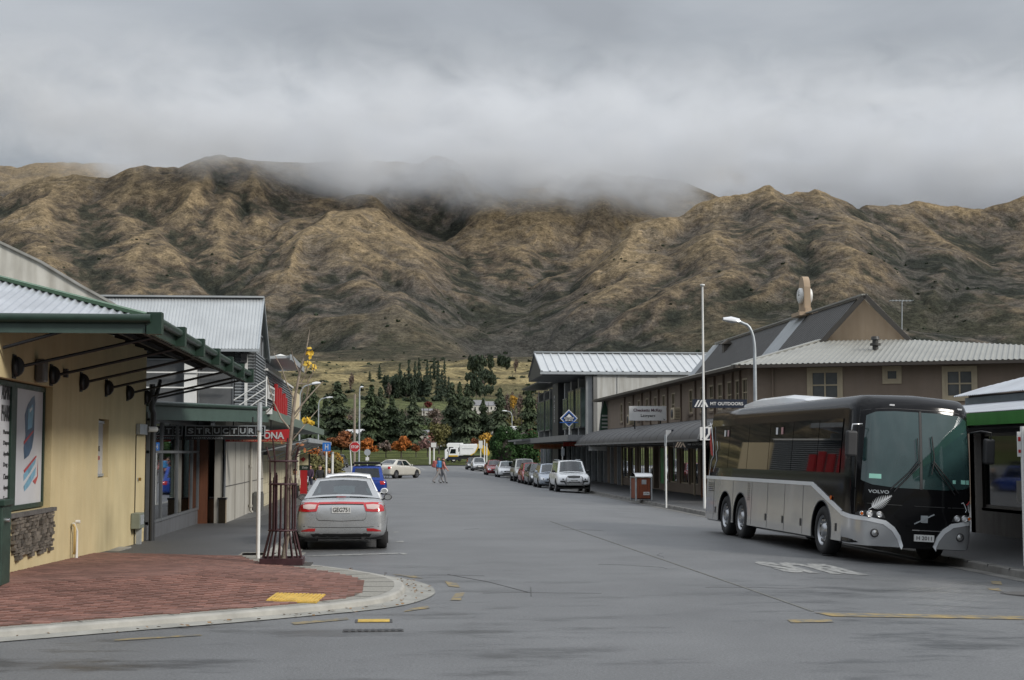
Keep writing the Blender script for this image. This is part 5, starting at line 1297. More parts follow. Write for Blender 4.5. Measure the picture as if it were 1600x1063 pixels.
MB().box((c.x - .62, c.y - .03, c.z - .30), (c.x + .62, c.y - .02, c.z - .24)).build('blue_bar', SBLUE, t)
MB().cyl((c.x + .04, c.y + .12, 3.1), (c.x + .04, c.y + .12, c.z), .05, n=8).build('post', WHITEP, t)
# green pointed directory board in front of the pale wall
t = thing('pointed_directory_board', 'tall pointed dark green board with white panels against the pale concrete wall', 'sign', (15.4, 106, 3.3))
c0 = gy(935, 668, 106); c1 = gy(955, 668, 106); cz_ = gy(944, 622, 106); xm = (c0.x + c1.x) / 2
MB().prism([(c0.x, 106, 3.3), (c1.x, 106, 3.3), (xm + .15, 106, cz_.z), (xm - .15, 106, cz_.z)], (0, .1, 0)).build('board', M('grey_trim', (.3, .3, .3), .6), t)
MB().prism([(xm - .35, 105.98, 3.3), (xm + .35, 105.98, 3.3), (xm + .3, 105.98, 4.7), (xm, 105.98, cz_.z - .1), (xm - .3, 105.98, 4.7)], (0, .02, 0)).build('green_panel', M('board_green', (.02, .06, .035), .5), t)
for k in range(5): MB().box((xm - .22, 105.95, 3.45 + k * .27), (xm + .22, 105.975, 3.57 + k * .27)).build('name_plate', M('pale_plate', (.35, .37, .35), .5), t)

# ================================================================ GREEN FASCIA SHOP (far right)
B = thing('green_fascia_shop', 'single storey shop with zinc verandah roofs and a bright green fascia board', 'shop', (16, 34, -.1))
GB = M('fascia_bright_green', (.035, .20, .030), .45, var=.1, vs=3, streak=.1)
MB().box((12.6, 22, 2.58), (12.66, 39.5, 2.84)).build('fascia', GB, B)
MB().box((12.66, 39.44, 2.58), (15.7, 39.5, 2.84)).build('fascia_end', GB, B)
sheet('verandah_sheet', (12.6, 22, 2.86), (0, 1, 0), (3.0, 0, .42), [(0, 3.02), (17.5, 3.02)], ZINC, B, .10, .012)
MB().box((15.6, 22, 3.24), (15.68, 39.5, 3.46)).build('step_fascia', M('blue_grey_fascia', (.26, .31, .34), .5, .2), B)
sheet('roof_sheet', (15.3, 20, 3.50), (0, 1, 0), (1, 0, .30), [(0, 7.5), (14, 7.5), (19.6, .8)], ZINC, B, .13, .016)
w = MB(); wall(w, (15.7, 39.5), (15.7, 20), -.4, 3.5, .3, [(.8, 3.8, .55, 2.5), (4.3, 7, .55, 2.5), (7.2, 8.6, -.1, 2.5)]); w.box((15.7, 39.2, -.3), (24, 39.5, 3.6)); w.build('wall', M('dark_taupe_wall', (.13, .12, .11), .8, var=.12, streak=.15), B)
win(B, (15.84, 38.7, .55), (0, -1, 0), 3.0, 1.95, 1, 1, .08, .08, M('dark_bronze_frame', (.035, .033, .032), .4), DGLASS, name='shop_window', sill=True)
win(B, (15.84, 35.2, .55), (0, -1, 0), 2.7, 1.95, 2, 1, .08, .08, M('dark_bronze_frame2', (.035, .033, .032), .4), DGLASS, name='shop_window')
MB().box((16.2, 20, -.2), (16.4, 39, 3.2)).build('interior', BLACK, B)
MB().box((12.7, 22, 2.50), (15.6, 39.4, 2.56)).build('soffit', DARK, B)
MB().box((15.60, 36.0, .75), (15.66, 36.3, 1.3)).build('poster', SIGNW, B)
# distant white building over the hip roof
B = thing('white_flat_roof_building', 'low white building with a long flat roof seen past the brown hip roof', 'building', (38, 100, 0))
p = gy(1525, 548, 112); q = gy(1640, 546, 112)
MB().box((p.x, 112, -.3), (q.x + 14, 126, p.z - .5)).build('wall', WHITER, B); MB().box((p.x - .8, 111, p.z - .5), (q.x + 15, 127, p.z + .05)).build('roof', WHITEP, B)
MB().box((p.x + 1.0, 110.9, p.z - .42), (p.x + 6.5, 110.98, p.z - .08)).build('sign_strip', M('grey_sign_strip', (.3, .3, .3), .5), B)
MB().box((p.x + 7, 111.8, p.z - 2), (p.x + 11, 111.95, p.z - .7)).build('window', DGLASS, B)
# ================================================================ VEHICLES
def Paint(name, col, metal=.0, rough=.28):
    return M(name, col, rough, metal, .05, 3, coat=.6, rvar=.05)
def bvh_of(o):
    me = o.data; return BVHTree.FromPolygons([v.co for v in me.vertices], [tuple(p.vertices) for p in me.polygons])
def boolean_cut(o, cutter_mb):
    c = cutter_mb.build('cutter', DARK, o.parent, False, recalc=True)
    b = o.modifiers.new('cut', 'BOOLEAN'); b.object = c; b.operation = 'DIFFERENCE'; b.solver = 'EXACT'
    bake(o); bpy.data.objects.remove(c)
def wheel(parent, x, y, r, w, side, style='car', rim=ALLOY, n=24):
    """side +1: outer face towards +x"""
    t = MB(); pr = [(r * .60, -w/2), (r * .92, -w/2), (r, -w * .36), (r, w * .36), (r * .92, w/2), (r * .62, w/2), (r * .60, w * .3)]
    t.lathe([(a, b * side) for a, b in pr], (x, y, r), 'x', n)
    o = t.build('wheel', RUBBER, parent, False)
    m = MB()
    if style == 'bus':
        m.lathe([(r * .62, w * .48 * side), (r * .60, w * .40 * side), (r * .52, w * .22 * side), (r * .30, w * .26 * side), (r * .26, w * .44 * side), (r * .14, w * .50 * side), (0, w * .52 * side)], (x, y, r), 'x', n)
        q = m.build('rim', rim, o, False)
        nb = MB()
        for k in range(10):
            a = k * PI / 5; nb.cyl((x + w * .22 * side, y + r * .42 * math.cos(a), r + r * .42 * math.sin(a)), (x + w * .40 * side, y + r * .42 * math.cos(a), r + r * .42 * math.sin(a)), .025, .02, 6)
        nb.build('wheel_nuts', CHROME, o, False)
        hs = MB()
        for k in range(10):
            a = (k + .5) * PI / 5; hs.cyl((x + w * .30 * side, y + r * .52 * math.cos(a), r + r * .52 * math.sin(a)), (x + w * .34 * side, y + r * .52 * math.cos(a), r + r * .52 * math.sin(a)), .035, .035, 8)
        hs.build('rim_holes', BLACK, o, False)
    else:
        m.lathe([(r * .63, w * .46 * side), (r * .60, w * .38 * side), (r * .56, w * .1 * side)], (x, y, r), 'x', n)
        for k in range(5):
            a = k * 2 * PI / 5 + .3
            m.bar((x + w * .40 * side, y, r), (x + w * .38 * side, y + r * .58 * math.cos(a), r + r * .58 * math.sin(a)), r * .17, .03, up=(1, 0, 0))
        m.cyl((x + w * .3 * side, y, r), (x + w * .44 * side, y, r), r * .15, n=10)
        m.build('rim', rim, o, False)
        MB().lathe([(0, w * .05 * side), (r * .56, w * .05 * side)], (x, y, r), 'x', 12).build('brake_disc', DARK, o, False)
    return o
def patch(c, holes, un=1, body=None, glass=None, m=0, bow=0.0):
    """bilinear patch c = (bl, br, tr, tl) with rectangular holes in uv; holes get glass"""
    bl, br, tr, tl = [Vector(p) for p in c]
    nrm = (br - bl).cross(tl - bl).normalized()
    P = lambda u, v: (bl * (1-u) + br * u) * (1-v) + (tl * (1-u) + tr * u) * v + nrm * (bow * 4 * u * (1-u))
    us = sorted({0, 1, .25, .5, .75} | {h[i] for h in holes for i in (0, 1)}); vs = sorted({0, 1} | {h[i] for h in holes for i in (2, 3)})
    for a, b in zip(us, us[1:]):
        for e, f in zip(vs, vs[1:]):
            um, vm = (a+b)/2, (e+f)/2
            if not any(h[0] < um < h[1] and h[2] < vm < h[3] for h in holes): body.add([P(a, e), P(b, e), P(b, f), P(a, f)], [(0, 1, 2, 3)], m)
    gl = []
    for h in holes:
        g_ = MB(); n = 6; g_.grid([[P(h[0] + (h[1]-h[0]) * k / n, v) - nrm * .004 for k in range(n + 1)] for v in (h[2], h[3])], smooth=True); gl.append(g_)
    return gl
KIND = dict(
 sedan=dict(L=4.6, W=1.80, H=1.46, st=[(0,.36,.78,.80),(.02,.27,.97,.93),(.06,.22,1.03,.98),(.16,.20,1.05,1),(.30,.19,.99,1),(.5,.18,.95,1),(.68,.18,.92,1),(.76,.19,.90,1),(.90,.20,.78,.98),(.97,.24,.68,.92),(1,.32,.56,.80)], gh=(.73,.58,.31,.15), wt=.66, pil=[.49], wheels=(.17,.82), r=.31),
 hatch=dict(L=4.0, W=1.72, H=1.50, st=[(0,.36,.80,.84),(.02,.27,.98,.95),(.08,.22,1.02,1),(.2,.20,1.0,1),(.5,.18,.97,1),(.70,.18,.95,1),(.78,.19,.92,1),(.91,.20,.80,.97),(.98,.24,.68,.90),(1,.32,.56,.78)], gh=(.77,.62,.12,.03), wt=.70, pil=[.45], wheels=(.17,.82), r=.30),
 wagon=dict(L=4.4, W=1.76, H=1.60, st=[(0,.42,.85,.88),(.02,.32,1.0,.96),(.08,.28,1.02,1),(.3,.26,1.0,1),(.5,.25,.99,1),(.70,.25,.98,1),(.77,.26,.96,1),(.91,.28,.88,.97),(.98,.32,.78,.91),(1,.40,.62,.80)], gh=(.75,.63,.06,.02), wt=.72, pil=[.30,.60], wheels=(.18,.81), r=.34),
 suv=dict(L=4.6, W=1.84, H=1.76, st=[(0,.50,.95,.88),(.02,.40,1.08,.96),(.08,.36,1.10,1),(.3,.34,1.10,1),(.5,.33,1.09,1),(.70,.33,1.08,1),(.76,.34,1.06,1),(.90,.36,1.00,.98),(.98,.40,.90,.93),(1,.48,.72,.84)], gh=(.74,.62,.05,.01), wt=.74, pil=[.30,.62], wheels=(.18,.82), r=.37),
 ute=dict(L=5.0, W=1.80, H=1.72, st=[(0,.52,.95,.92),(.02,.46,1.02,.97),(.1,.42,1.04,1),(.3,.40,1.04,1),(.5,.38,1.05,1),(.70,.38,1.05,1),(.78,.38,1.03,1),(.91,.40,.96,.98),(.98,.42,.86,.93),(1,.50,.70,.84)], gh=(.72,.62,.40,.37), wt=.74, pil=[.5], wheels=(.2,.82), r=.36))
def make_car(name, label, loc, rz, paint, kind='sedan', group=None, detail=1, trim=None, rear=True, front=True, scale=(1, 1, 1), plate='', grille='bar', cat='car'):
    K = KIND[kind]; L, W, H = K['L'] * scale[0], K['W'] * scale[1], K['H'] * scale[2]; sz = scale[2]
    T = thing(name, label, cat, loc, rz, group)
    # lower body
    mb = MB(); ring = []
    for t, zb, zt, w in K['st']:
        y = (t - .5) * L; w = w * W / 2; zb *= sz; zt *= sz; h = zt - zb
        half = [(.62 * w, zb), (.90 * w, zb + .02), (w * .985, zb + .16 * h), (w, zb + .45 * h), (w * .985, zb + .70 * h), (w * .93, zt - .03), (w * .80, zt), (w * .4, zt + .018)]
        ring.append([(x, y, z) for x, z in half] + [(0, y, zt + .025)] + [(-x, y, z) for x, z in half[::-1]] + [(0, y, zb)])
    n = len(ring[0]); vs = [p for r_ in ring for p in r_]
    fs = [(i*n+j, (i+1)*n+j, (i+1)*n+(j+1) % n, i*n+(j+1) % n) for i in range(len(ring)-1) for j in range(n)]
    fs += [tuple(range(n)), tuple(range(len(vs) - 1, len(vs) - n - 1, -1))]
    mb.add(vs, fs)
    # end caps: fan of quads towards the centre keeps the corners round
    body = mb.build('body', [paint, trim or DARK], T, False, recalc=True)
    s = body.modifiers.new('s', 'SUBSURF'); s.levels = s.render_levels = 2 if detail else 1
    bake(body)
    bv = bvh_of(body)
    yw = [(t - .5) * L for t in K['wheels']]; r = K['r'] * (scale[2] + 1) / 2
    cut = MB()
    for y in yw:
        for sg in (-1, 1): cut.cyl((sg * (W/2 - .24), y, r), (sg * (W/2 + .2), y, r), r * 1.16, n=28)
    boolean_cut(body, cut)
    for p in body.data.polygons: p.use_smooth = True
    try: body.data.shade_smooth()
    except Exception: pass
    bpy.context.view_layer.update()
    body.data.set_sharp_from_angle(angle=R(42)) if hasattr(body.data, 'set_sharp_from_angle') else None
    li = MB()
    for y in yw:
        for sg in (-1, 1): li.lathe([(r * 1.15, sg * (W/2 - .235)), (0, sg * (W/2 - .235))], (0, y, r), 'x', 16)
    li.box((-W/2 + .1, -L/2 + .25, .22 * sz), (W/2 - .1, L/2 - .25, .30 * sz)); li.build('underbody', BLACK, T, False)
    # greenhouse
    f0, f1, b1, b0 = [(t - .5) * L for t in K['gh']]
    zat = lambda y: float(np.interp(y / L + .5, [q[0] for q in K['st']], [q[2] for q in K['st']])) * sz - .01
    wb, wt = W / 2 * .90, W / 2 * K['wt']; zr = H - .03
    A = dict(fl=(-wb * .93, f0, zat(f0)), fr=(wb * .93, f0, zat(f0)), FL=(-wt * .93, f1, zr - .03), FR=(wt * .93, f1, zr - .03), bl=(-wb * .93, b0, zat(b0)), br=(wb * .93, b0, zat(b0)), BL=(-wt * .93, b1, zr - .03), BR=(wt * .93, b1, zr - .03))
    gh = MB(); gl = []
    gl += patch((A['fr'], A['fl'], A['FL'], A['FR']), [(.07, .93, .06, .93)], 1, gh, bow=.09)
    nf = len(gl)
    rearh = (.09, .91, .10, .90) if kind in ('sedan', 'ute') else (.10, .90, .22, .88)
    gl += patch((A['bl'], A['br'], A['BR'], A['BL']), [rearh], 1, gh, bow=.06)
    pil = [0.09] + K['pil'] + [.93 if kind != 'sedan' else .90]
    hl = [(a + .02, b - .02, .07, .88) for a, b in zip(pil, pil[1:])]
    gl += patch((A['br'], A['fr'], A['FR'], A['BR']), hl, 1, gh); hl2 = [(1 - b, 1 - a, c, d) for a, b, c, d in hl]
    gl += patch((A['fl'], A['bl'], A['BL'], A['FL']), hl2, 1, gh)
    rows = []
    for i in range(7):
        v = i / 6; y = b1 + (f1 - b1) * v; z = zr - .03 + .035 * (4 * v * (1 - v)) ** .5
        bowy = .06 * (1 - v) * -1 + .09 * v
        rows.append([(wt * .93 * u, y + bowy * (1 - u * u) * (1 if i in (0, 6) else .5), z + .03 * (1 - u * u) - (0.0 if abs(u) < 1 else .0)) for u in (-1, -.9, -.6, -.3, 0, .3, .6, .9, 1)])
    gh.grid(rows, smooth=True)
    cab = gh.build('cabin', paint, T, False, merge=.0005, recalc=False)
    for k, q in enumerate(gl):
        o = q.build('windscreen' if k == 0 else ('rear_window' if k == 1 else 'side_window'), CGLASS if detail else DGLASS, T, False)
    # seats and dash
    if detail:
        st_ = MB(); zs = zat(0)
        for x in (-.36, .36):
            for yy in (.02 * L, -.17 * L):
                st_.box((x - .22, yy - .08, zs - .2), (x + .22, yy + .04, zs + .18)); st_.box((x - .12, yy - .06, zs + .18), (x + .12, yy + .02, zs + .33))
        sb = st_.build('seat', M('seat_cloth_' + name, (.12, .12, .125), .8), T, False, bevel=.03)
        sw = MB(); sw.tube([(.36 + .17 * math.cos(a), .14 * L + .02 * math.sin(a), zs + .06 + .17 * math.sin(a)) for a in np.linspace(0, 2 * PI, 13)], .015, 6); sw.build('steering_wheel', BLACK, T, False)
        MB().box((-wt * .8, f0 - .45, zs - .05), (wt * .8, f0 - .25, zs + .04)).build('dashboard', DARK, T, False)
    for y in yw:
        for sg in (-1, 1): wheel(T, sg * (W/2 - .12), y, r, .22, sg)
    # mirrors
    for sg in (-1, 1):
        m = MB(); c = Vector((sg * (wb + .10), f0 - .38, zat(f0) + .10)); m.lathe([(0, -.07), (.07, -.05), (.088, 0), (.085, .05), (0, .052)], (0, 0, 0), 'y', 12)
        m.v = [(v[0] * 1.15 * 1.1 + c.x, -v[1] + c.y, v[2] * .95 + c.z) for v in m.v]; m.bar(c + Vector((-sg * .05, 0, -.03)), (sg * wb * .93, f0 - .36, zat(f0) + .03), .05, .04)
        m.v = [((v[0] - c.x) * .85 + c.x, (v[1] - c.y) * .85 + c.y, (v[2] - c.z) * .85 + c.z) for v in m.v]; o = m.build('mirror', DARK if detail > 1 else (paint if kind != 'suv' else BLACK), T, False)
        MB().lathe([(0, 0), (.058, 0)], (0, 0, 0), 'y', 12).build('mirror_glass', CHROME, o, False).matrix_local = Matrix.Translation((c.x, c.y - .054, c.z)) @ Matrix.Diagonal((1.25, 1, .95, 1))
    D = lambda nm, top, bot, mat, d, off=.008, par=None, rows=3: decal(bv, nm, top, bot, mat, T if par is None else par, d, off, rows, L)
    zt1 = K['st'][-1][2] * sz; z0 = K['st'][-1][1] * sz; hw = W / 2
    if front:
        for sg in (-1, 1):
            h = D('headlight', [(sg * hw * a, zt1 + dz) for a, dz in ((.50, .06), (.66, .10), (.84, .13))], [(sg * hw * a, zt1 + dz) for a, dz in ((.52, -.05), (.68, -.06), (.84, -.02))], LAMPW, -1)
            D('lamp_core', [(sg * hw * a, zt1 + .06) for a in (.60, .68)], [(sg * hw * a, zt1 - .02) for a in (.60, .68)], DARK, -1, .012)
        if grille == 'bar': D('grille', [(-.42 * hw, zt1 + .05), (0, zt1 + .06), (.42 * hw, zt1 + .05)], [(-.38 * hw, zt1 - .05), (0, zt1 - .06), (.38 * hw, zt1 - .05)], BLACK, -1)
        D('lower_intake', [(-.6 * hw, z0 + .10), (0, z0 + .10), (.6 * hw, z0 + .10)], [(-.5 * hw, z0 + .0), (0, z0 + .0), (.5 * hw, z0 + .0)], BLACK, -1)
        MB().box((-.2, L/2 - .005, z0 + .12), (.2, L/2 + .015, z0 + .24)).build('number_plate', SIGNW, T, False)
    if rear == 'basic':
        zz = K['st'][1][2] * sz
        for sg in (-1, 1): D('tail_light', [(sg * hw * a, zz - .05) for a in (.62, .75, .88)], [(sg * hw * a, zz - .25) for a in (.66, .76, .88)], REDL, 1)
        MB().box((-.2, -L/2 - .012, .62 * sz), (.2, -L/2 + .03, .74 * sz)).build('number_plate', SIGNW, T, False)
    T_ = dict(root=T, body=body, bv=bv, L=L, W=W, H=H, D=D, zat=zat, hw=hw)
    return T_
def decal(bv, nm, top, bot, mat, par, d, off, rows, L):
    """skin of a lamp or panel laid on the body; d=-1 seen from the front (+y), 1 from the rear"""
    mb = MB(); R_ = []
    for k in range(rows + 1):
        v = k / rows; row = []
        # refine horizontally
        T2 = []
        for i in range(len(top) - 1):
            for j in range(3): a = j / 3; T2.append(((top[i][0] * (1-a) + top[i+1][0] * a) * (1-v) + (bot[i][0] * (1-a) + bot[i+1][0] * a) * v, (top[i][1] * (1-a) + top[i+1][1] * a) * (1-v) + (bot[i][1] * (1-a) + bot[i+1][1] * a) * v))
        T2.append((top[-1][0] * (1-v) + bot[-1][0] * v, top[-1][1] * (1-v) + bot[-1][1] * v))
        for x, z in T2:
            xx = x
            for _ in range(12):
                h = bv.ray_cast(Vector((xx, -d * (L + 2), z)), Vector((0, d, 0)))
                if h[0] is not None: break
                xx *= .98
            q = h[0] if h[0] is not None else Vector((xx, -d * L / 2, z))
            row.append((q.x, q.y - d * off, q.z))
        R_.append(row)
    mb.grid(R_, smooth=True); 
    back = [[(p[0], p[1] + d * off * 1.3, p[2]) for p in r_] for r_ in R_]
    # closed rim so that the lens has thickness
    for a in (0, -1):
        mb.grid([R_[a], back[a]])
    mb.grid([[r_[0] for r_ in R_], [r_[0] for r_ in back]]); mb.grid([[r_[-1] for r_ in R_], [r_[-1] for r_ in back]])
    return mb.build(nm, mat, par, False)

SILVER = Paint('silver_paint', (.40, .41, .42), .45, .28); WHITEC = Paint('white_car_paint', (.85, .86, .87), 0, .25); REDC = Paint('red_car_paint', (.30, .015, .02), .2, .25)
DKGREY = Paint('dark_grey_paint', (.055, .062, .066), .5, .25); BLUEC = Paint('blue_car_paint', (.018, .06, .32), .35, .25); SILV2 = Paint('pale_silver_paint', (.50, .51, .52), .5, .25)
BEIGEC = Paint('pearl_white_paint', (.60, .58, .52), .2, .25); SILV3 = Paint('ice_blue_silver', (.40, .44, .50), .5, .25); SILVG = Paint('warm_silver_paint', (.42, .42, .39), .5, .28)
# ---- the silver saloon in front
rearY = 31.0; xc = gy(533, 800, 31).x
C1 = make_car('silver_sedan', 'silver sedan parked at the left kerb with red tail lamps and full width red strip', (xc, rearY + 2.38, road_z(xc)), 0.0, SILVER, 'sedan', detail=2, scale=(1.02, 1.05, 1.0), front=False, rear=False, cat='car')
T = C1['root']; D = C1['D']; hw = C1['hw']
for sg in (-1, 1):
    q = D('tail_light', [(sg * x, z) for x, z in ((.44, .975), (.62, .985), (.80, .975), (.90, .95))], [(sg * x, z) for x, z in ((.50, .80), (.64, .79), (.80, .79), (.90, .80))], REDL, 1, .014)
    D('tail_lens', [(sg * x, z) for x, z in ((.50, .935), (.66, .945), (.78, .93))], [(sg * x, z) for x, z in ((.53, .85), (.66, .84), (.77, .86))], M('clear_lens', (.55, .42, .40), .15), 1, .020, par=T)
    D('reflector', [(sg * x, z) for x, z in ((.52, .455), (.66, .45), (.80, .41))], [(sg * x, z) for x, z in ((.53, .395), (.66, .39), (.82, .385))], REDL, 1, .008)
D('red_strip', [(-.46, .985), (0, .995), (.46, .985)], [(-.45, .945), (0, .955), (.45, .945)], REDL, 1, .012)
SEAM = M('panel_seam', (.03, .03, .03), .6)
D('boot_lip_shadow', [(-.46, .940), (0, .950), (.46, .940)], [(-.44, .925), (0, .935), (.44, .925)], SEAM, 1, .004)
def seamline(pts, nm='panel_gap', wd=.006):
    for a, b in zip(pts, pts[1:]): pass
    D(nm, [(x, z + wd) for x, z in pts], [(x, z - wd) for x, z in pts], SEAM, 1, .002, rows=1)
seamline([(-.52, .79), (-.50, .66), (-.46, .62), (0, .60), (.46, .62), (.50, .66), (.52, .79)])
seamline([(-.90, .50), (-.5, .475), (0, .47), (.5, .475), (.90, .50)]); seamline([(-.75, .345), (0, .33), (.75, .345)], wd=.012)
D('lower_valance', [(-.62, .34), (0, .33), (.62, .34)], [(-.55, .24), (0, .23), (.55, .24)], DARK, 1, .006)
pl_ = MB().box((-.19, -.012, -.065), (.19, .004, .065)).build('number_plate', SIGNW, T, False)
h = C1['bv'].ray_cast(Vector((0, -6, .83)), Vector((0, 1, 0)))[0]; pl_.location = (0, h.y - .012, .83)
text('GEG751', 'lettering', pl_, (-.17, -.014, -.045), (1, 0, 0), UP, .34, .09, TEXTB, .003, .01, local=True)
text('(o)', 'maker_badge', T, (-.05, h.y + .03, 1.025), (1, 0, 0), UP, .10, .05, CHROME, .004, local=True)
hb = MB(); hb.box((-.75, -2.0, .17), (-.5, -1.6, .32)); hb.cyl((.45, -2.25, .26), (.45, -1.9, .26), .04, n=10); hb.build('exhaust', DARK, T, False)
for sg in (-1, 1): MB().box((sg * .90 - .12, -1.78, .12), (sg * .90 + .06, -1.75, .36)).build('mud_flap', DARK, T, False)
D('high_brake_light', [(-.12, 1.10), (.12, 1.10)], [(-.12, 1.085), (.12, 1.085)], REDL, 1, .003)
# ---- cars ahead on the left
make_car('white_sedan', 'white car parked just ahead of the silver sedan, only its roof showing', (-.92, 38.7, 0), 0, WHITEC, 'sedan', rear='basic', front=False, scale=(1, .98, 1.01))
CB = make_car('blue_wagon', 'bright blue high roofed wagon with a black roof rack, parked on the left', (-.88, 74.5, -.32), 0, BLUEC, 'suv', rear='basic', front=False, scale=(.95, 1.06, .96))
rk_ = MB()
for y in (-1.3, .1): rk_.bar((-.72, y, 1.76), (.72, y, 1.76), .06, .04); [rk_.box((s * .68 - .03, y - .03, 1.68), (s * .68 + .03, y + .03, 1.76)) for s in (-1, 1)]
rk_.box((-.62, -1.6, 1.78), (.62, .5, 1.86)); rk_.build('roof_rack', BLACK, CB['root'], False)
CB['D']('spare_wheel_cover', [(-.25, 1.0), (.25, 1.0)], [(-.25, .7), (.25, .7)], BLUEC, 1, .05)
p = gz(612, 748, 0)
CH = make_car('pearl_sedan', 'pearl white sedan turning across the road beyond the blue wagon, brake lights on', (p.x + .45, p.y + 2.2, 0), R(-33), BEIGEC, 'sedan', rear='basic', front=True, scale=(1, 1, 1))
p = gz(530, 731, 0)
CU = make_car('dark_pickup', 'dark grey pickup truck parked before the park, seen from behind', (p.x, p.y + 2.5, 0), R(-6), DKGREY, 'ute', rear='basic', front=False, cat='pickup')
tb = MB(); tb.box((-.78, -2.35, .8), (.78, -.75, 1.06)); tb.build('tray', BLACK, CU['root'], False)
# ---- row of parked cars on the right
G = 'cars parked along the right kerb'
def park(px, py, name, label, paint, kind, sc=(1, 1, 1), trim=None, dx=0, rz_=180, **k):
    p = gz(px, py, -.2); ww = KIND[kind]['W'] * sc[1]; ll = KIND[kind]['L'] * sc[0]
    # (px, py) is the foot of the nearer front wheel, on the road side
    zz = road_z(p.x + ww / 2, p.y)
    return make_car(name, label, (p.x + ww / 2 - .05 + dx, p.y + ll * .32, zz), R(rz_), paint, kind, G, trim=trim, rear=False, front=True, scale=sc, **k)
S1 = park(869, 770, 'white_suv', 'white four wheel drive with chrome bull bar, first of the row parked facing us', WHITEC, 'suv', (1.02, 1.03, 1.0), grille=None)
T = S1['root']; D = S1['D']; zf = .80
D('grille', [(-.36, .93), (0, .95), (.36, .93)], [(-.32, .82), (0, .80), (.32, .82)], BLACK, -1, .015)
D('grille_lower', [(-.30, .62), (.30, .62)], [(-.28, .56), (.28, .56)], BLACK, -1, .015)
bb = MB(); yf = S1['L'] / 2
bb.tube([(-.42, yf - .02, .42), (-.44, yf + .10, .55), (-.44, yf + .12, .80), (-.38, yf + .08, .9)], .03, 8); bb.tube([(.42, yf - .02, .42), (.44, yf + .10, .55), (.44, yf + .12, .80), (.38, yf + .08, .9)], .03, 8)
bb.box((-.42, yf + .07, .42), (.42, yf + .10, .56)); bb.build('bull_bar', CHROME, T, False)
for sg in (-1, 1):
    MB().box((sg * .62 - .14, yf - .06, .60), (sg * .62 + .14, yf + .02, .66)).build('fog_slot', BLACK, T, False); MB().box((sg * .60 - .03, -1.9, 1.76), (sg * .60 + .03, .3, 1.80)).build('roof_rail', GALV, T, False)
text('FJK748', 'plate_lettering', T, (.17, yf + .018, .62), (-1, 0, 0), UP, .34, .07, TEXTB, .003)
park(841, 763.5, 'silver_hatchback', 'ice silver hatchback parked directly behind the white four wheel drive', SILV3, 'hatch')
park(826, 759.5, 'dark_sedan', 'dark grey sedan parked between the silver and red hatchbacks', DKGREY, 'sedan', (.95, .98, 1))
park(815, 757, 'red_hatchback', 'small red hatchback parked between the dark sedan and the silver wagon', REDC, 'hatch', (.95, .95, .98))
park(801, 753.5, 'silver_wagon', 'tall silver wagon with roof rails parked behind the small red hatchback', SILVG, 'suv', (1, .98, .98), dx=.1)
park(778, 746.5, 'white_sedan', 'white sedan with black intakes parked between the silver wagon and the red sedan', WHITEC, 'sedan')
park(760, 743, 'red_sedan', 'dark red sedan with pale headlamps parked behind the white sedan', REDC, 'sedan', (1, 1, 1.02))
park(738, 736.2, 'two_tone_wagon', 'silver wagon with black lower body, last but one of the right row', SILV2, 'wagon', (1, 1, 1.02), trim=DARK)
park(732, 734.8, 'far_dark_car', 'dark car at the far end of the right row, half hidden by a silver wagon', DKGREY, 'wagon', (1, 1, .95), dx=-.2)

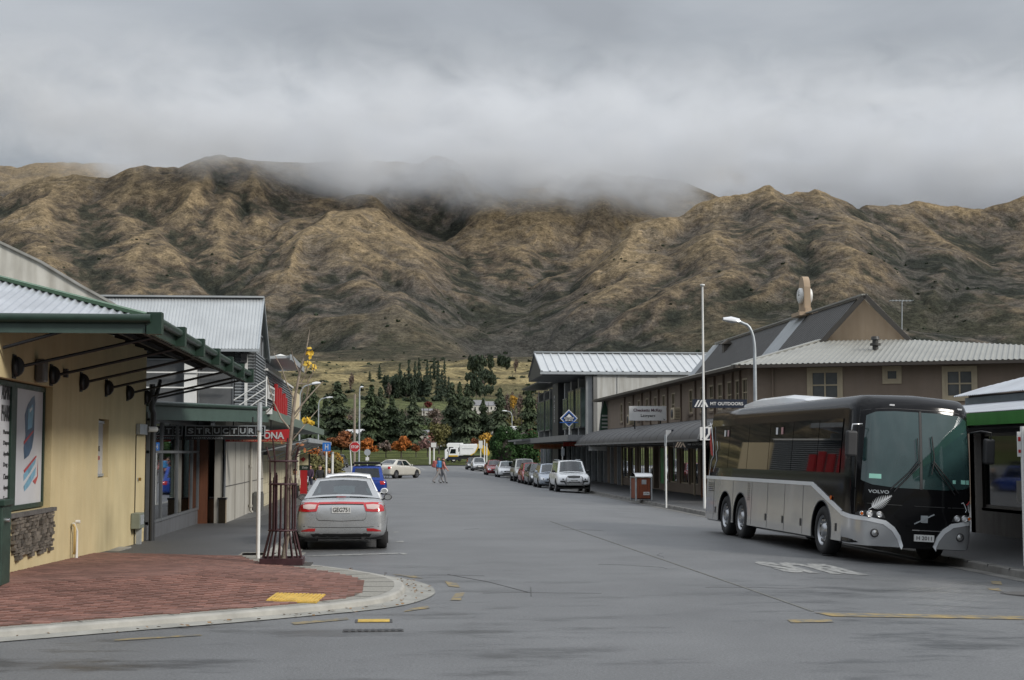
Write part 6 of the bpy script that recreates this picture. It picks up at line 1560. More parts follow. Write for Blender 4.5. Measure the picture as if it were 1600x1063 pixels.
# ================================================================ COACH
def coach():
    rzb = R(182.45)
    T = thing('touring_coach', 'large black and silver touring coach parked facing us with white fern emblem', 'coach', (10.33, 28.72, -.175))
    T.rotation_euler = (0, R(-3.3), rzb)
    L, Wd, H = 11.65, 1.25, 3.32
    GL = M('coach_black', (.006, .006, .007), .10, 0, .1, 1, spec=.28); SIL = M('coach_silver', (.50, .51, .52), .26, .55, .07, .8, coat=.4); STR = M('coach_white_stripe', (.72, .74, .76), .3, var=.03, coat=.4)
    WS = M('windscreen_glass', (.026, .055, .055), .03, 0, .3, .8, spec=1.0, coat=.8); SW = M('coach_side_glass', (.004, .005, .006), .02, 0, .1, 1, spec=.30)
    def Fy(x, z):
        return -.26 * (abs(x) / Wd) ** 2.4 - max(0, z - 1.35) ** 1.3 * .10 - max(0, .8 - z) * .04
    def outline():
        P = [(0, .30), (Wd - .06, .30), (Wd, .36), (Wd, 1.4), (Wd - .03, 2.2), (Wd - .07, 2.95)]
        for k in range(1, 7): a = k / 6 * PI / 2; P.append((Wd - .07 - .28 * (1 - math.cos(a)), 2.98 + .30 * math.sin(a)))
        P.append((.5, 3.30)); P.append((0, H))
        return P
    O = outline()
    full = O + [(-x, z) for x, z in O[-2:0:-1]]
    st = [(-L, .10, 0), (-L + .04, .03, 0), (-L + .12, 0, 0), (-9, 0, 0), (-6, 0, 0), (-3, 0, 0), (-1.3, 0, 0), (-.9, 0, .12), (-.6, .005, .35), (-.38, .02, .6), (-.22, .05, .82), (-.11, .095, .95), (-.04, .15, 1.0), (0, .23, 1.0)]
    vs = []; n = len(full)
    for y, ins, w in st:
        for x, z in full:
            sx = (Wd - ins) / Wd; zc = 1.6; s2 = (1.7 - ins) / 1.7
            xx = x * sx; zz = zc + (z - zc) * s2 if z > 2.5 else z
            vs.append((xx, y + w * Fy(xx, zz) * (1 if y > -.3 else 1), zz))
    fs = [(i*n+j, i*n+(j+1) % n, (i+1)*n+(j+1) % n, (i+1)*n+j) for i in range(len(st)-1) for j in range(n)]
    fs.append(tuple(range(n)))
    # front cap in shrinking rings
    base = len(vs) - n
    prev = base; last = vs[base:]
    for s_ in (.8, .55, .3, .1):
        cur = len(vs)
        for x, y, z in last:
            X_, Z_ = x * s_, 1.6 + (z - 1.6) * s_; vs.append((X_, Fy(X_, Z_) + .02 * (1 - s_), Z_))
        fs += [(prev + j, prev + (j+1) % n, cur + (j+1) % n, cur + j) for j in range(n)]; prev = cur
    fs.append(tuple(range(prev + n - 1, prev - 1, -1)))
    mb = MB(); mb.add(vs, fs)
    body = mb.build('body', [GL], T, False, recalc=True)
    bv = bvh_of(body)
    ax = (-2.1, -8.2, -9.62); r = .50
    cut = MB()
    for y in ax:
        for sg in (-1, 1): cut.cyl((sg * .78, y, r), (sg * 1.5, y, r), .60, n=32)
        _bm = bmesh.new(); _bm.from_mesh(body.data); print('NM', len([e for e in _bm.edges if not e.is_manifold]), len([f for f in _bm.faces if f.calc_area()<1e-7])); _bm.free()
    boolean_cut(body, cut)
    body.data.polygons.foreach_set('use_smooth', [True] * len(body.data.polygons)); body.data.set_sharp_from_angle(angle=R(35))
    # perimeter coordinate: s = 0 at the middle of the front, grows round the corner and along the side
    per = [(x, Fy(x, .8)) for x in np.linspace(0, 1.0, 12)]
    per += [(1.06, Fy(1.06, .8) - .03), (1.12, -.33), (1.18, -.44), (1.22, -.58), (1.25, -.85), (1.25, -L)]
    per = [Vector(p) for p in per]; cum = [0]
    for a, b in zip(per, per[1:]): cum.append(cum[-1] + (b - a).length)
    def pt(s, z, off, sg=1):
        i = min(max(int(np.searchsorted(cum, s)) - 1, 0), len(per) - 2); t = (s - cum[i]) / (cum[i+1] - cum[i]); p = per[i].lerp(per[i+1], t)
        c = Vector((.35, -1.4)) if p.y > -.95 else Vector((0, p.y))
        d = Vector((c.x - p.x, c.y - p.y, 0)); d.normalize()
        if p.x < .9: d = Vector((0, -1, 0))
        o_ = Vector((p.x, p.y, z)) - d * .8
        o2 = Vector((o_.x * sg, o_.y, o_.z)); d2 = Vector((d.x * sg, d.y, 0))
        h = bv.ray_cast(o2, d2)
        q = h[0] if h[0] is not None else Vector((p.x * sg, p.y, z))
        return q - d2 * off
    def skin(nm, top, bot, mat, off=.01, sg=1, rows=4, sub=3, parent=None, closed=True):
        R_ = []
        for k in range(rows + 1):
            v = k / rows; row = []
            for i in range(len(top) - 1):
                for j in range(sub + (i == len(top) - 2)):
                    a = j / sub; s0 = top[i][0] * (1-a) + top[i+1][0] * a; z0 = top[i][1] * (1-a) + top[i+1][1] * a; s1 = bot[i][0] * (1-a) + bot[i+1][0] * a; z1 = bot[i][1] * (1-a) + bot[i+1][1] * a
                    row.append(pt(s0 * (1-v) + s1 * v, z0 * (1-v) + z1 * v, off, sg))
            R_.append(row)
        m_ = MB(); m_.grid(R_, smooth=True, flip=(sg > 0))
        bk = [[p + (Vector((0, -1, 0)) if abs(p.x) < 1.1 else Vector((-np.sign(p.x), 0, 0))) * (off + .004) for p in r_] for r_ in (R_[0], R_[-1])]
        m_.grid([R_[0], bk[0]]); m_.grid([R_[-1], bk[1]])
        return m_.build(nm, mat, parent or T, False)
    S0 = cum[-2]                                     # s at y = -.85
    sy = lambda y: S0 + (-.85 - y)
    # silver lower side with arches cut out, built as one flat panel per side
    for sg in (1, -1):
        def arch(y0): return [(y0 + .62 * math.cos(a), r + .62 * math.sin(a)) for a in np.linspace(PI + .26, -.26, 18)]
        poly = [(-L + .10, .34)] + arch(ax[2])[0:0]
        bottom = [(-L + .10, .34)]
        for y0 in (ax[2], ax[1]): bottom += [q for q in arch(y0)]
        bottom += [q for q in arch(ax[0])] + [(-.90, .34)]
        bottom = [q if q[1] > .30 else (q[0], .34) for q in bottom]
        topl = [(-.90, .90), (-2.80, 1.42), (-L + .10, 1.42)]
        P = bottom + topl
        m_ = MB(); m_.prism([(sg * 1.252, y, z) for y, z in P], (sg * .012, 0, 0)); m_.build('side_panel', SIL, T, False)
        # stripe
        m_ = MB(); m_.prism([(sg * 1.254, y, z) for y, z in ((-L + .05, 1.40), (-2.83, 1.40), (-.90, .86), (-.90, .96), (-2.75, 1.48), (-L + .05, 1.48))], (sg * .016, 0, 0)); m_.build('side_stripe', STR, T, False)
        # bay doors: joints, handles
        for y in (-10.75, -8.92, -7.25, -5.95, -4.65, -3.35): MB().box((sg * 1.262, y, .36), (sg * 1.2675, y + .012, 1.40)).build('door_joint', SEAM, T, False)
        for y in (-10.6, -6.1, -4.8, -3.5, -1.25): MB().box((sg * 1.262, y, .52), (sg * 1.272, y + .10, .68)).build('bay_handle', BLACK, T, False)
        for j in range(5): MB().box((sg * 1.263, -11.3, 1.08 + j * .05), (sg * 1.272, -10.75, 1.10 + j * .05)).build('vent_slat', BLACK, T, False)
        for j in range(8): MB().box((sg * 1.263, -7.6, .95 + j * .055), (sg * 1.272, -7.4, .965 + j * .055)).build('vent_slat', BLACK, T, False)
        for y in ax:
            ring = MB(); ring.tube([(sg * 1.262, y + .61 * math.cos(a), r + .61 * math.sin(a)) for a in np.linspace(-.26, PI + .26, 22)], .018, 6); ring.build('arch_trim', DARK, T, False)
        # side glass: flush black panes
        ys_ = [-11.35, -9.6, -7.85, -6.1, -4.35, -2.6, -1.15]
        for a, b in zip(ys_, ys_[1:]):
            x1, x2 = 1.252, 1.19
            m_ = MB(); m_.add([(sg * (Wd - .012), a + .03, 1.72), (sg * (Wd - .012), b - .03, 1.72), (sg * (Wd - .055), b - .03, 2.78), (sg * (Wd - .055), a + .03, 2.78)], [(0, 1, 2, 3)]); m_.add([(sg * (Wd + .004), a + .015, 1.70), (sg * (Wd + .004), b - .015, 1.70), (sg * (Wd - .046), b - .015, 2.80), (sg * (Wd - .046), a + .015, 2.80)], [(0, 1, 2, 3)]); m_.build('side_window', SW, T, False)
        for y in ax: wheel(T, sg * 1.09, y, r, .30, sg, 'bus', ALLOY, 32)
    for y in ax: MB().box((-.95, y - .1, .35), (.95, y + .1, .6)).build('axle', BLACK, T, False)
    MB().box((-1.1, -L + .3, .32), (1.1, -.6, .50)).build('chassis', BLACK, T, False)
    # windscreen, in two lights
    for sg in (1, -1):
        skin('windscreen', [(.03, 2.96), (.5, 2.96), (.95, 2.93), (1.16, 2.85)], [(.03, 1.46), (.5, 1.46), (.95, 1.50), (1.20, 1.58)], WS, .010, sg, rows=8)
        # bumper wing and its white stripe
        tp = [(.33, .31), (.40, .50), (.52, .66), (.70, .78), (1.0, .83), (1.25, .84), (1.5, .86), (S0 + .05, .90)]
        skin('bumper_wing', [(s, z - .02) for s, z in tp], [(s, .31) for s, _ in tp], SIL, .022, sg, rows=3)
        skin('white_swoosh', [(max(s - .025, .30), z + .035) for s, z in tp], [(s + .02, z - .04) for s, z in tp], STR, .030, sg, rows=1)
        # lamps
        skin('headlight', [(.72, .95), (.95, 1.00), (1.15, .99), (1.30, .93)], [(.68, .86), (.95, .84), (1.15, .86), (1.30, .90)], DARK, .012, sg, rows=2)
        for s_, rr_, mt in ((.80, .062, LAMPW), (.98, .066, LAMPW), (1.14, .045, ORANGEL)):
            c = pt(s_, .925, .02, sg); MB().lathe([(rr_, 0), (rr_, .02), (rr_ * .75, .022), (rr_ * .7, .012)], tuple(c), 'y', 18).build('lamp_ring', CHROME, T, False)
            MB().lathe([(rr_ * .7, .010), (rr_ * .35, .018), (0, .02)], tuple(c), 'y', 14).build('lamp_bulb', mt, T, False)
        c = pt(.88, .56, .03, sg); MB().lathe([(.085, -.01), (.085, .012), (.06, .016)], tuple(c), 'y', 18).build('fog_lamp_ring', DARK, T, False); MB().lathe([(.065, .012), (0, .03)], tuple(c), 'y', 14).build('fog_lamp', CHROME, T, False)
        c = pt(.55 if sg > 0 else 1.0, 3.08, .0, sg); MB().box((c.x - .05, c.y - .02, c.z - .015), (c.x + .05, c.y + .02, c.z + .015)).build('marker_light', LAMPW, T, False)
        # mirror on its arm
        m_ = MB(); x0 = sg * 1.20; m_.tube([(sg * 1.12, -.32, 2.62), (sg * 1.22, -.05, 2.66), (sg * 1.42, -.02, 2.64), (sg * 1.42, -.05, 2.52)], .018, 8); am = m_.build('mirror_arm', BLACK if sg < 0 else CHROME, T, False)
        m_ = MB(); m_.box((sg * 1.30, -.16, 2.02), (sg * 1.52, -.02, 2.52)); o = m_.build('mirror', DARK, T, False, bevel=.04)
        # door seam at the corner
        skin('corner_seam', [(1.32, 3.0), (1.335, 3.0)], [(1.32, .95), (1.335, .95)], SEAM, .002, sg, rows=10)
    skin('screen_divider', [(-.001, 2.98), (.025, 2.98)], [(-.001, 1.45), (.025, 1.45)], DARK, .016, 1, rows=6); skin('screen_divider', [(.0, 2.98), (.025, 2.98)], [(.0, 1.45), (.025, 1.45)], DARK, .016, -1, rows=6)
    for sg in (1, -1):
        skin('roof_band_line', [(0, 3.02), (.6, 3.02), (1.1, 2.98), (1.3, 2.95)], [(0, 3.005), (.6, 3.005), (1.1, 2.965), (1.3, 2.935)], DARK, .004, sg, rows=1)
        skin('panel_line', [(0, 1.13), (.6, 1.13), (1.25, 1.14)], [(0, 1.12), (.6, 1.12), (1.25, 1.13)], M('panel_line_grey', (.05, .05, .05), .5), .003, sg, rows=1)
        skin('bumper_line', [(0, .665), (.5, .665)], [(0, .65), (.5, .65)], CHROME, .006, sg, rows=1)
    # stickers behind the glass
    TEAL = M('permit_sticker', (.30, .62, .52), .4)
    for sg, s_, z_, w_, h_ in ((1, .78, 1.62, .24, .09), (-1, .88, 1.60, .12, .08), (-1, 1.02, 1.60, .12, .08), (-1, .68, 1.60, .07, .07)):
        skin('permit_sticker', [(s_, z_ + h_), (s_ + w_, z_ + h_)], [(s_, z_), (s_ + w_, z_)], TEAL, .013, sg, rows=1)
    # wipers
    for pts in ([(.62, 1.42), (.22, 1.80), (.05, 2.02)], [(.55, 1.38), (.18, 1.78), (.02, 1.98)]):
        m_ = MB(); m_.tube([pt(s, z, .05, 1) for s, z in pts], .013, 6); m_.build('wiper', BLACK, T, False)
    m_ = MB(); m_.tube([pt(.06, 2.0, .05, 1), pt(.08, 2.45, .05, 1)], .010, 6); m_.build('wiper_blade', BLACK, T, False)
    for pts in ([(.80, 1.42), (.42, 1.82), (.24, 2.02)], [(.72, 1.38), (.36, 1.80), (.24, 1.98)], [(.20, 1.75), (.26, 2.05), (.22, 2.5)]):
        m_ = MB(); m_.tube([pt(s, z, .05, -1) for s, z in pts], .013, 6); m_.build('wiper', BLACK, T, False)
    # number plate, lettering, emblems
    c = pt(.05, .52, .0); pl = MB().box((c.x - .36 + .02, c.y, .44), (c.x + .02 - .0, c.y + .035, .575)); pl = MB().box((-.30, c.y, .445), (.10, c.y + .035, .575)).build('number_plate', SIGNW, T, False)
    yy = c.y + .037
    text('H 2011', 'plate_lettering', T, (.06, yy, .475), (-1, 0, 0), UP, .31, .075, TEXTB, .003, .01)
    yv = Fy(.85, 1.35) + .02
    text('VOLVO', 'maker_lettering', T, (1.04, Fy(.95, 1.33) + .075, 1.335), (-1, .20, 0), UP, .40, .065, GALV, .003, .02)
    # white fern: quill with leaflets each side
    def em(s, z): return pt(s, z, .018, 1)
    q0, q1 = Vector((.98, 1.03)), Vector((.58, 1.30))
    fr = MB(); n_ = 13; d = (q1 - q0); nn = Vector((-d.y, d.x)).normalized()
    for k in range(n_):
        t = .10 + .88 * k / n_; b_ = q0 + d * t; wv = .11 * math.sin(PI * min(1, t ** .75 * 1.05)) + .01
        for sg in (1, -1):
            a_ = b_ + nn * sg * wv + d * .10; c1 = b_ + d * .055; 
            P = [em(b_.x, b_.y), em(c1.x, c1.y), em(a_.x, a_.y)]
            fr.add(P, [(0, 1, 2)]); fr.add([p + Vector((0, -.006, 0)) for p in P], [(2, 1, 0)])
    fr.tube([em(q0.x + .02, q0.y - .02), em((q0 + d * .5).x, (q0 + d * .5).y), em(q1.x, q1.y)], .006, 5); fr.build('fern_emblem', STR, T, False)
    # small bird emblem
    bd = MB(); B_ = lambda pts, m_=0: bd.tube([pt(s, z, .016, -1) for s, z in pts], .008, 5, m_)
    B_([(.90, 1.22), (.94, 1.24), (.98, 1.18), (1.03, 1.10), (1.00, 1.05)]); B_([(1.08, 1.20), (1.10, 1.12), (1.14, 1.05)]); B_([(1.02, 1.21), (1.08, 1.22), (1.13, 1.27)], 1); B_([(1.03, 1.19), (1.09, 1.24)], 1)
    bd.build('bird_emblem', [STR, SIGNRED], T, False)
    # maker bar badge
    m_ = MB(); c = pt(.08, .88, .02, -1); m_.box((c.x - .07, c.y, c.z - .07), (c.x + .07, c.y + .015, c.z + .07)); m_.bar((c.x + .20, c.y + .01, c.z - .1), (c.x - .20, c.y + .01, c.z + .1), .02, .03, up=(0, 1, 0)); m_.build('badge', GALV, T, False)
    # side graphics
    sgx = 1.256
    m_ = MB(); m_.prism([(sgx, y, z) for y, z in ((-11.45, 2.75), (-11.35, 2.55), (-11.1, 2.1), (-11.05, 2.0), (-11.25, 2.05), (-11.4, 2.3))], (.008, 0, 0)); m_.build('red_graphic', SIGNRED, T, False)
    m_ = MB(); m_.tube([(sgx, y, z) for y, z in ((-11.5, 2.9), (-11.3, 2.75), (-11.08, 2.3), (-11.0, 2.0), (-11.2, 1.9), (-11.35, 1.5), (-11.45, 1.2))], .012, 5); m_.tube([(sgx, y, z) for y, z in ((-10.7, 2.4), (-10.6, 2.2), (-10.75, 2.1), (-10.65, 1.9), (-10.95, 1.6))], .010, 5); m_.build('white_graphic', STR, T, False)
    for y, mt in ((-10.1, STR), (-9.8, M('pink_notice', (.45, .30, .30), .5)), (-5.6, STR), (-5.2, M('pink_notice_2', (.45, .25, .25), .5))): MB().box((1.225, y, 2.52), (1.232, y + .14, 2.68)).build('window_notice', mt, T, False)
    m_ = MB(); m_.cyl((1.262, -1.55, 1.18), (1.28, -1.55, 1.18), .045, n=12); m_.build('side_indicator', ORANGEL, T, False)
    # roof pod
    m_ = MB(); P = []
    for y, zz, w in ((-10.3, 3.30, .7), (-9.8, 3.44, .85), (-8.8, 3.50, .9), (-6.2, 3.50, .9), (-5.0, 3.42, .85), (-4.2, 3.31, .7)): P.append([(-w, y, 3.2), (-w * .95, y, zz - .08), (-w * .7, y, zz), (w * .7, y, zz), (w * .95, y, zz - .08), (w, y, 3.2)])
    m_.grid(P, smooth=False); m_.build('roof_pod', STR, T, False)
coach()
# ================================================================ STREET FURNITURE
MAROON = M('maroon_steel', (.055, .022, .026), .5, .2, .3, 6, rvar=.1)
BARK = M('pale_bark', (.27, .225, .18), .85, var=.35, vs=9, bump=.4, bs=30)
# tree guard
gc = gy(441, 889, 26.0); gc.z = pz(gc.x, gc.y)
t = thing('tree_guard', 'flared maroon steel tree guard of upright bars on the brick corner', 'tree guard', tuple(gc))
MB().box((-.36, -.34, 0), (.36, -.30, .12)).build('base_plate', MAROON, t, False); MB().box((-.36, .30, 0), (.36, .34, .12)).build('base_plate', MAROON, t, False)
MB().box((-.36, -.30, 0), (-.32, .30, .12)).build('base_plate', MAROON, t, False); MB().box((.32, -.30, 0), (.36, .30, .12)).build('base_plate', MAROON, t, False)
MB().box((-.5, -.45, -.01), (.5, .45, .006)).build('tree_pit', M('pit_gravel', (.06, .055, .05), .9, var=.5, vs=40, bump=.6), t, False)
for k in range(18):
    a = 2 * PI * k / 18 + .1; c, s = math.cos(a), math.sin(a)
    top = 1.46 + .10 * math.sin(k * 2.3)
    rb_ = MB(); rb_.tube([(.33 * c, .31 * s, .12), (.215 * c, .215 * s, .58), (.215 * c, .215 * s, top)], .0125, 5); rb_.build('bar', MAROON, t, False)
for k in range(7):
    a = 2 * PI * k / 7 + .5; c, s = math.cos(a), math.sin(a)
    rb_ = MB(); rb_.tube([(.225 * c, .225 * s, .58), (.225 * c, .225 * s, 1.78), (.29 * c, .29 * s, 2.05 + .1 * math.sin(k * 1.9))], .014, 5); rb_.build('tall_bar', MAROON, t, False)
for z, r_ in ((.58, .232), (1.36, .232), (1.75, .24)):
    rb_ = MB(); rb_.tube([(r_ * math.cos(a), r_ * math.sin(a), z) for a in np.linspace(0, 2 * PI, 25)], .018, 6, caps=False); rb_.build('ring', MAROON, t, False)
# young street tree
t = thing('street_sapling', 'slender nearly bare street tree with a few yellow leaves inside the maroon guard', 'tree', tuple(gc))
tr = MB(); Q = lambda px, py, dy=0: gy(px, py, 26 + dy) 
tp = [gc + Vector((.0, 0, 0)), Q(450, 830), Q(451, 770), Q(453, 700), Q(457, 655), Q(462, 615), Q(470, 575), Q(479, 545), Q(484, 515)]
tr.tube(tp, [.042, .039, .036, .034, .030, .024, .017, .011, .005], 8)
tr.build('trunk', BARK, t)
rr_ = random.Random(11)
def limb(pts, r0, r1, par=t, nm='branch'):
    m_ = MB(); n_ = len(pts); m_.tube(pts, [r0 + (r1 - r0) * i / (n_ - 1) for i in range(n_)], 6); m_.build(nm, BARK, par)
BRS = [[(454, 672), (440, 655), (428, 630), (421, 605), (418, 590)], [(458, 650), (478, 625), (496, 605), (505, 596)], [(460, 625), (448, 600), (440, 575), (432, 560), (428, 552)], [(455, 690), (470, 672), (488, 650), (497, 640)], [(464, 605), (476, 590), (482, 565)], [(468, 585), (458, 560), (455, 545)], [(453, 715), (462, 700), (474, 690), (480, 688)], [(456, 660), (470, 640), (473, 612), (470, 590)], [(466, 600), (480, 600), (490, 580), (494, 560)], [(428, 630), (422, 640), (414, 648)], [(478, 625), (482, 605), (480, 590)]]
for i, b_ in enumerate(BRS):
    dy = [rr_.uniform(-.35, .35) * j / (len(b_)) for j in range(len(b_))]
    limb([Q(x, y, dy[j] * 1.6) for j, (x, y) in enumerate(b_)], .019 if i < 2 else .014, .005)
YL = island(M('yellow_leaf', (.62, .40, .03), .6, var=.2, vs=30), .6, 1.25); OL = island(M('rust_leaf', (.35, .13, .05), .7, var=.2), .6, 1.2)
def leaf_bunch(px, py, n_, sp, mt, nm='leaf'):
    for k in range(n_):
        c = Q(px + rr_.gauss(0, sp), py + rr_.gauss(0, sp * .8), rr_.uniform(-.08, .08)); s = rr_.uniform(.035, .06)
        a = Vector((rr_.gauss(0, 1), rr_.gauss(0, 1), rr_.gauss(0, 1))).normalized(); b_ = a.orthogonal().normalized()
        m_ = MB(); cc = a.cross(b_)
        m_.add([c - a * s, c - a * s * .3 + b_ * s * .7, c + a * s * .4 + b_ * s * .5, c + a * s, c + a * s * .4 - b_ * s * .5, c - a * s * .3 - b_ * s * .7, c + cc * s * .2], [(0, 1, 6), (1, 2, 6), (2, 3, 6), (3, 4, 6), (4, 5, 6), (5, 0, 6)]); m_.build(nm, mt, t)
leaf_bunch(484, 551, 12, 3.5, YL); leaf_bunch(483, 572, 9, 4, YL); leaf_bunch(479, 656, 9, 3.2, YL); leaf_bunch(486, 662, 5, 3, YL); leaf_bunch(470, 697, 4, 3, OL); leaf_bunch(440, 690, 2, 8, OL)
# white post at the back of the bricks
def post(name, label, px, py, X=None, z0=0.1, top=628, r=.034, Yv=None, group=None, cat='post'):
    p = gz(px, py, z0) if Yv is None else gy(px, 800, Yv)
    p.z = z0; h = gy(px, top, p.y).z
    t_ = thing(name, label, cat, tuple(p), 0, group); MB().cyl((0, 0, 0), (0, 0, h - z0), r, n=12).build('pole', WHITEP, t_, False)
    return t_, p, h
t, p, h = post('sign_post', 'slim white post with a narrow grey sign seen edge on, behind the maroon tree guard', 403, 873, top=630)
MB().box((-.012, -.30, h - .5 - .1), (.012, .1, h - .1)).build('sign_plate', GALV, t, False); MB().cyl((0, 0, h - .62), (0, 0, h - .08), .045, n=12).build('cap', GALV, t, False)
t, p, h = post('sign_post', 'white kerbside post beside the timber litter bin', 1041, 793.5, z0=-.13, top=680)
MB().cyl((0, 0, h + .13 - .28), (0, 0, h + .13 + .02), .05, n=12).build('cap', GALV, t, False); MB().box((-.012, -.1, h - .3), (.012, .25, h + .1)).build('sign_plate', GALV, t, False)
p = gx(1600, 700, 11.9)
t = thing('parking_sign_post', 'white post with a red edged sign at the right kerb past the coach', 'sign', (gy(1598, 700, 27.6).x, 27.6, -.13))
MB().cyl((0, 0, 0), (0, 0, 2.62), .04, n=12).build('pole', WHITEP, t, False); MB().box((-.11, -.03, 2.05), (-.04, .0, 2.52)).build('sign_plate', SIGNW, t, False); MB().box((-.10, -.035, 2.12), (-.05, -.03, 2.18)).build('red_mark', SIGNRED, t, False); MB().box((-.10, -.035, 2.34), (-.05, -.03, 2.42)).build('red_mark', SIGNRED, t, False)
# flagpole
p = gx(1100, 700, 12.15)
t = thing('flagpole', 'tall bare white flagpole rising in front of the curved canopy', 'flagpole', (p.x, p.y, -.13)); h = gy(1097, 447, p.y).z
MB().cyl((0, 0, 0), (0, 0, h + .13), .055, .035, n=12).build('pole', WHITEP, t, False); MB().lathe([(0, .08), (.09, .06), (.09, 0), (0, -.01)], (0, 0, h + .13), 'z', 12).build('finial', WHITEP, t, False)
# street lamps
def lamp(label, base, topz, reach, dirx, head=.55, r=.07, g_='street lamps', hz=.25):
    t_ = thing('street_lamp', label, 'street lamp', base, 0, g_); h_ = topz - base[2]
    m_ = MB(); pts = [(0, 0, 0), (0, 0, h_ * .6), (0, 0, h_ - .9)]
    for k in range(1, 7): a = k / 6 * PI / 2; pts.append((dirx * reach * .62 * (1 - math.cos(a)), 0, h_ - .9 + .85 * math.sin(a)))
    pts.append((dirx * reach, 0, h_ + .05)); m_.tube(pts, [r, r * .9, r * .8] + [r * .7] * 7, 10); m_.build('pole', GALV, t_, False)
    m_ = MB(); x0 = dirx * (reach - .05); x1 = dirx * (reach + head)
    P = [(x0, -.05, h_ + .02), (x0, .05, h_ + .02), (x0, .05, h_ + .10), (x0, -.05, h_ + .10)]
    m_.grid([[(x0, -.05, h_ + .0), (x0, 0, h_ - .0), (x0, .05, h_ + .0), (x0, .05, h_ + .10), (x0, 0, h_ + .13), (x0, -.05, h_ + .10), (x0, -.05, h_)],
             [((x0+x1)/2, -.14, h_ + .04), ((x0+x1)/2, 0, h_ - .03), ((x0+x1)/2, .14, h_ + .04), ((x0+x1)/2, .13, h_ + .13), ((x0+x1)/2, 0, h_ + .20), ((x0+x1)/2, -.13, h_ + .13), ((x0+x1)/2, -.14, h_ + .04)],
             [(x1, -.08, h_ + .08), (x1, 0, h_ + .05), (x1, .08, h_ + .08), (x1, .08, h_ + .13), (x1, 0, h_ + .16), (x1, -.08, h_ + .13), (x1, -.08, h_ + .08)]], smooth=True)
    m_.build('lamp_head', LAMPW, t_, False); return t_
p = gx(1181, 700, 12.3); zt = gy(1170, 516, p.y).z
lamp('curved galvanised street lamp behind the coach roof', (p.x, p.y, -.13), gy(1150, 503, p.y).z - .02, .55, -1, .52)
p = gz(467, 757, -.1); lamp('street lamp reaching over the verandah roof by the shop people', (p.x, p.y, -.1), gy(490, 601, p.y).z, .85, 1, .5, .06)
p = gy(497, 727, 205); lamp('street lamp beyond the autumn hedge on the left', (p.x, p.y, -.1), gy(505, 622, 205).z, 1.1, 1, .8, .09)
p = gy(561, 727, 180); lamp('tall straight street lamp beside the wooden power pole', (p.x, p.y, -.1), gy(561, 606, 180).z, .1, 1, .35, .10)
p = gy(887, 720, 260); lamp('distant street lamp over the dark hedge', (gy(800, 700, 260).x, 260, 0), gy(790, 643, 260).z, .9, -1, .8, .09)
p = gy(553.5, 727, 160); t = thing('power_pole', 'plain brown timber power pole next to the straight street lamp', 'pole', (p.x, p.y, -.2)); MB().cyl((0, 0, 0), (0, 0, gy(553, 616, 160).z + .2), .15, .11, n=10).build('pole', BARK, t, False)
# small signs at the far junction
p = gy(510, 700, 56); t = thing('blue_direction_sign', 'small blue sign with white letter on a white post over the silver sedan', 'sign', (p.x, p.y, .0))
MB().cyl((0, 0, 0), (0, 0, 2.3), .035, n=10).build('pole', WHITEP, t, False); MB().box((-.14, -.05, 2.04), (.16, -.03, 2.36)).build('panel', M('sign_bright_blue', (.03, .16, .50), .4), t, False); text('H', 'lettering', t, (-.05 + p.x, p.y - .055, 2.1), (1, 0, 0), UP, .12, .2, SIGNW, .003)
p = gy(519.5, 700, 63); t = thing('bollard_post', 'plain white post standing between the blue sign and the blue wagon', 'post', (p.x, p.y, .0)); MB().cyl((0, 0, 0), (0, 0, 2.0), .055, n=10).build('pole', WHITEP, t, False); MB().cyl((0, 0, 1.94), (0, 0, 2.02), .065, n=10).build('cap', GALV, t, False)
p = gy(554.5, 700, 110); t = thing('stop_sign', 'red octagonal stop sign on a leaning white post', 'sign', (p.x, p.y, -.1))
c = gy(554.5, 698.5, 110); oc = [(c.x + .40 * math.cos(PI/8 + k * PI/4), 110, c.z + .40 * math.sin(PI/8 + k * PI/4)) for k in range(8)]
MB().prism(oc, (0, .03, 0)).build('rim', SIGNW, t); MB().prism([(c.x + (x - c.x) * .92, 109.99, c.z + (z - c.z) * .92) for x, y, z in oc], (0, .009, 0)).build('panel', SIGNRED, t); text('STOP', 'lettering', t, (c.x - .27, 109.985, c.z - .1), (1, 0, 0), UP, .54, .2, SIGNW, .003, .02)
MB().cyl((c.x - .18, 110.06, -.1), (c.x - .35, 110.06, c.z + .1), .04, n=8).build('pole', WHITEP, t); MB().bar((c.x - .34, 110.05, c.z), (c.x + .1, 110.05, c.z), .04, .05).build('bracket', GALV, t)
c = gy(574, 707, 140); t = thing('round_sign_back', 'round grey back of a traffic sign in front of the orange trees', 'sign', (c.x, 140, -.1))
m_ = MB(); m_.lathe([(0, 0), (.30, 0), (.30, .02), (0, .02)], (c.x, 140, c.z), 'y', 20, smooth=False); m_.build('panel', GALV, t); MB().cyl((c.x, 140.05, -.1), (c.x, 140.05, c.z + .3), .035, n=8).build('pole', WHITEP, t); MB().box((c.x - .16, 139.94, c.z - .75), (c.x + .16, 139.99, c.z - .45)).build('lower_plate', SIGNW, t)
for px, y0, y1, lb in ((671.5, 699, 727, 'plain white marker post on the grass verge, farther from the truck'), (678, 692, 726, 'white post with a small square sign on the verge, nearer the truck')):
    c = gy(px, y0, 232); t = thing('marker_post', lb, 'post', (c.x, 232, -.1)); MB().cyl((c.x, 232, -.3), (c.x, 232, c.z), .13, n=8).build('pole', WHITEP, t)
    if px > 675: MB().box((c.x - .45, 231.8, c.z - .7), (c.x + .35, 231.86, c.z)).build('sign_plate', SIGNW, t)
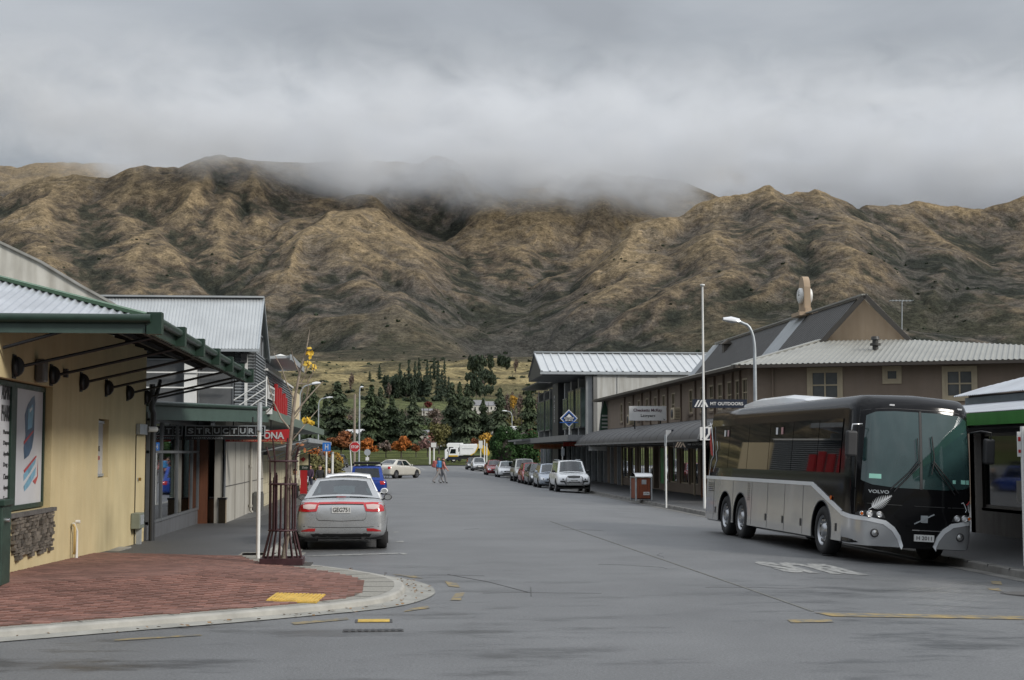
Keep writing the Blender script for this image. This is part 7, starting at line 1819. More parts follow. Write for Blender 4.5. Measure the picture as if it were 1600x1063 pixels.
for px, y0, lb in ((751, 689, 'short white board on a post behind the yellow hopper'), (757, 687, 'tall thin white pole by the yellow hopper'), (760.5, 693, 'thin grey white pole nearest the dark hedge')):
    c = gy(px, y0, 236); t = thing('marker_pole', lb, 'post', (c.x, 236, -.1)); MB().cyl((c.x, 236, -.3), (c.x, 236, c.z), .09, n=8).build('pole', WHITEP, t)
    if px == 751: MB().box((c.x - .3, 235.8, c.z - 1.2), (c.x + .3, 235.86, c.z)).build('board', SIGNW, t)
p = gy(879, 700, 101); t = thing('kerb_sign_post', 'white post between the parked cars and the red sign', 'post', (p.x, 101, -.13)); MB().cyl((0, 0, 0), (0, 0, 2.5), .05, n=10).build('pole', WHITEP, t, False); MB().box((-.1, -.08, 1.9), (.12, -.05, 2.4)).build('sign_plate', GALV, t, False)
# litter bin
b0 = gz(1002, 782, -.13); t = thing('litter_bin', 'timber panelled litter bin with pale frame and curved metal lid', 'litter bin', (b0.x, b0.y, -.13), R(8))
w = .36; RW = M('red_brown_timber', (.22, .06, .025), .5, var=.25, vs=3, stretch=(8, 8, 1))
for sx in (-1, 1):
    for sy in (-1, 1): MB().box((sx * w - .03, sy * w - .03, 0), (sx * w + .03, sy * w + .03, 1.02)).build('corner_post', GALV, t, False)
for k in range(5):
    x0 = -w + .05 + k * (2 * w - .1) / 5; x1 = x0 + (2 * w - .1) / 5 - .012
    MB().box((x0, -w - .01, .10), (x1, -w + .015, .98)).build('slat', RW, t, False)
    MB().box((-w - .01, x0, .10), (-w + .015, x1, .98)).build('slat', RW, t, False)
MB().box((-w + .02, -w + .02, .05), (w - .02, w - .02, 1.0)).build('liner', BLACK, t, False)
m_ = MB(); m_.grid([[(x, y, 1.06 + .16 * math.sqrt(max(0, 1 - (y / (w + .05)) ** 2))) for x in (-w - .04, w + .04)] for y in np.linspace(-w - .05, w + .05, 11)], smooth=True); m_.box((-w - .04, -w - .05, 1.02), (w + .04, w + .05, 1.06)); m_.build('lid', CHROME, t, False)
MB().box((-.10, -w - .02, .72), (.12, -w - .011, .92)).build('emblem_plate', GALV, t, False); MB().box((-.02, -w - .03, .24), (.26, -w - .011, .38)).build('notice', SIGNW, t, False)
text('LITTER', 'lettering', t, (.02, -w - .032, .28), (1, 0, 0), UP, .2, .06, TEXTB, .003)
t = thing('orange_board', 'small orange sandwich board standing in the shaded shop doorway', 'sign', (15.2, 70.5, -.13)); MB().prism([(-.3, 0, 0), (.3, 0, 0), (.3, -.25, .95), (-.3, -.25, .95)], (0, .04, 0)).build('panel', M('orange_panel', (.45, .13, .03), .5, var=.3, vs=4), t, False); MB().prism([(-.3, -.5, 0), (.3, -.5, 0), (.3, -.27, .95), (-.3, -.27, .95)], (0, .04, 0)).build('panel', M('orange_panel_front', (.40, .12, .03), .5, var=.4, vs=5), t, False)
t = thing('cream_shop_sign', 'cream board with red emblem above a green strip, beside the verandah', 'sign', (gy(475, 720, 74).x, 74, -.3))
a_, b_ = gy(467.5, 735, 74), gy(482, 710, 74)
MB().box((a_.x, 74, gy(470, 727, 74).z), (b_.x, 74.1, b_.z)).build('panel', M('cream_board', (.6, .55, .36), .5, var=.05), t); MB().box((b_.x, 74, a_.z), (b_.x + .08, 74.1, b_.z + .03)).build('side', BLACK, t)
MB().box((a_.x, 73.98, a_.z), (b_.x, 74.1, gy(470, 727, 74).z - .01)).build('green_strip', GREEND, t); text('Daily', 'lettering', t, (a_.x + .15, 73.97, a_.z + .06), (1, 0, 0), UP, .26, .12, SIGNW, .003)
m_ = MB(); cc = gy(474, 718, 74); m_.prism([(cc.x - .16, 73.99, cc.z), (cc.x, 73.99, cc.z - .12), (cc.x + .12, 73.99, cc.z + .02), (cc.x, 73.99, cc.z + .12)], (0, .008, 0)); m_.build('emblem', PR, t)
MB().box((a_.x + .05, 73.95, -.6), (b_.x - .05, 74.05, a_.z)).build('base', SIGNRED, t)

# ================================================================ PEOPLE
SKIN = M('skin', (.45, .26, .18), .6, var=.05)
def person(name, label, loc, rz_, h, shirt, trousers, hair, stride=.3, arms=(.2, -.2), hairlen=.1, group=None, shoes=BLACK, lean=0.0):
    T = thing(name, label, 'person', loc, rz_, group)
    k = h / 1.72; hip = .90; V = []; E = []; Rr = []
    def add(p, r, par=None): V.append((p[0] * k, p[1] * k, p[2] * k)); Rr.append(r * k); i = len(V) - 1; (E.append((par, i)) if par is not None else None); return i
    pel = add((0, 0, hip), .125); wa = add((0, .01 + lean * .3, 1.08), .115, pel); ch = add((0, lean * .7, 1.30), .135, wa); nk0 = add((0, lean, 1.44), .07, ch); nk = add((0, .01 + lean, 1.50), .05, nk0); hd = add((0, .02 + lean, 1.60), .092, nk); ht = add((0, .02 + lean, 1.68), .075, hd)
    hands = []
    for sg, st_, ar in ((1, stride, arms[0]), (-1, -stride, arms[1])):
        h1 = add((sg * .09, 0, .86), .085, pel); kn = add((sg * .10, st_ * .55 + .04, .48 + abs(st_) * .02), .06, h1); an_ = add((sg * .10, st_ - (.08 if st_ < 0 else 0), .09 + (.05 if st_ < -.1 else 0)), .042, kn); ft = add((sg * .11, st_ + .13, .04), .038, an_)
        sh = add((sg * .175, lean, 1.40), .055, ch); el = add((sg * .235, lean + ar * .5 - .02, 1.12), .04, sh); wr = add((sg * .235, lean + ar + .05, .90 + abs(ar) * .2), .03, el); hands.append((sg, Vector(V[wr]), (Vector(V[wr]) - Vector(V[el])).normalized()))
    me = bpy.data.meshes.new('body'); me.from_pydata(V, E, []); o = bpy.data.objects.new('body', me); link(o, T)
    o.modifiers.new('sk', 'SKIN'); sv = me.skin_vertices[0].data
    for i, r in enumerate(Rr): sv[i].radius = (r * 1.38, r * (1.1 if i in (1, 2, 0) else 1.38))
    sv[0].use_root = True
    s = o.modifiers.new('ss', 'SUBSURF'); s.levels = s.render_levels = 2
    bake(o); me = o.data; me.materials.clear()
    for m_ in (trousers, shirt, SKIN, shoes): me.materials.append(m_)
    for p_ in me.polygons:
        z = p_.center.z / k; x = abs(p_.center.x) / k
        p_.material_index = 3 if z < .10 else (2 if z > 1.47 else (1 if (z > .96 or x > .19) else 0)); p_.use_smooth = True
    c = Vector((0, (.02 + lean) * k, 1.63 * k))
    m_ = MB(); n_ = 14; rows = []
    for i in range(7):
        a = i / 6 * PI * .62; rows.append([(c.x + .098 * k * math.sin(a) * math.cos(b), c.y - .012 + .105 * k * math.sin(a) * math.sin(b), c.z + .02 + .115 * k * math.cos(a) - (hairlen * k if (i == 6 and math.sin(b) < .2) else 0)) for b in np.linspace(0, 2 * PI, n_)])
    m_.grid(rows, smooth=True); m_.build('hair', hair, T, False)
    m_ = MB(); m_.add([(c.x - .014, c.y + .088 * k, c.z - .03), (c.x + .014, c.y + .088 * k, c.z - .03), (c.x, c.y + .115 * k, c.z - .025), (c.x, c.y + .088 * k, c.z + .015)], [(0, 1, 2), (1, 3, 2), (3, 0, 2)]); m_.build('nose', SKIN, T, False)
    for sg in (-1, 1): MB().lathe([(0, .010), (.012, .004), (.013, 0)], (sg * .032, c.y + .085 * k, c.z + .0), 'y', 8).build('eye', BLACK, T, False)
    for sg, w_, d in hands:
        m_ = MB(); q = w_ + d * .05; m_.tube([w_, w_ + d * .04, q + d * .04], [.026, .035, .03], 7)
        for j in range(4): a_ = Vector((0, (j - 1.5) * .016, 0)); m_.tube([q + d * .03 + a_, q + d * (.075 - .006 * abs(j - 1.3)) + a_, q + d * (.10 - .008 * abs(j - 1.3)) + a_ + Vector((-sg * .018, 0, 0))], [.009, .008, .006], 5)
        m_.tube([w_ + d * .03 + Vector((0, .02, 0)), w_ + d * .06 + Vector((-sg * .01, .05, 0)), w_ + d * .085 + Vector((-sg * .015, .055, 0))], [.011, .01, .007], 5); m_.build('hand', SKIN, T, False)
    return T
BLK = M('black_cloth', (.018, .018, .02), .8, var=.3, vs=6); GRYC = M('grey_trousers', (.22, .22, .23), .8, var=.2, vs=8); SAL = M('salmon_top', (.50, .20, .17), .8); PURP = M('plum_jacket', (.05, .025, .05), .8); DBR = M('dark_hair', (.03, .018, .012), .6); BLO = M('blond_hair', (.40, .28, .13), .6); CRM = M('cream_shirt', (.5, .46, .36), .8); NVY = M('navy_cloth', (.025, .03, .05), .8)
p = gz(692, 755.5, 0); t = person('person', 'walker in grey trousers and salmon top carrying a blue rucksack', (p.x, p.y, 0), R(-75), 1.64, SAL, GRYC, DBR, .18, (.18, -.12), .16, 'two walkers crossing the road')
def rucksack(T, label, mt, k):
    r = thing('rucksack', label, 'rucksack', T.location, T.rotation_euler.z)
    m_ = MB(); m_.box((-.17, -.36, 1.0), (.17, -.13, 1.46)); m_.build('bag', mt, r, False, bevel=.06); m_ = MB(); m_.box((-.12, -.43, 1.04), (.12, -.35, 1.24)); m_.build('pocket', mt, r, False, bevel=.03)
    for sg in (-1, 1): m_ = MB(); m_.tube([(sg * .1, -.15, 1.44), (sg * .11, .0, 1.47), (sg * .11, .13, 1.38), (sg * .11, .14, 1.2), (sg * .1, -.12, 1.06)], .018, 6); m_.build('strap', BLACK, r, False)
rucksack(t, 'bright blue rucksack on the back of the walker in salmon', M('blue_nylon', (.03, .20, .42), .6, var=.2, vs=5), 1)
p = gz(685, 755, 0); t = person('person', 'walker with long dark hair, dark boots and a red rucksack in mid stride', (p.x, p.y + .35, 0), R(-70), 1.66, M('dusty_pink_top', (.28, .12, .12), .8), M('light_grey_leggings', (.25, .24, .24), .8), DBR, -.38, (-.2, .25), .28, 'two walkers crossing the road')
rucksack(t, 'dusty red rucksack on the walker with long dark hair', M('red_nylon', (.32, .08, .07), .6, var=.2, vs=5), 1)
p = gy(484, 768, 94); person('person', 'person in plum jacket standing behind the pushchair near the hedge', (p.x, 94, -.48), R(170), 1.70, PURP, NVY, DBR, .05, (.3, .3), .05)
p = gy(500, 740, 90); person('person', 'dark haired man in black jacket walking towards us near the hedge', (p.x, 90, -.50), R(180), 1.72, BLK, NVY, DBR, .22, (.2, -.2), .02)
p = gy(514, 740, 84); person('person', 'short blond person in dark clothes between the two white posts', (p.x, 84, -.42), R(180), 1.50, BLK, BLK, BLO, .15, (.15, -.1), .06)
p = gy(461, 745, 67); person('person', 'person in cream shirt seen through the tree guard bars', (p.x, 67, -.30), R(190), 1.55, CRM, BLK, DBR, .12, (.1, -.1), .05)
p = gx(1163, 700, 15.2); p = gy(1160, 700, 70.0); t = None
person('person', 'dim figure standing inside the shop doorway behind the coach', (16.2, 72.2, -.08), R(100), 1.72, M('dull_coat', (.10, .095, .085), .8), BLK, DBR, .05, (.05, -.05))
# pushchair
p = gy(475, 767, 91); t = thing('pushchair', 'silver framed pushchair in front of the person in plum', 'pushchair', (p.x, 91, -.47))
m_ = MB()
for sx in (-.22, .22): m_.tube([(sx, -.35, .12), (sx, .25, .75), (sx, .42, 1.02)], .022, 6); m_.tube([(sx, .35, .12), (sx, -.1, .6), (sx, -.25, .72)], .022, 6)
m_.tube([(-.22, .42, 1.02), (.22, .42, 1.02)], .022, 6); m_.build('frame', CHROME, t, False)
MB().prism([(-.2, -.3, .40), (-.2, .12, .38), (-.2, .25, .85), (-.2, .15, .85), (-.2, -.02, .50), (-.2, -.3, .50)], (.4, 0, 0)).build('seat', M('pale_fabric', (.4, .4, .42), .8), t, False)
for sx in (-.24, .24):
    for yy in (-.35, .35): q = MB(); q.lathe([(.07, -.02), (.12, -.02), (.12, .02), (.07, .02), (.07, -.02)], (sx, yy, .12), 'x', 14); q.build('wheel', RUBBER, t, False)

# ================================================================ REFUSE TRUCK AND CAMPERS
p = atD(730, 250); gzz = ground_h(p.x, p.y)
t = thing('refuse_truck', 'white refuse truck with yellow hopper crossing at the park end of the street', 'truck', (p.x, p.y, gzz)); WT = WHITEC; YT = Paint('yellow_truck_paint', (.62, .38, .01), 0, .35)
m_ = MB(); m_.prism([(-3.15, -1.1, .95), (-3.2, -1.1, 1.35), (-2.85, -1.1, 2.35), (-1.55, -1.1, 2.42), (-1.5, -1.1, .95)], (0, 2.2, 0)); cab = m_.build('cab', WT, t, False, bevel=.06)
m_ = MB(); m_.prism([(-2.95, -1.115, 1.45), (-2.72, -1.115, 2.2), (-1.95, -1.115, 2.2), (-1.95, -1.115, 1.45)], (0, .01, 0)); m_.build('side_window', DGLASS, t, False); MB().prism([(-3.19, -1.0, 1.42), (-2.9, -1.0, 2.28), (-2.9, 1.0, 2.28), (-3.19, 1.0, 1.42)], (-.012, 0, .004)).build('windscreen', DGLASS, t, False)
MB().box((-3.1, -1.12, .95), (-1.6, 1.12, 1.18)).build('yellow_band', YT, t, False); MB().box((-3.2, -1.1, .42), (-1.5, 1.1, .95)).build('lower_cab', NAVY, t, False)
m_ = MB(); m_.prism([(-1.3, -1.2, 1.2), (-1.3, -1.2, 3.0), (1.6, -1.2, 3.05), (1.7, -1.2, 2.7), (1.2, -1.2, 1.6), (.5, -1.2, 1.2)], (0, 2.4, 0)); m_.build('barrel', WT, t, False, bevel=.08)
MB().prism([(1.62, -1.22, 3.06), (2.0, -1.22, 3.06), (1.9, -1.22, 2.5), (1.3, -1.22, 1.6), (.6, -1.22, 1.12), (.45, -1.22, 1.2), (1.2, -1.22, 1.62), (1.68, -1.22, 2.6)], (0, 2.44, 0)).build('yellow_edge', YT, t, False)
MB().prism([(2.0, -1.15, 3.05), (3.3, -1.15, 2.5), (3.7, -1.15, 1.5), (3.5, -1.15, 1.1), (2.6, -1.15, 1.25), (2.3, -1.15, 1.9)], (0, 2.3, 0)).build('hopper', YT, t, False, bevel=.05)
MB().box((-3.0, -.9, .55), (3.2, .9, 1.15)).build('chassis', BLACK, t, False); MB().box((-.9, -1.215, 2.2), (1.0, -1.202, 2.3)).build('faded_lettering_strip', GALV, t, False)
for x in (-2.3, 1.5, 2.5):
    for sg in (-1, 1):
        q = MB(); q.lathe([(0, .13 * sg), (.22, .13 * sg), (.30, .12 * sg), (.48, .12 * sg), (.5, .08 * sg), (.5, -.12 * sg)], (x, sg * .95, .5), 'y', 20); o = q.build('wheel', RUBBER, t, False); q = MB(); q.lathe([(0, .14 * sg), (.24, .135 * sg), (.28, .122 * sg)], (x, sg * .95, .5), 'y', 16); q.build('rim', WHITEP, o, False)
m_ = MB(); m_.box((-3.4, -1.3, 1.75), (-3.25, -1.1, 2.15)); m_.build('mirror', BLACK, t, False)
def camper(px, D_, ln, ht, label, name='camper_van'):
    p = atD(px, D_); t = thing(name, label, 'camper', tuple(p)); MB().prism([(-ln/2, -1, .4), (-ln/2, -1, ht * .62), (-ln/2 + .5, -1, ht * .72), (-ln/2 + .3, -1, ht * .9), (-ln/2 + .6, -1, ht), (ln/2, -1, ht), (ln/2, -1, .4)], (0, 2, 0)).build('body', WT, t, False, bevel=.06)
    MB().box((-ln/2 + .7, -1.02, ht * .55), (-ln/2 + 1.5, -1.0, ht * .78)).build('window', DGLASS, t, False); MB().box((ln * .05, -1.02, ht * .52), (ln * .35, -1.0, ht * .75)).build('window', DGLASS, t, False)
    for x in (-ln * .32, ln * .3): q = MB(); q.lathe([(0, -.1), (.33, -.1), (.35, -.05), (.35, .1)], (x, -.95, .35), 'y', 14); q.build('wheel', RUBBER, t, False)
camper(709, 262, 3.2, 3.2, 'white box bodied truck just behind the refuse truck cab', 'box_truck')
camper(700, 440, 6.0, 2.9, 'pale camper van parked on the park edge behind the walkers'); camper(681, 445, 5.0, 2.6, 'small grey camper van farthest left behind the walkers')
# ================================================================ TREES
LEAFM = {}
def leafmat(name, col, lo=.55, hi=1.5, tr=.2):
    m = island(M(name, col, .75, var=.25, vs=.6), lo, hi); b = m.node_tree.nodes['Principled BSDF']; b.inputs['Specular IOR Level'].default_value = .25
    return m
CONM = leafmat('conifer_needles', (.044, .062, .030)); CONM2 = leafmat('grey_conifer_needles', (.058, .076, .042)); ORM = leafmat('orange_leaves', (.36, .12, .028)); RUST = leafmat('rust_leaves', (.22, .085, .035)); YELM = leafmat('golden_leaves', (.42, .24, .04)); OLVM = leafmat('olive_leaves', (.13, .12, .045)); MARM = leafmat('maroon_leaves', (.12, .028, .022)); TWIG = leafmat('bare_twigs', (.16, .12, .10)); TWIG2 = leafmat('pinkish_twigs', (.17, .095, .085)); HEDG = leafmat('hedge_leaves', (.028, .064, .017), .5, 1.5); FARD = leafmat('far_dark_leaves', (.040, .056, .034)); GRN = leafmat('green_leaves', (.07, .095, .035))
TRUNK = M('tree_trunk', (.07, .058, .05), .9, var=.3, vs=3)
def quads(C, A, B_):
    n = len(C); v = np.empty((n, 4, 3)); v[:, 0] = C - A - B_; v[:, 1] = C + A - B_; v[:, 2] = C + A + B_; v[:, 3] = C - A + B_
    return v.reshape(-1, 3)
def qmesh(name, v, mat):
    me = bpy.data.meshes.new(name); n = len(v); me.vertices.add(n); me.vertices.foreach_set('co', v.astype(np.float32).ravel()); me.loops.add(n); me.loops.foreach_set('vertex_index', np.arange(n, dtype=np.int32)); me.polygons.add(n // 4); me.polygons.foreach_set('loop_start', np.arange(0, n, 4, dtype=np.int32)); me.update(calc_edges=True); me.materials.append(mat); return me
def conifer_mesh(seed, h=18., r=4.2, nb=420, mat=CONM, dens=9, ragged=.25, tp=.8, qs=1.0):
    rg = np.random.RandomState(seed); C = []; A = []; B_ = []
    for i in range(nb):
        t = (i + rg.rand()) / nb; z = h * (.06 + .93 * t); ang = rg.rand() * 2 * PI; L_ = r * (1 - t) ** tp * (1 - ragged + 2 * ragged * rg.rand()) * (.75 + .35 * math.sin(t * 31 + seed)) + .25
        d = np.array([math.cos(ang), math.sin(ang), 0]); m_ = max(3, int(dens * L_ / r) + 2)
        for k in range(m_):
            s = (k + .4) / m_; q = d * L_ * s; q = q + np.array([0, 0, z - .42 * L_ * s ** 1.4 + .10 * L_ * s ** 4]); q += rg.randn(3) * .10
            side = np.array([-d[1], d[0], 0]); wv = qs * (.24 + .5 * (1 - s)) * (.6 + .5 * rg.rand()) * max(.45, L_ / r)
            C.append(q); A.append(side * wv + rg.randn(3) * .06); B_.append(qs * (d * .30 + np.array([0, 0, -.20 - .22 * rg.rand()])) * (.7 + .5 * rg.rand()))
    C, A, B_ = map(np.array, (C, A, B_)); return qmesh('crown', quads(C, A, B_), mat)
def leaf_mesh(seed, w, h, z0, n, s, mat, clumps=16, flat=1.0, fill=.75, box=False):
    rg = np.random.RandomState(seed); P = []
    cl = rg.randn(clumps, 3); cl /= np.linalg.norm(cl, axis=1)[:, None]; cl *= (rg.rand(clumps, 1) ** .4) * .72; cr = .28 + .22 * rg.rand(clumps)
    k = rg.randint(0, clumps, n); d = rg.randn(n, 3); d /= np.linalg.norm(d, axis=1)[:, None]
    q = cl[k] + d * (cr[k] * (fill + (1 - fill) * rg.rand(n)) ** 1.0)[:, None]
    if box: q = np.sign(q) * np.abs(q) ** .8
    C = q * np.array([w / 2, w / 2 * flat, h / 2]) + np.array([0, 0, z0 + h / 2])
    a = rg.randn(n, 3); a /= np.linalg.norm(a, axis=1)[:, None]; b = np.cross(a, d + .3 * rg.randn(n, 3)); b /= np.linalg.norm(b, axis=1)[:, None] + 1e-6
    ss = s * (.6 + .8 * rg.rand(n))[:, None]; return qmesh('crown', quads(C, a * ss, b * ss * .7), mat)
def trunk_mesh(h, r, limbs=5, seed=0, z1=.6):
    m_ = MB(); rr_ = random.Random(seed); m_.tube([(0, 0, -.5), (0, 0, h * .4), (.04 * h * rr_.uniform(-1, 1) * .4, 0, h)], [r * 1.2, r * .8, r * .2], 7)
    for k in range(limbs):
        a = k * 2.4 + rr_.random(); z = h * (.35 + .5 * k / max(1, limbs)); L_ = h * .28; m_.tube([(0, 0, z), (math.cos(a) * L_ * .6, math.sin(a) * L_ * .6, z + L_ * .5), (math.cos(a) * L_, math.sin(a) * L_, z + L_ * .95)], [r * .45, r * .28, r * .08], 5)
    return m_.mesh('trunk', TRUNK)
def plant(name, label, pos, crown, trunk, sc=(1, 1, 1), rz_=0, group=None, cat='tree'):
    t = thing(name, label, cat, tuple(pos), rz_, group); t.scale = sc
    o = bpy.data.objects.new('crown', crown); link(o, t); o2 = bpy.data.objects.new('trunk', trunk); link(o2, t); return t
CON = [conifer_mesh(s, 18, 4.6, 900, CONM if s % 2 else CONM2, 15, qs=.66) for s in (1, 2, 3, 4)]; CTR = trunk_mesh(17, .28, 0)
rg = random.Random(5)
def conif(px, top, D_, wpx, lb, i, group='tall conifers behind the park'):
    p = atD(px, D_); ht = (2 + (707 - top) * D_ / FPX) - p.z; s = ht / 18; w = wpx * D_ / FPX / 9.2 * 1.28
    return plant('conifer_tree', lb, p, CON[i % 4], CTR, (w, w, s), rg.random() * 6, group)
cons = [(488, 601, 430, 46, 'dark conifer showing left of the lamp over the autumn hedge'), (527, 596, 440, 62, 'broad tall conifer behind the rust coloured tree by the pickup'), (508, 622, 450, 44, 'shorter conifer filling the gap left of the broad tall one'), (474, 615, 470, 40, 'conifer partly hidden by the louvred building'),
 (580, 602, 430, 52, 'tall conifer just right of the straight street lamp'), (594, 606, 440, 46, 'conifer touching the right side of the tall lamp side conifer'), (612, 618, 430, 40, 'lower conifer between the two tall groups of the left stand'), (645, 614, 425, 46, 'lone symmetrical conifer above the orange tree'), (628, 640, 460, 36, 'small conifer between the lone one and the left stand'),
 (706, 598, 430, 44, 'left one of the three thin topped conifers above the truck'), (718, 597, 440, 36, 'middle one of the three thin topped conifers above the truck'), (730, 599, 425, 46, 'right one of the three thin topped conifers above the truck'), (755, 622, 440, 36, 'conifer behind the golden tree'), (781, 606, 435, 42, 'conifer left of the dark rounded hedge top'), (827, 600, 400, 42, 'lone conifer standing beside the concrete building'), (697, 640, 450, 34, 'low conifer left of the three thin topped ones'), (742, 640, 450, 34, 'low conifer behind the yellow hopper')]
for i, (px, top, D_, w, lb) in enumerate(cons): conif(px, top, D_, w, lb, i)
def broad(px, top, base, D_, wpx, mat, lb, name='autumn_tree', n=1500, group=None, seed=None, tr=.32, s=.16, clumps=14, fill=.6):
    p = atD(px, D_); ht = 2 + (707 - top) * D_ / FPX - p.z; w = wpx * D_ / FPX; zb = max(.05, (2 + (707 - base) * D_ / FPX - p.z))
    return plant(name, lb, p, leaf_mesh(seed or int(px * 7), w * 1.15, ht - zb, zb, n, s * max(1, w / 5), mat, clumps, fill=fill), trunk_mesh(ht * .85, .02 * ht + .04, 5, int(px)), group=group)
AG = 'autumn trees along the park edge'
broad(533, 674, 704, 320, 42, RUST, 'broad rust coloured tree behind the dark pickup', group=AG, n=2200)
broad(577, 683, 708, 318, 28, ORM, 'bright orange tree behind the round sign back', group=AG, n=1500)
broad(603, 688, 708, 322, 24, TWIG, 'almost bare brown tree between the two orange trees', group=AG, n=500, fill=.3)
broad(627, 680, 708, 318, 30, ORM, 'brightest orange tree above the road centre', group=AG, n=1600)
broad(650, 692, 708, 330, 12, RUST, 'tiny rust tree right of the brightest orange one', group=AG, n=350)
broad(668, 682, 708, 335, 30, TWIG2, 'hazy pinkish bare tree behind the marker posts', group=AG, n=700, fill=.3)
broad(686, 652, 700, 380, 40, OLVM, 'large olive and gold tree behind the pale campers', n=1700)
broad(759, 674, 703, 330, 28, YELM, 'golden tree above the yellow hopper', group=AG, n=1300)
broad(740, 683, 706, 330, 16, RUST, 'small rust tree behind the refuse truck barrel', group=AG, n=500)
broad(836, 664, 722, 190, 26, MARM, 'maroon leaved tree between the dark hedge and the concrete building', n=1600, s=.10)
broad(848, 690, 727, 165, 16, ORM, 'red orange shrub at the foot of the concrete building', name='shrub', n=900, s=.08)
broad(590, 660, 700, 560, 40, OLVM, 'olive tree glimpsed between the left conifers', n=800)
# hedge and shrubs
def clump(name, label, pos, w, d_, h, n, s, mat, seed, cat='hedge', clumps=26):
    t = thing(name, label, cat, tuple(pos)); o = bpy.data.objects.new('foliage', leaf_mesh(seed, w, h, 0, n, s, mat, clumps, d_ / w, .8, True)); o.data.name = 'foliage'; link(o, t)
    c = MB(); c.lathe([(0, .1 * h), (w * .26, .15 * h), (w * .33, .45 * h), (w * .28, .75 * h), (0, .88 * h)], (0, 0, 0), 'z', 14); c.build('stems', TRUNK, t, False)
a_ = gy(790, 726, 158); clump('rounded_hedge', 'massive dark green rounded hedge beyond the row of parked cars, left lobe', (a_.x, 158, -.2), 3.6, 4.0, 4.7, 16000, .07, HEDG, 21)
a_ = gy(815, 726, 158); clump('rounded_hedge', 'taller right lobe of the dark green hedge against the maroon tree', (a_.x + .3, 159, -.2), 4.4, 4.4, 4.95, 18000, .07, HEDG, 22)
a_ = gy(505, 720, 112); clump('autumn_hedge', 'brownish green hedge on the left with orange leaves along its top', (a_.x, 112, -.5), 2.9, 5, 2.6, 5000, .07, OLVM, 31)
a_ = gy(498, 700, 111); clump('autumn_shrub', 'orange shrub at the verandah end above the shop people', (a_.x, 113, .9), 2.2, 2.5, 1.5, 2200, .06, ORM, 32, cat='shrub'); a_ = gy(524, 715, 120); clump('autumn_shrub', 'golden shrub behind the plain white post', (a_.x, 120, -.3), 1.3, 1.6, 2.4, 1800, .06, YELM, 33, cat='shrub')
a_ = gy(474, 750, 79); clump('potted_plant', 'bright green potted plant beside the cream shop sign', (a_.x, 79, -.3), .7, .7, .95, 700, .05, GRN, 34, cat='plant', clumps=8)
# hillside trees
FC = [conifer_mesh(40 + s, 18, 5.0, 300, FARD, 8, .15, .55) for s in range(2)]; FB = [leaf_mesh(60 + s, 14, 15, 1, 900, .8, FARD, 12) for s in range(3)]; FTR = trunk_mesh(12, .3, 3)
def far(px, top, base, D_, wpx, kind, lb, group):
    p = atD(px, D_); ht = max(2., (base - top) * D_ / FPX); w = wpx * D_ / FPX
    if kind == 'c': return plant('hill_conifer', lb, p, FC[int(px) % 2], FTR, (w / 10, w / 10, ht / 18), rg.random() * 6, group)
    return plant('hill_tree', lb, p, FB[int(px) % 3], FTR, (w / 14, w / 14, ht / 16), rg.random() * 6, group)
DEP = lambda y: float(np.interp(y, TAB_Y[2:12][::-1], TAB_D[2:12][::-1]))
belt = []
for k in range(26):
    px = 603 + k * 2.6; belt.append((px, rg.uniform(588, 600) , 628, 17, 'c' if k % 2 else 'b'))
belt += [(624, 572, 627, 17, 'c'), (638, 570, 627, 17, 'c'), (648, 568, 627, 17, 'c'), (654, 566, 627, 17, 'c')]
for px, tp_, bs__, w, k_ in belt: far(px, tp_, bs__, DEP(626) + rg.uniform(-30, 30), w, k_, 'dark conifer in the shelter belt on the lower hillside', 'shelter belt conifers on the hillside')
for px, tp_, bs__, w in ((667, 575, 606, 12), (672, 580, 612, 12), (678, 570, 606, 14), (684, 572, 610, 14), (690, 578, 622, 16), (695, 590, 626, 16), (701, 592, 628, 14), (694, 566, 590, 8), (683, 590, 630, 18), (688, 605, 632, 18)): far(px, tp_, bs__, DEP(bs__ + 2), w, 'c', 'dark conifer in the mixed clump right of the shelter belt', 'mixed dark clump on the hillside')
for px, tp_, bs__, w in ((737, 556, 590, 18), (745, 550, 592, 22), (752, 553, 592, 20), (767, 555, 585, 12), (783, 552, 578, 14), (791, 556, 580, 16), (739, 585, 612, 18), (752, 578, 605, 18), (762, 580, 603, 18), (768, 585, 608, 16), (744, 600, 640, 20), (757, 602, 630, 14), (730, 585, 606, 10), (766, 600, 622, 14)): far(px, tp_, bs__, DEP(min(bs__, 632)), w, 'b', 'broad dark evergreen in the high clump below the mountain foot', 'high evergreen clump on the terrace')
for px, tp_, bs__, w, lb in ((592, 581, 606, 14, 'lone dark conifer standing on the yellow terrace'), (577, 591, 607, 10, 'small dark conifer left of the lone terrace conifer')): far(px, tp_, bs__, DEP(bs__), w, 'c', lb, None)
POP = [leaf_mesh(80 + s, 5, 17, .5, 700, .35, TWIG, 16, fill=.3) for s in range(2)]
def poplar(px, top, base, wpx, lb): D_ = DEP(base); p = atD(px, D_); plant('bare_poplar', lb, p, POP[int(px) % 2], FTR, (wpx * D_ / FPX / 5,) * 2 + ((base - top) * D_ / FPX / 17,), 0, 'pale bare poplars')
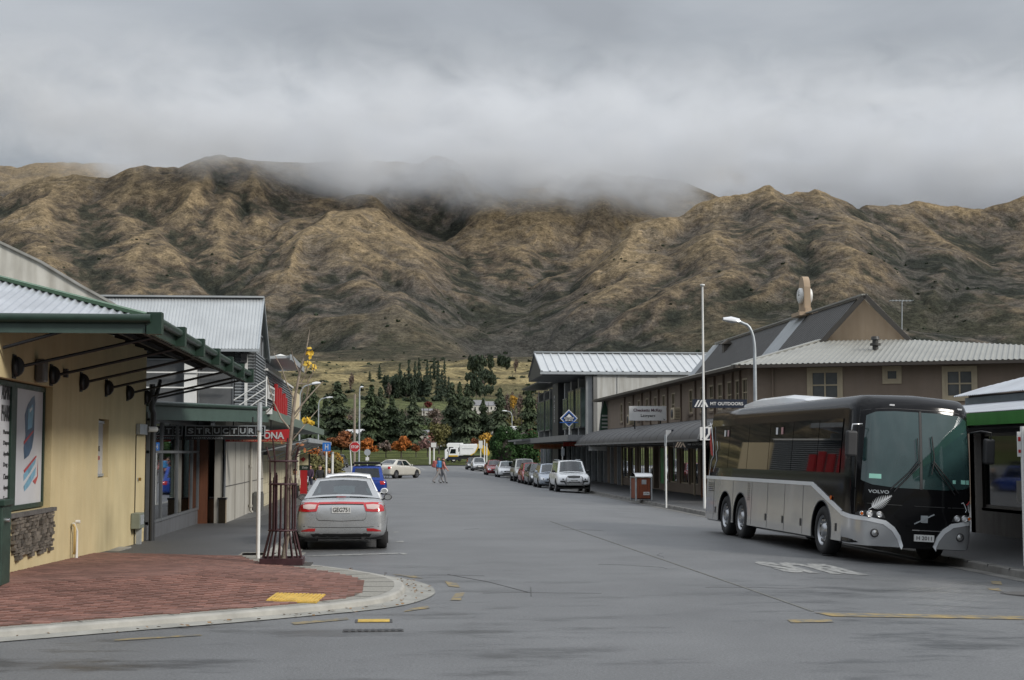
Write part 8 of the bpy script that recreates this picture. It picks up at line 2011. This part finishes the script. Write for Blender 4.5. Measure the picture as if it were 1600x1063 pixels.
for q in ((548, 586, 616, 10, 'pale bare poplar on the terrace left of the lone conifer'), (607, 602, 628, 10, 'pale bare poplar at the left end of the shelter belt'), (752, 592, 620, 11, 'pale bare poplar in front of the high evergreen clump'), (806, 563, 586, 9, 'pale bare poplar high on the terrace'), (793, 610, 650, 14, 'pale poplar left of the yellow poplar'), (801, 606, 650, 10, 'thin pale poplar beside the yellow poplar'), (812, 610, 652, 14, 'pale poplar right of the yellow poplar'), (842, 605, 655, 14, 'pale poplar behind the lone conifer by the concrete building'), (433, 600, 640, 20, 'pale bare trees over the balcony roof')): poplar(*q)
broad(802, 612, 640, 900, 12, YELM, 'tall yellow poplar among the pale ones', name='yellow_poplar', n=900, s=.3)
MID = 'mid green and brown trees of the town edge'
for k in range(84):
    px = rg.uniform(440, 860); D_ = rg.uniform(470, 760) if k % 2 else rg.uniform(700, 1100); mt = (FARD, GRN, TWIG, GRN, OLVM)[k % 5]
    p = atD(px, D_); w = rg.uniform(6, 13); h_ = rg.uniform(4, 10)
    if not hasattr(bpy, '_mt'): pass
    key = (k % 5, k % 2)
    if key not in LEAFM: LEAFM[key] = leaf_mesh(200 + k, 8, 7, .6, 700, .34, mt, 12)
    plant('town_edge_tree', 'low rounded tree or bush among the houses beyond the park', p, LEAFM[key], FTR, (w / 8, w / 8, h_ / 8), rg.random() * 6, MID)
# scrub dots on terraces and slopes
rs = np.random.RandomState(3); v = []
for _ in range(750):
    if rs.rand() < .5:
        px = rs.uniform(430, 860); D_ = rs.uniform(1500, 2900); s = rs.uniform(1.2, 4.0)
    else:
        px = rs.uniform(0, 1600); D_ = rs.uniform(2900, 4300); s = rs.uniform(1.5, 4.5)
    p = atD(px, D_)
    if s > 2 and vnoise(np.array([p.x / 160]), np.array([p.y / 160]), 9)[0] < .05: continue
    n = 26; d = rs.randn(n, 3); d /= np.linalg.norm(d, axis=1)[:, None]; C = d * s * .6 * np.array([1.4, 1.0, .7]) + np.array([p.x, p.y, p.z + s * .3]); a = rs.randn(n, 3) * s * .3; b = rs.randn(n, 3) * s * .3; v.append(quads(C, a, b))
o = bpy.data.objects.new('hillside_scrub', qmesh('hillside_scrub', np.concatenate(v), FARD)); COL.objects.link(o); tag(o, 'scattered dark scrub on the dry terraces and mountain slopes', kind='stuff')
# houses
ROOFC = [M('house_roof_' + n_, c_, .6) for n_, c_ in (('pale', (.5, .5, .5)), ('red', (.25, .08, .06)), ('grey', (.2, .2, .21)))]
def house(px, D_, w, d_, h_, rc, lb, wall_=WHITER, gh_=1.8):
    p = atD(px, D_); t = thing('house', lb, 'house', tuple(p)); MB().box((-w/2, -d_/2, -1), (w/2, d_/2, h_)).build('wall', wall_, t, False)
    m_ = MB(); m_.prism([(-w/2 - .4, -d_/2 - .4, h_), (-w/2 - .4, 0, h_ + gh_), (-w/2 - .4, d_/2 + .4, h_)], (w + .8, 0, 0)); m_.build('roof', ROOFC[rc], t, False)
    for x in np.linspace(-w/2 + 1.4, w/2 - 1.4, max(2, int(w / 3))): MB().box((x - .6, -d_/2 - .06, h_ * .35), (x + .6, -d_/2 - .01, h_ * .8)).build('window', DGLASS, t, False)
house(548, 560, 22, 9, 3.4, 0, 'long pale roofed house glimpsed under the conifers behind the stop sign'); house(592, 600, 15, 8, 3.6, 0, 'white house between the conifers right of the tall lamp'); house(450, 700, 24, 9, 4, 0, 'white roofed house left behind the lamp arm'); house(745, 1330, 14, 10, 7, 2, 'gabled white house among trees on the hillside, left half', gh_=5); house(758, 1345, 20, 10, 5.5, 2, 'wide white house among trees on the hillside, right half', gh_=4); house(512, 900, 22, 9, 4, 0, 'distant pale house above the broad conifer', gh_=2); house(667, 1180, 8, 6, 3.5, 2, 'tiny white cottage below the shelter belt'); house(702, 520, 14, 8, 3.4, 1, 'brick red roofed house behind the pale campers', M('brick_house_wall', (.25, .13, .1), .8)); house(806, 620, 20, 8, 3.6, 0, 'pale house above the hedge beside the lone conifer'); house(636, 560, 16, 8, 3.2, 2, 'grey roofed house behind the brightest orange tree')
p = atD(669, 1150); broad(669, 628, 637, 1100, 14, MARM, 'small maroon tree by the tiny white cottage', name='autumn_tree', n=400, s=.3)
# fence of the park edge
t = thing('park_fence', 'low dark rail fence at the far edge of the park grass', 'fence', tuple(atD(600, 470)))
prev = None
for k in range(50):
    p = atD(440 + k * 8, 470); MB().box((p.x - .06, p.y - .06, p.z - .2), (p.x + .06, p.y + .06, p.z + 1.0)).build('post', TRUNK, t)
    if prev is not None: MB().bar(prev + UP * .85, p + UP * .85, .05, .10).build('rail', TRUNK, t)
    prev = p
kbp = MB(); prev = None
for k in range(31):
    p = gy(430 + k * 15, 700, 228.5); q = Vector((p.x, 228.5, 0)); 
    if prev is not None: kbp.box((prev.x, 228.2, -.5), (q.x - .03, 228.9, .02))
    prev = q
tag(kbp.build('park_kerb', CONC), kind='structure')
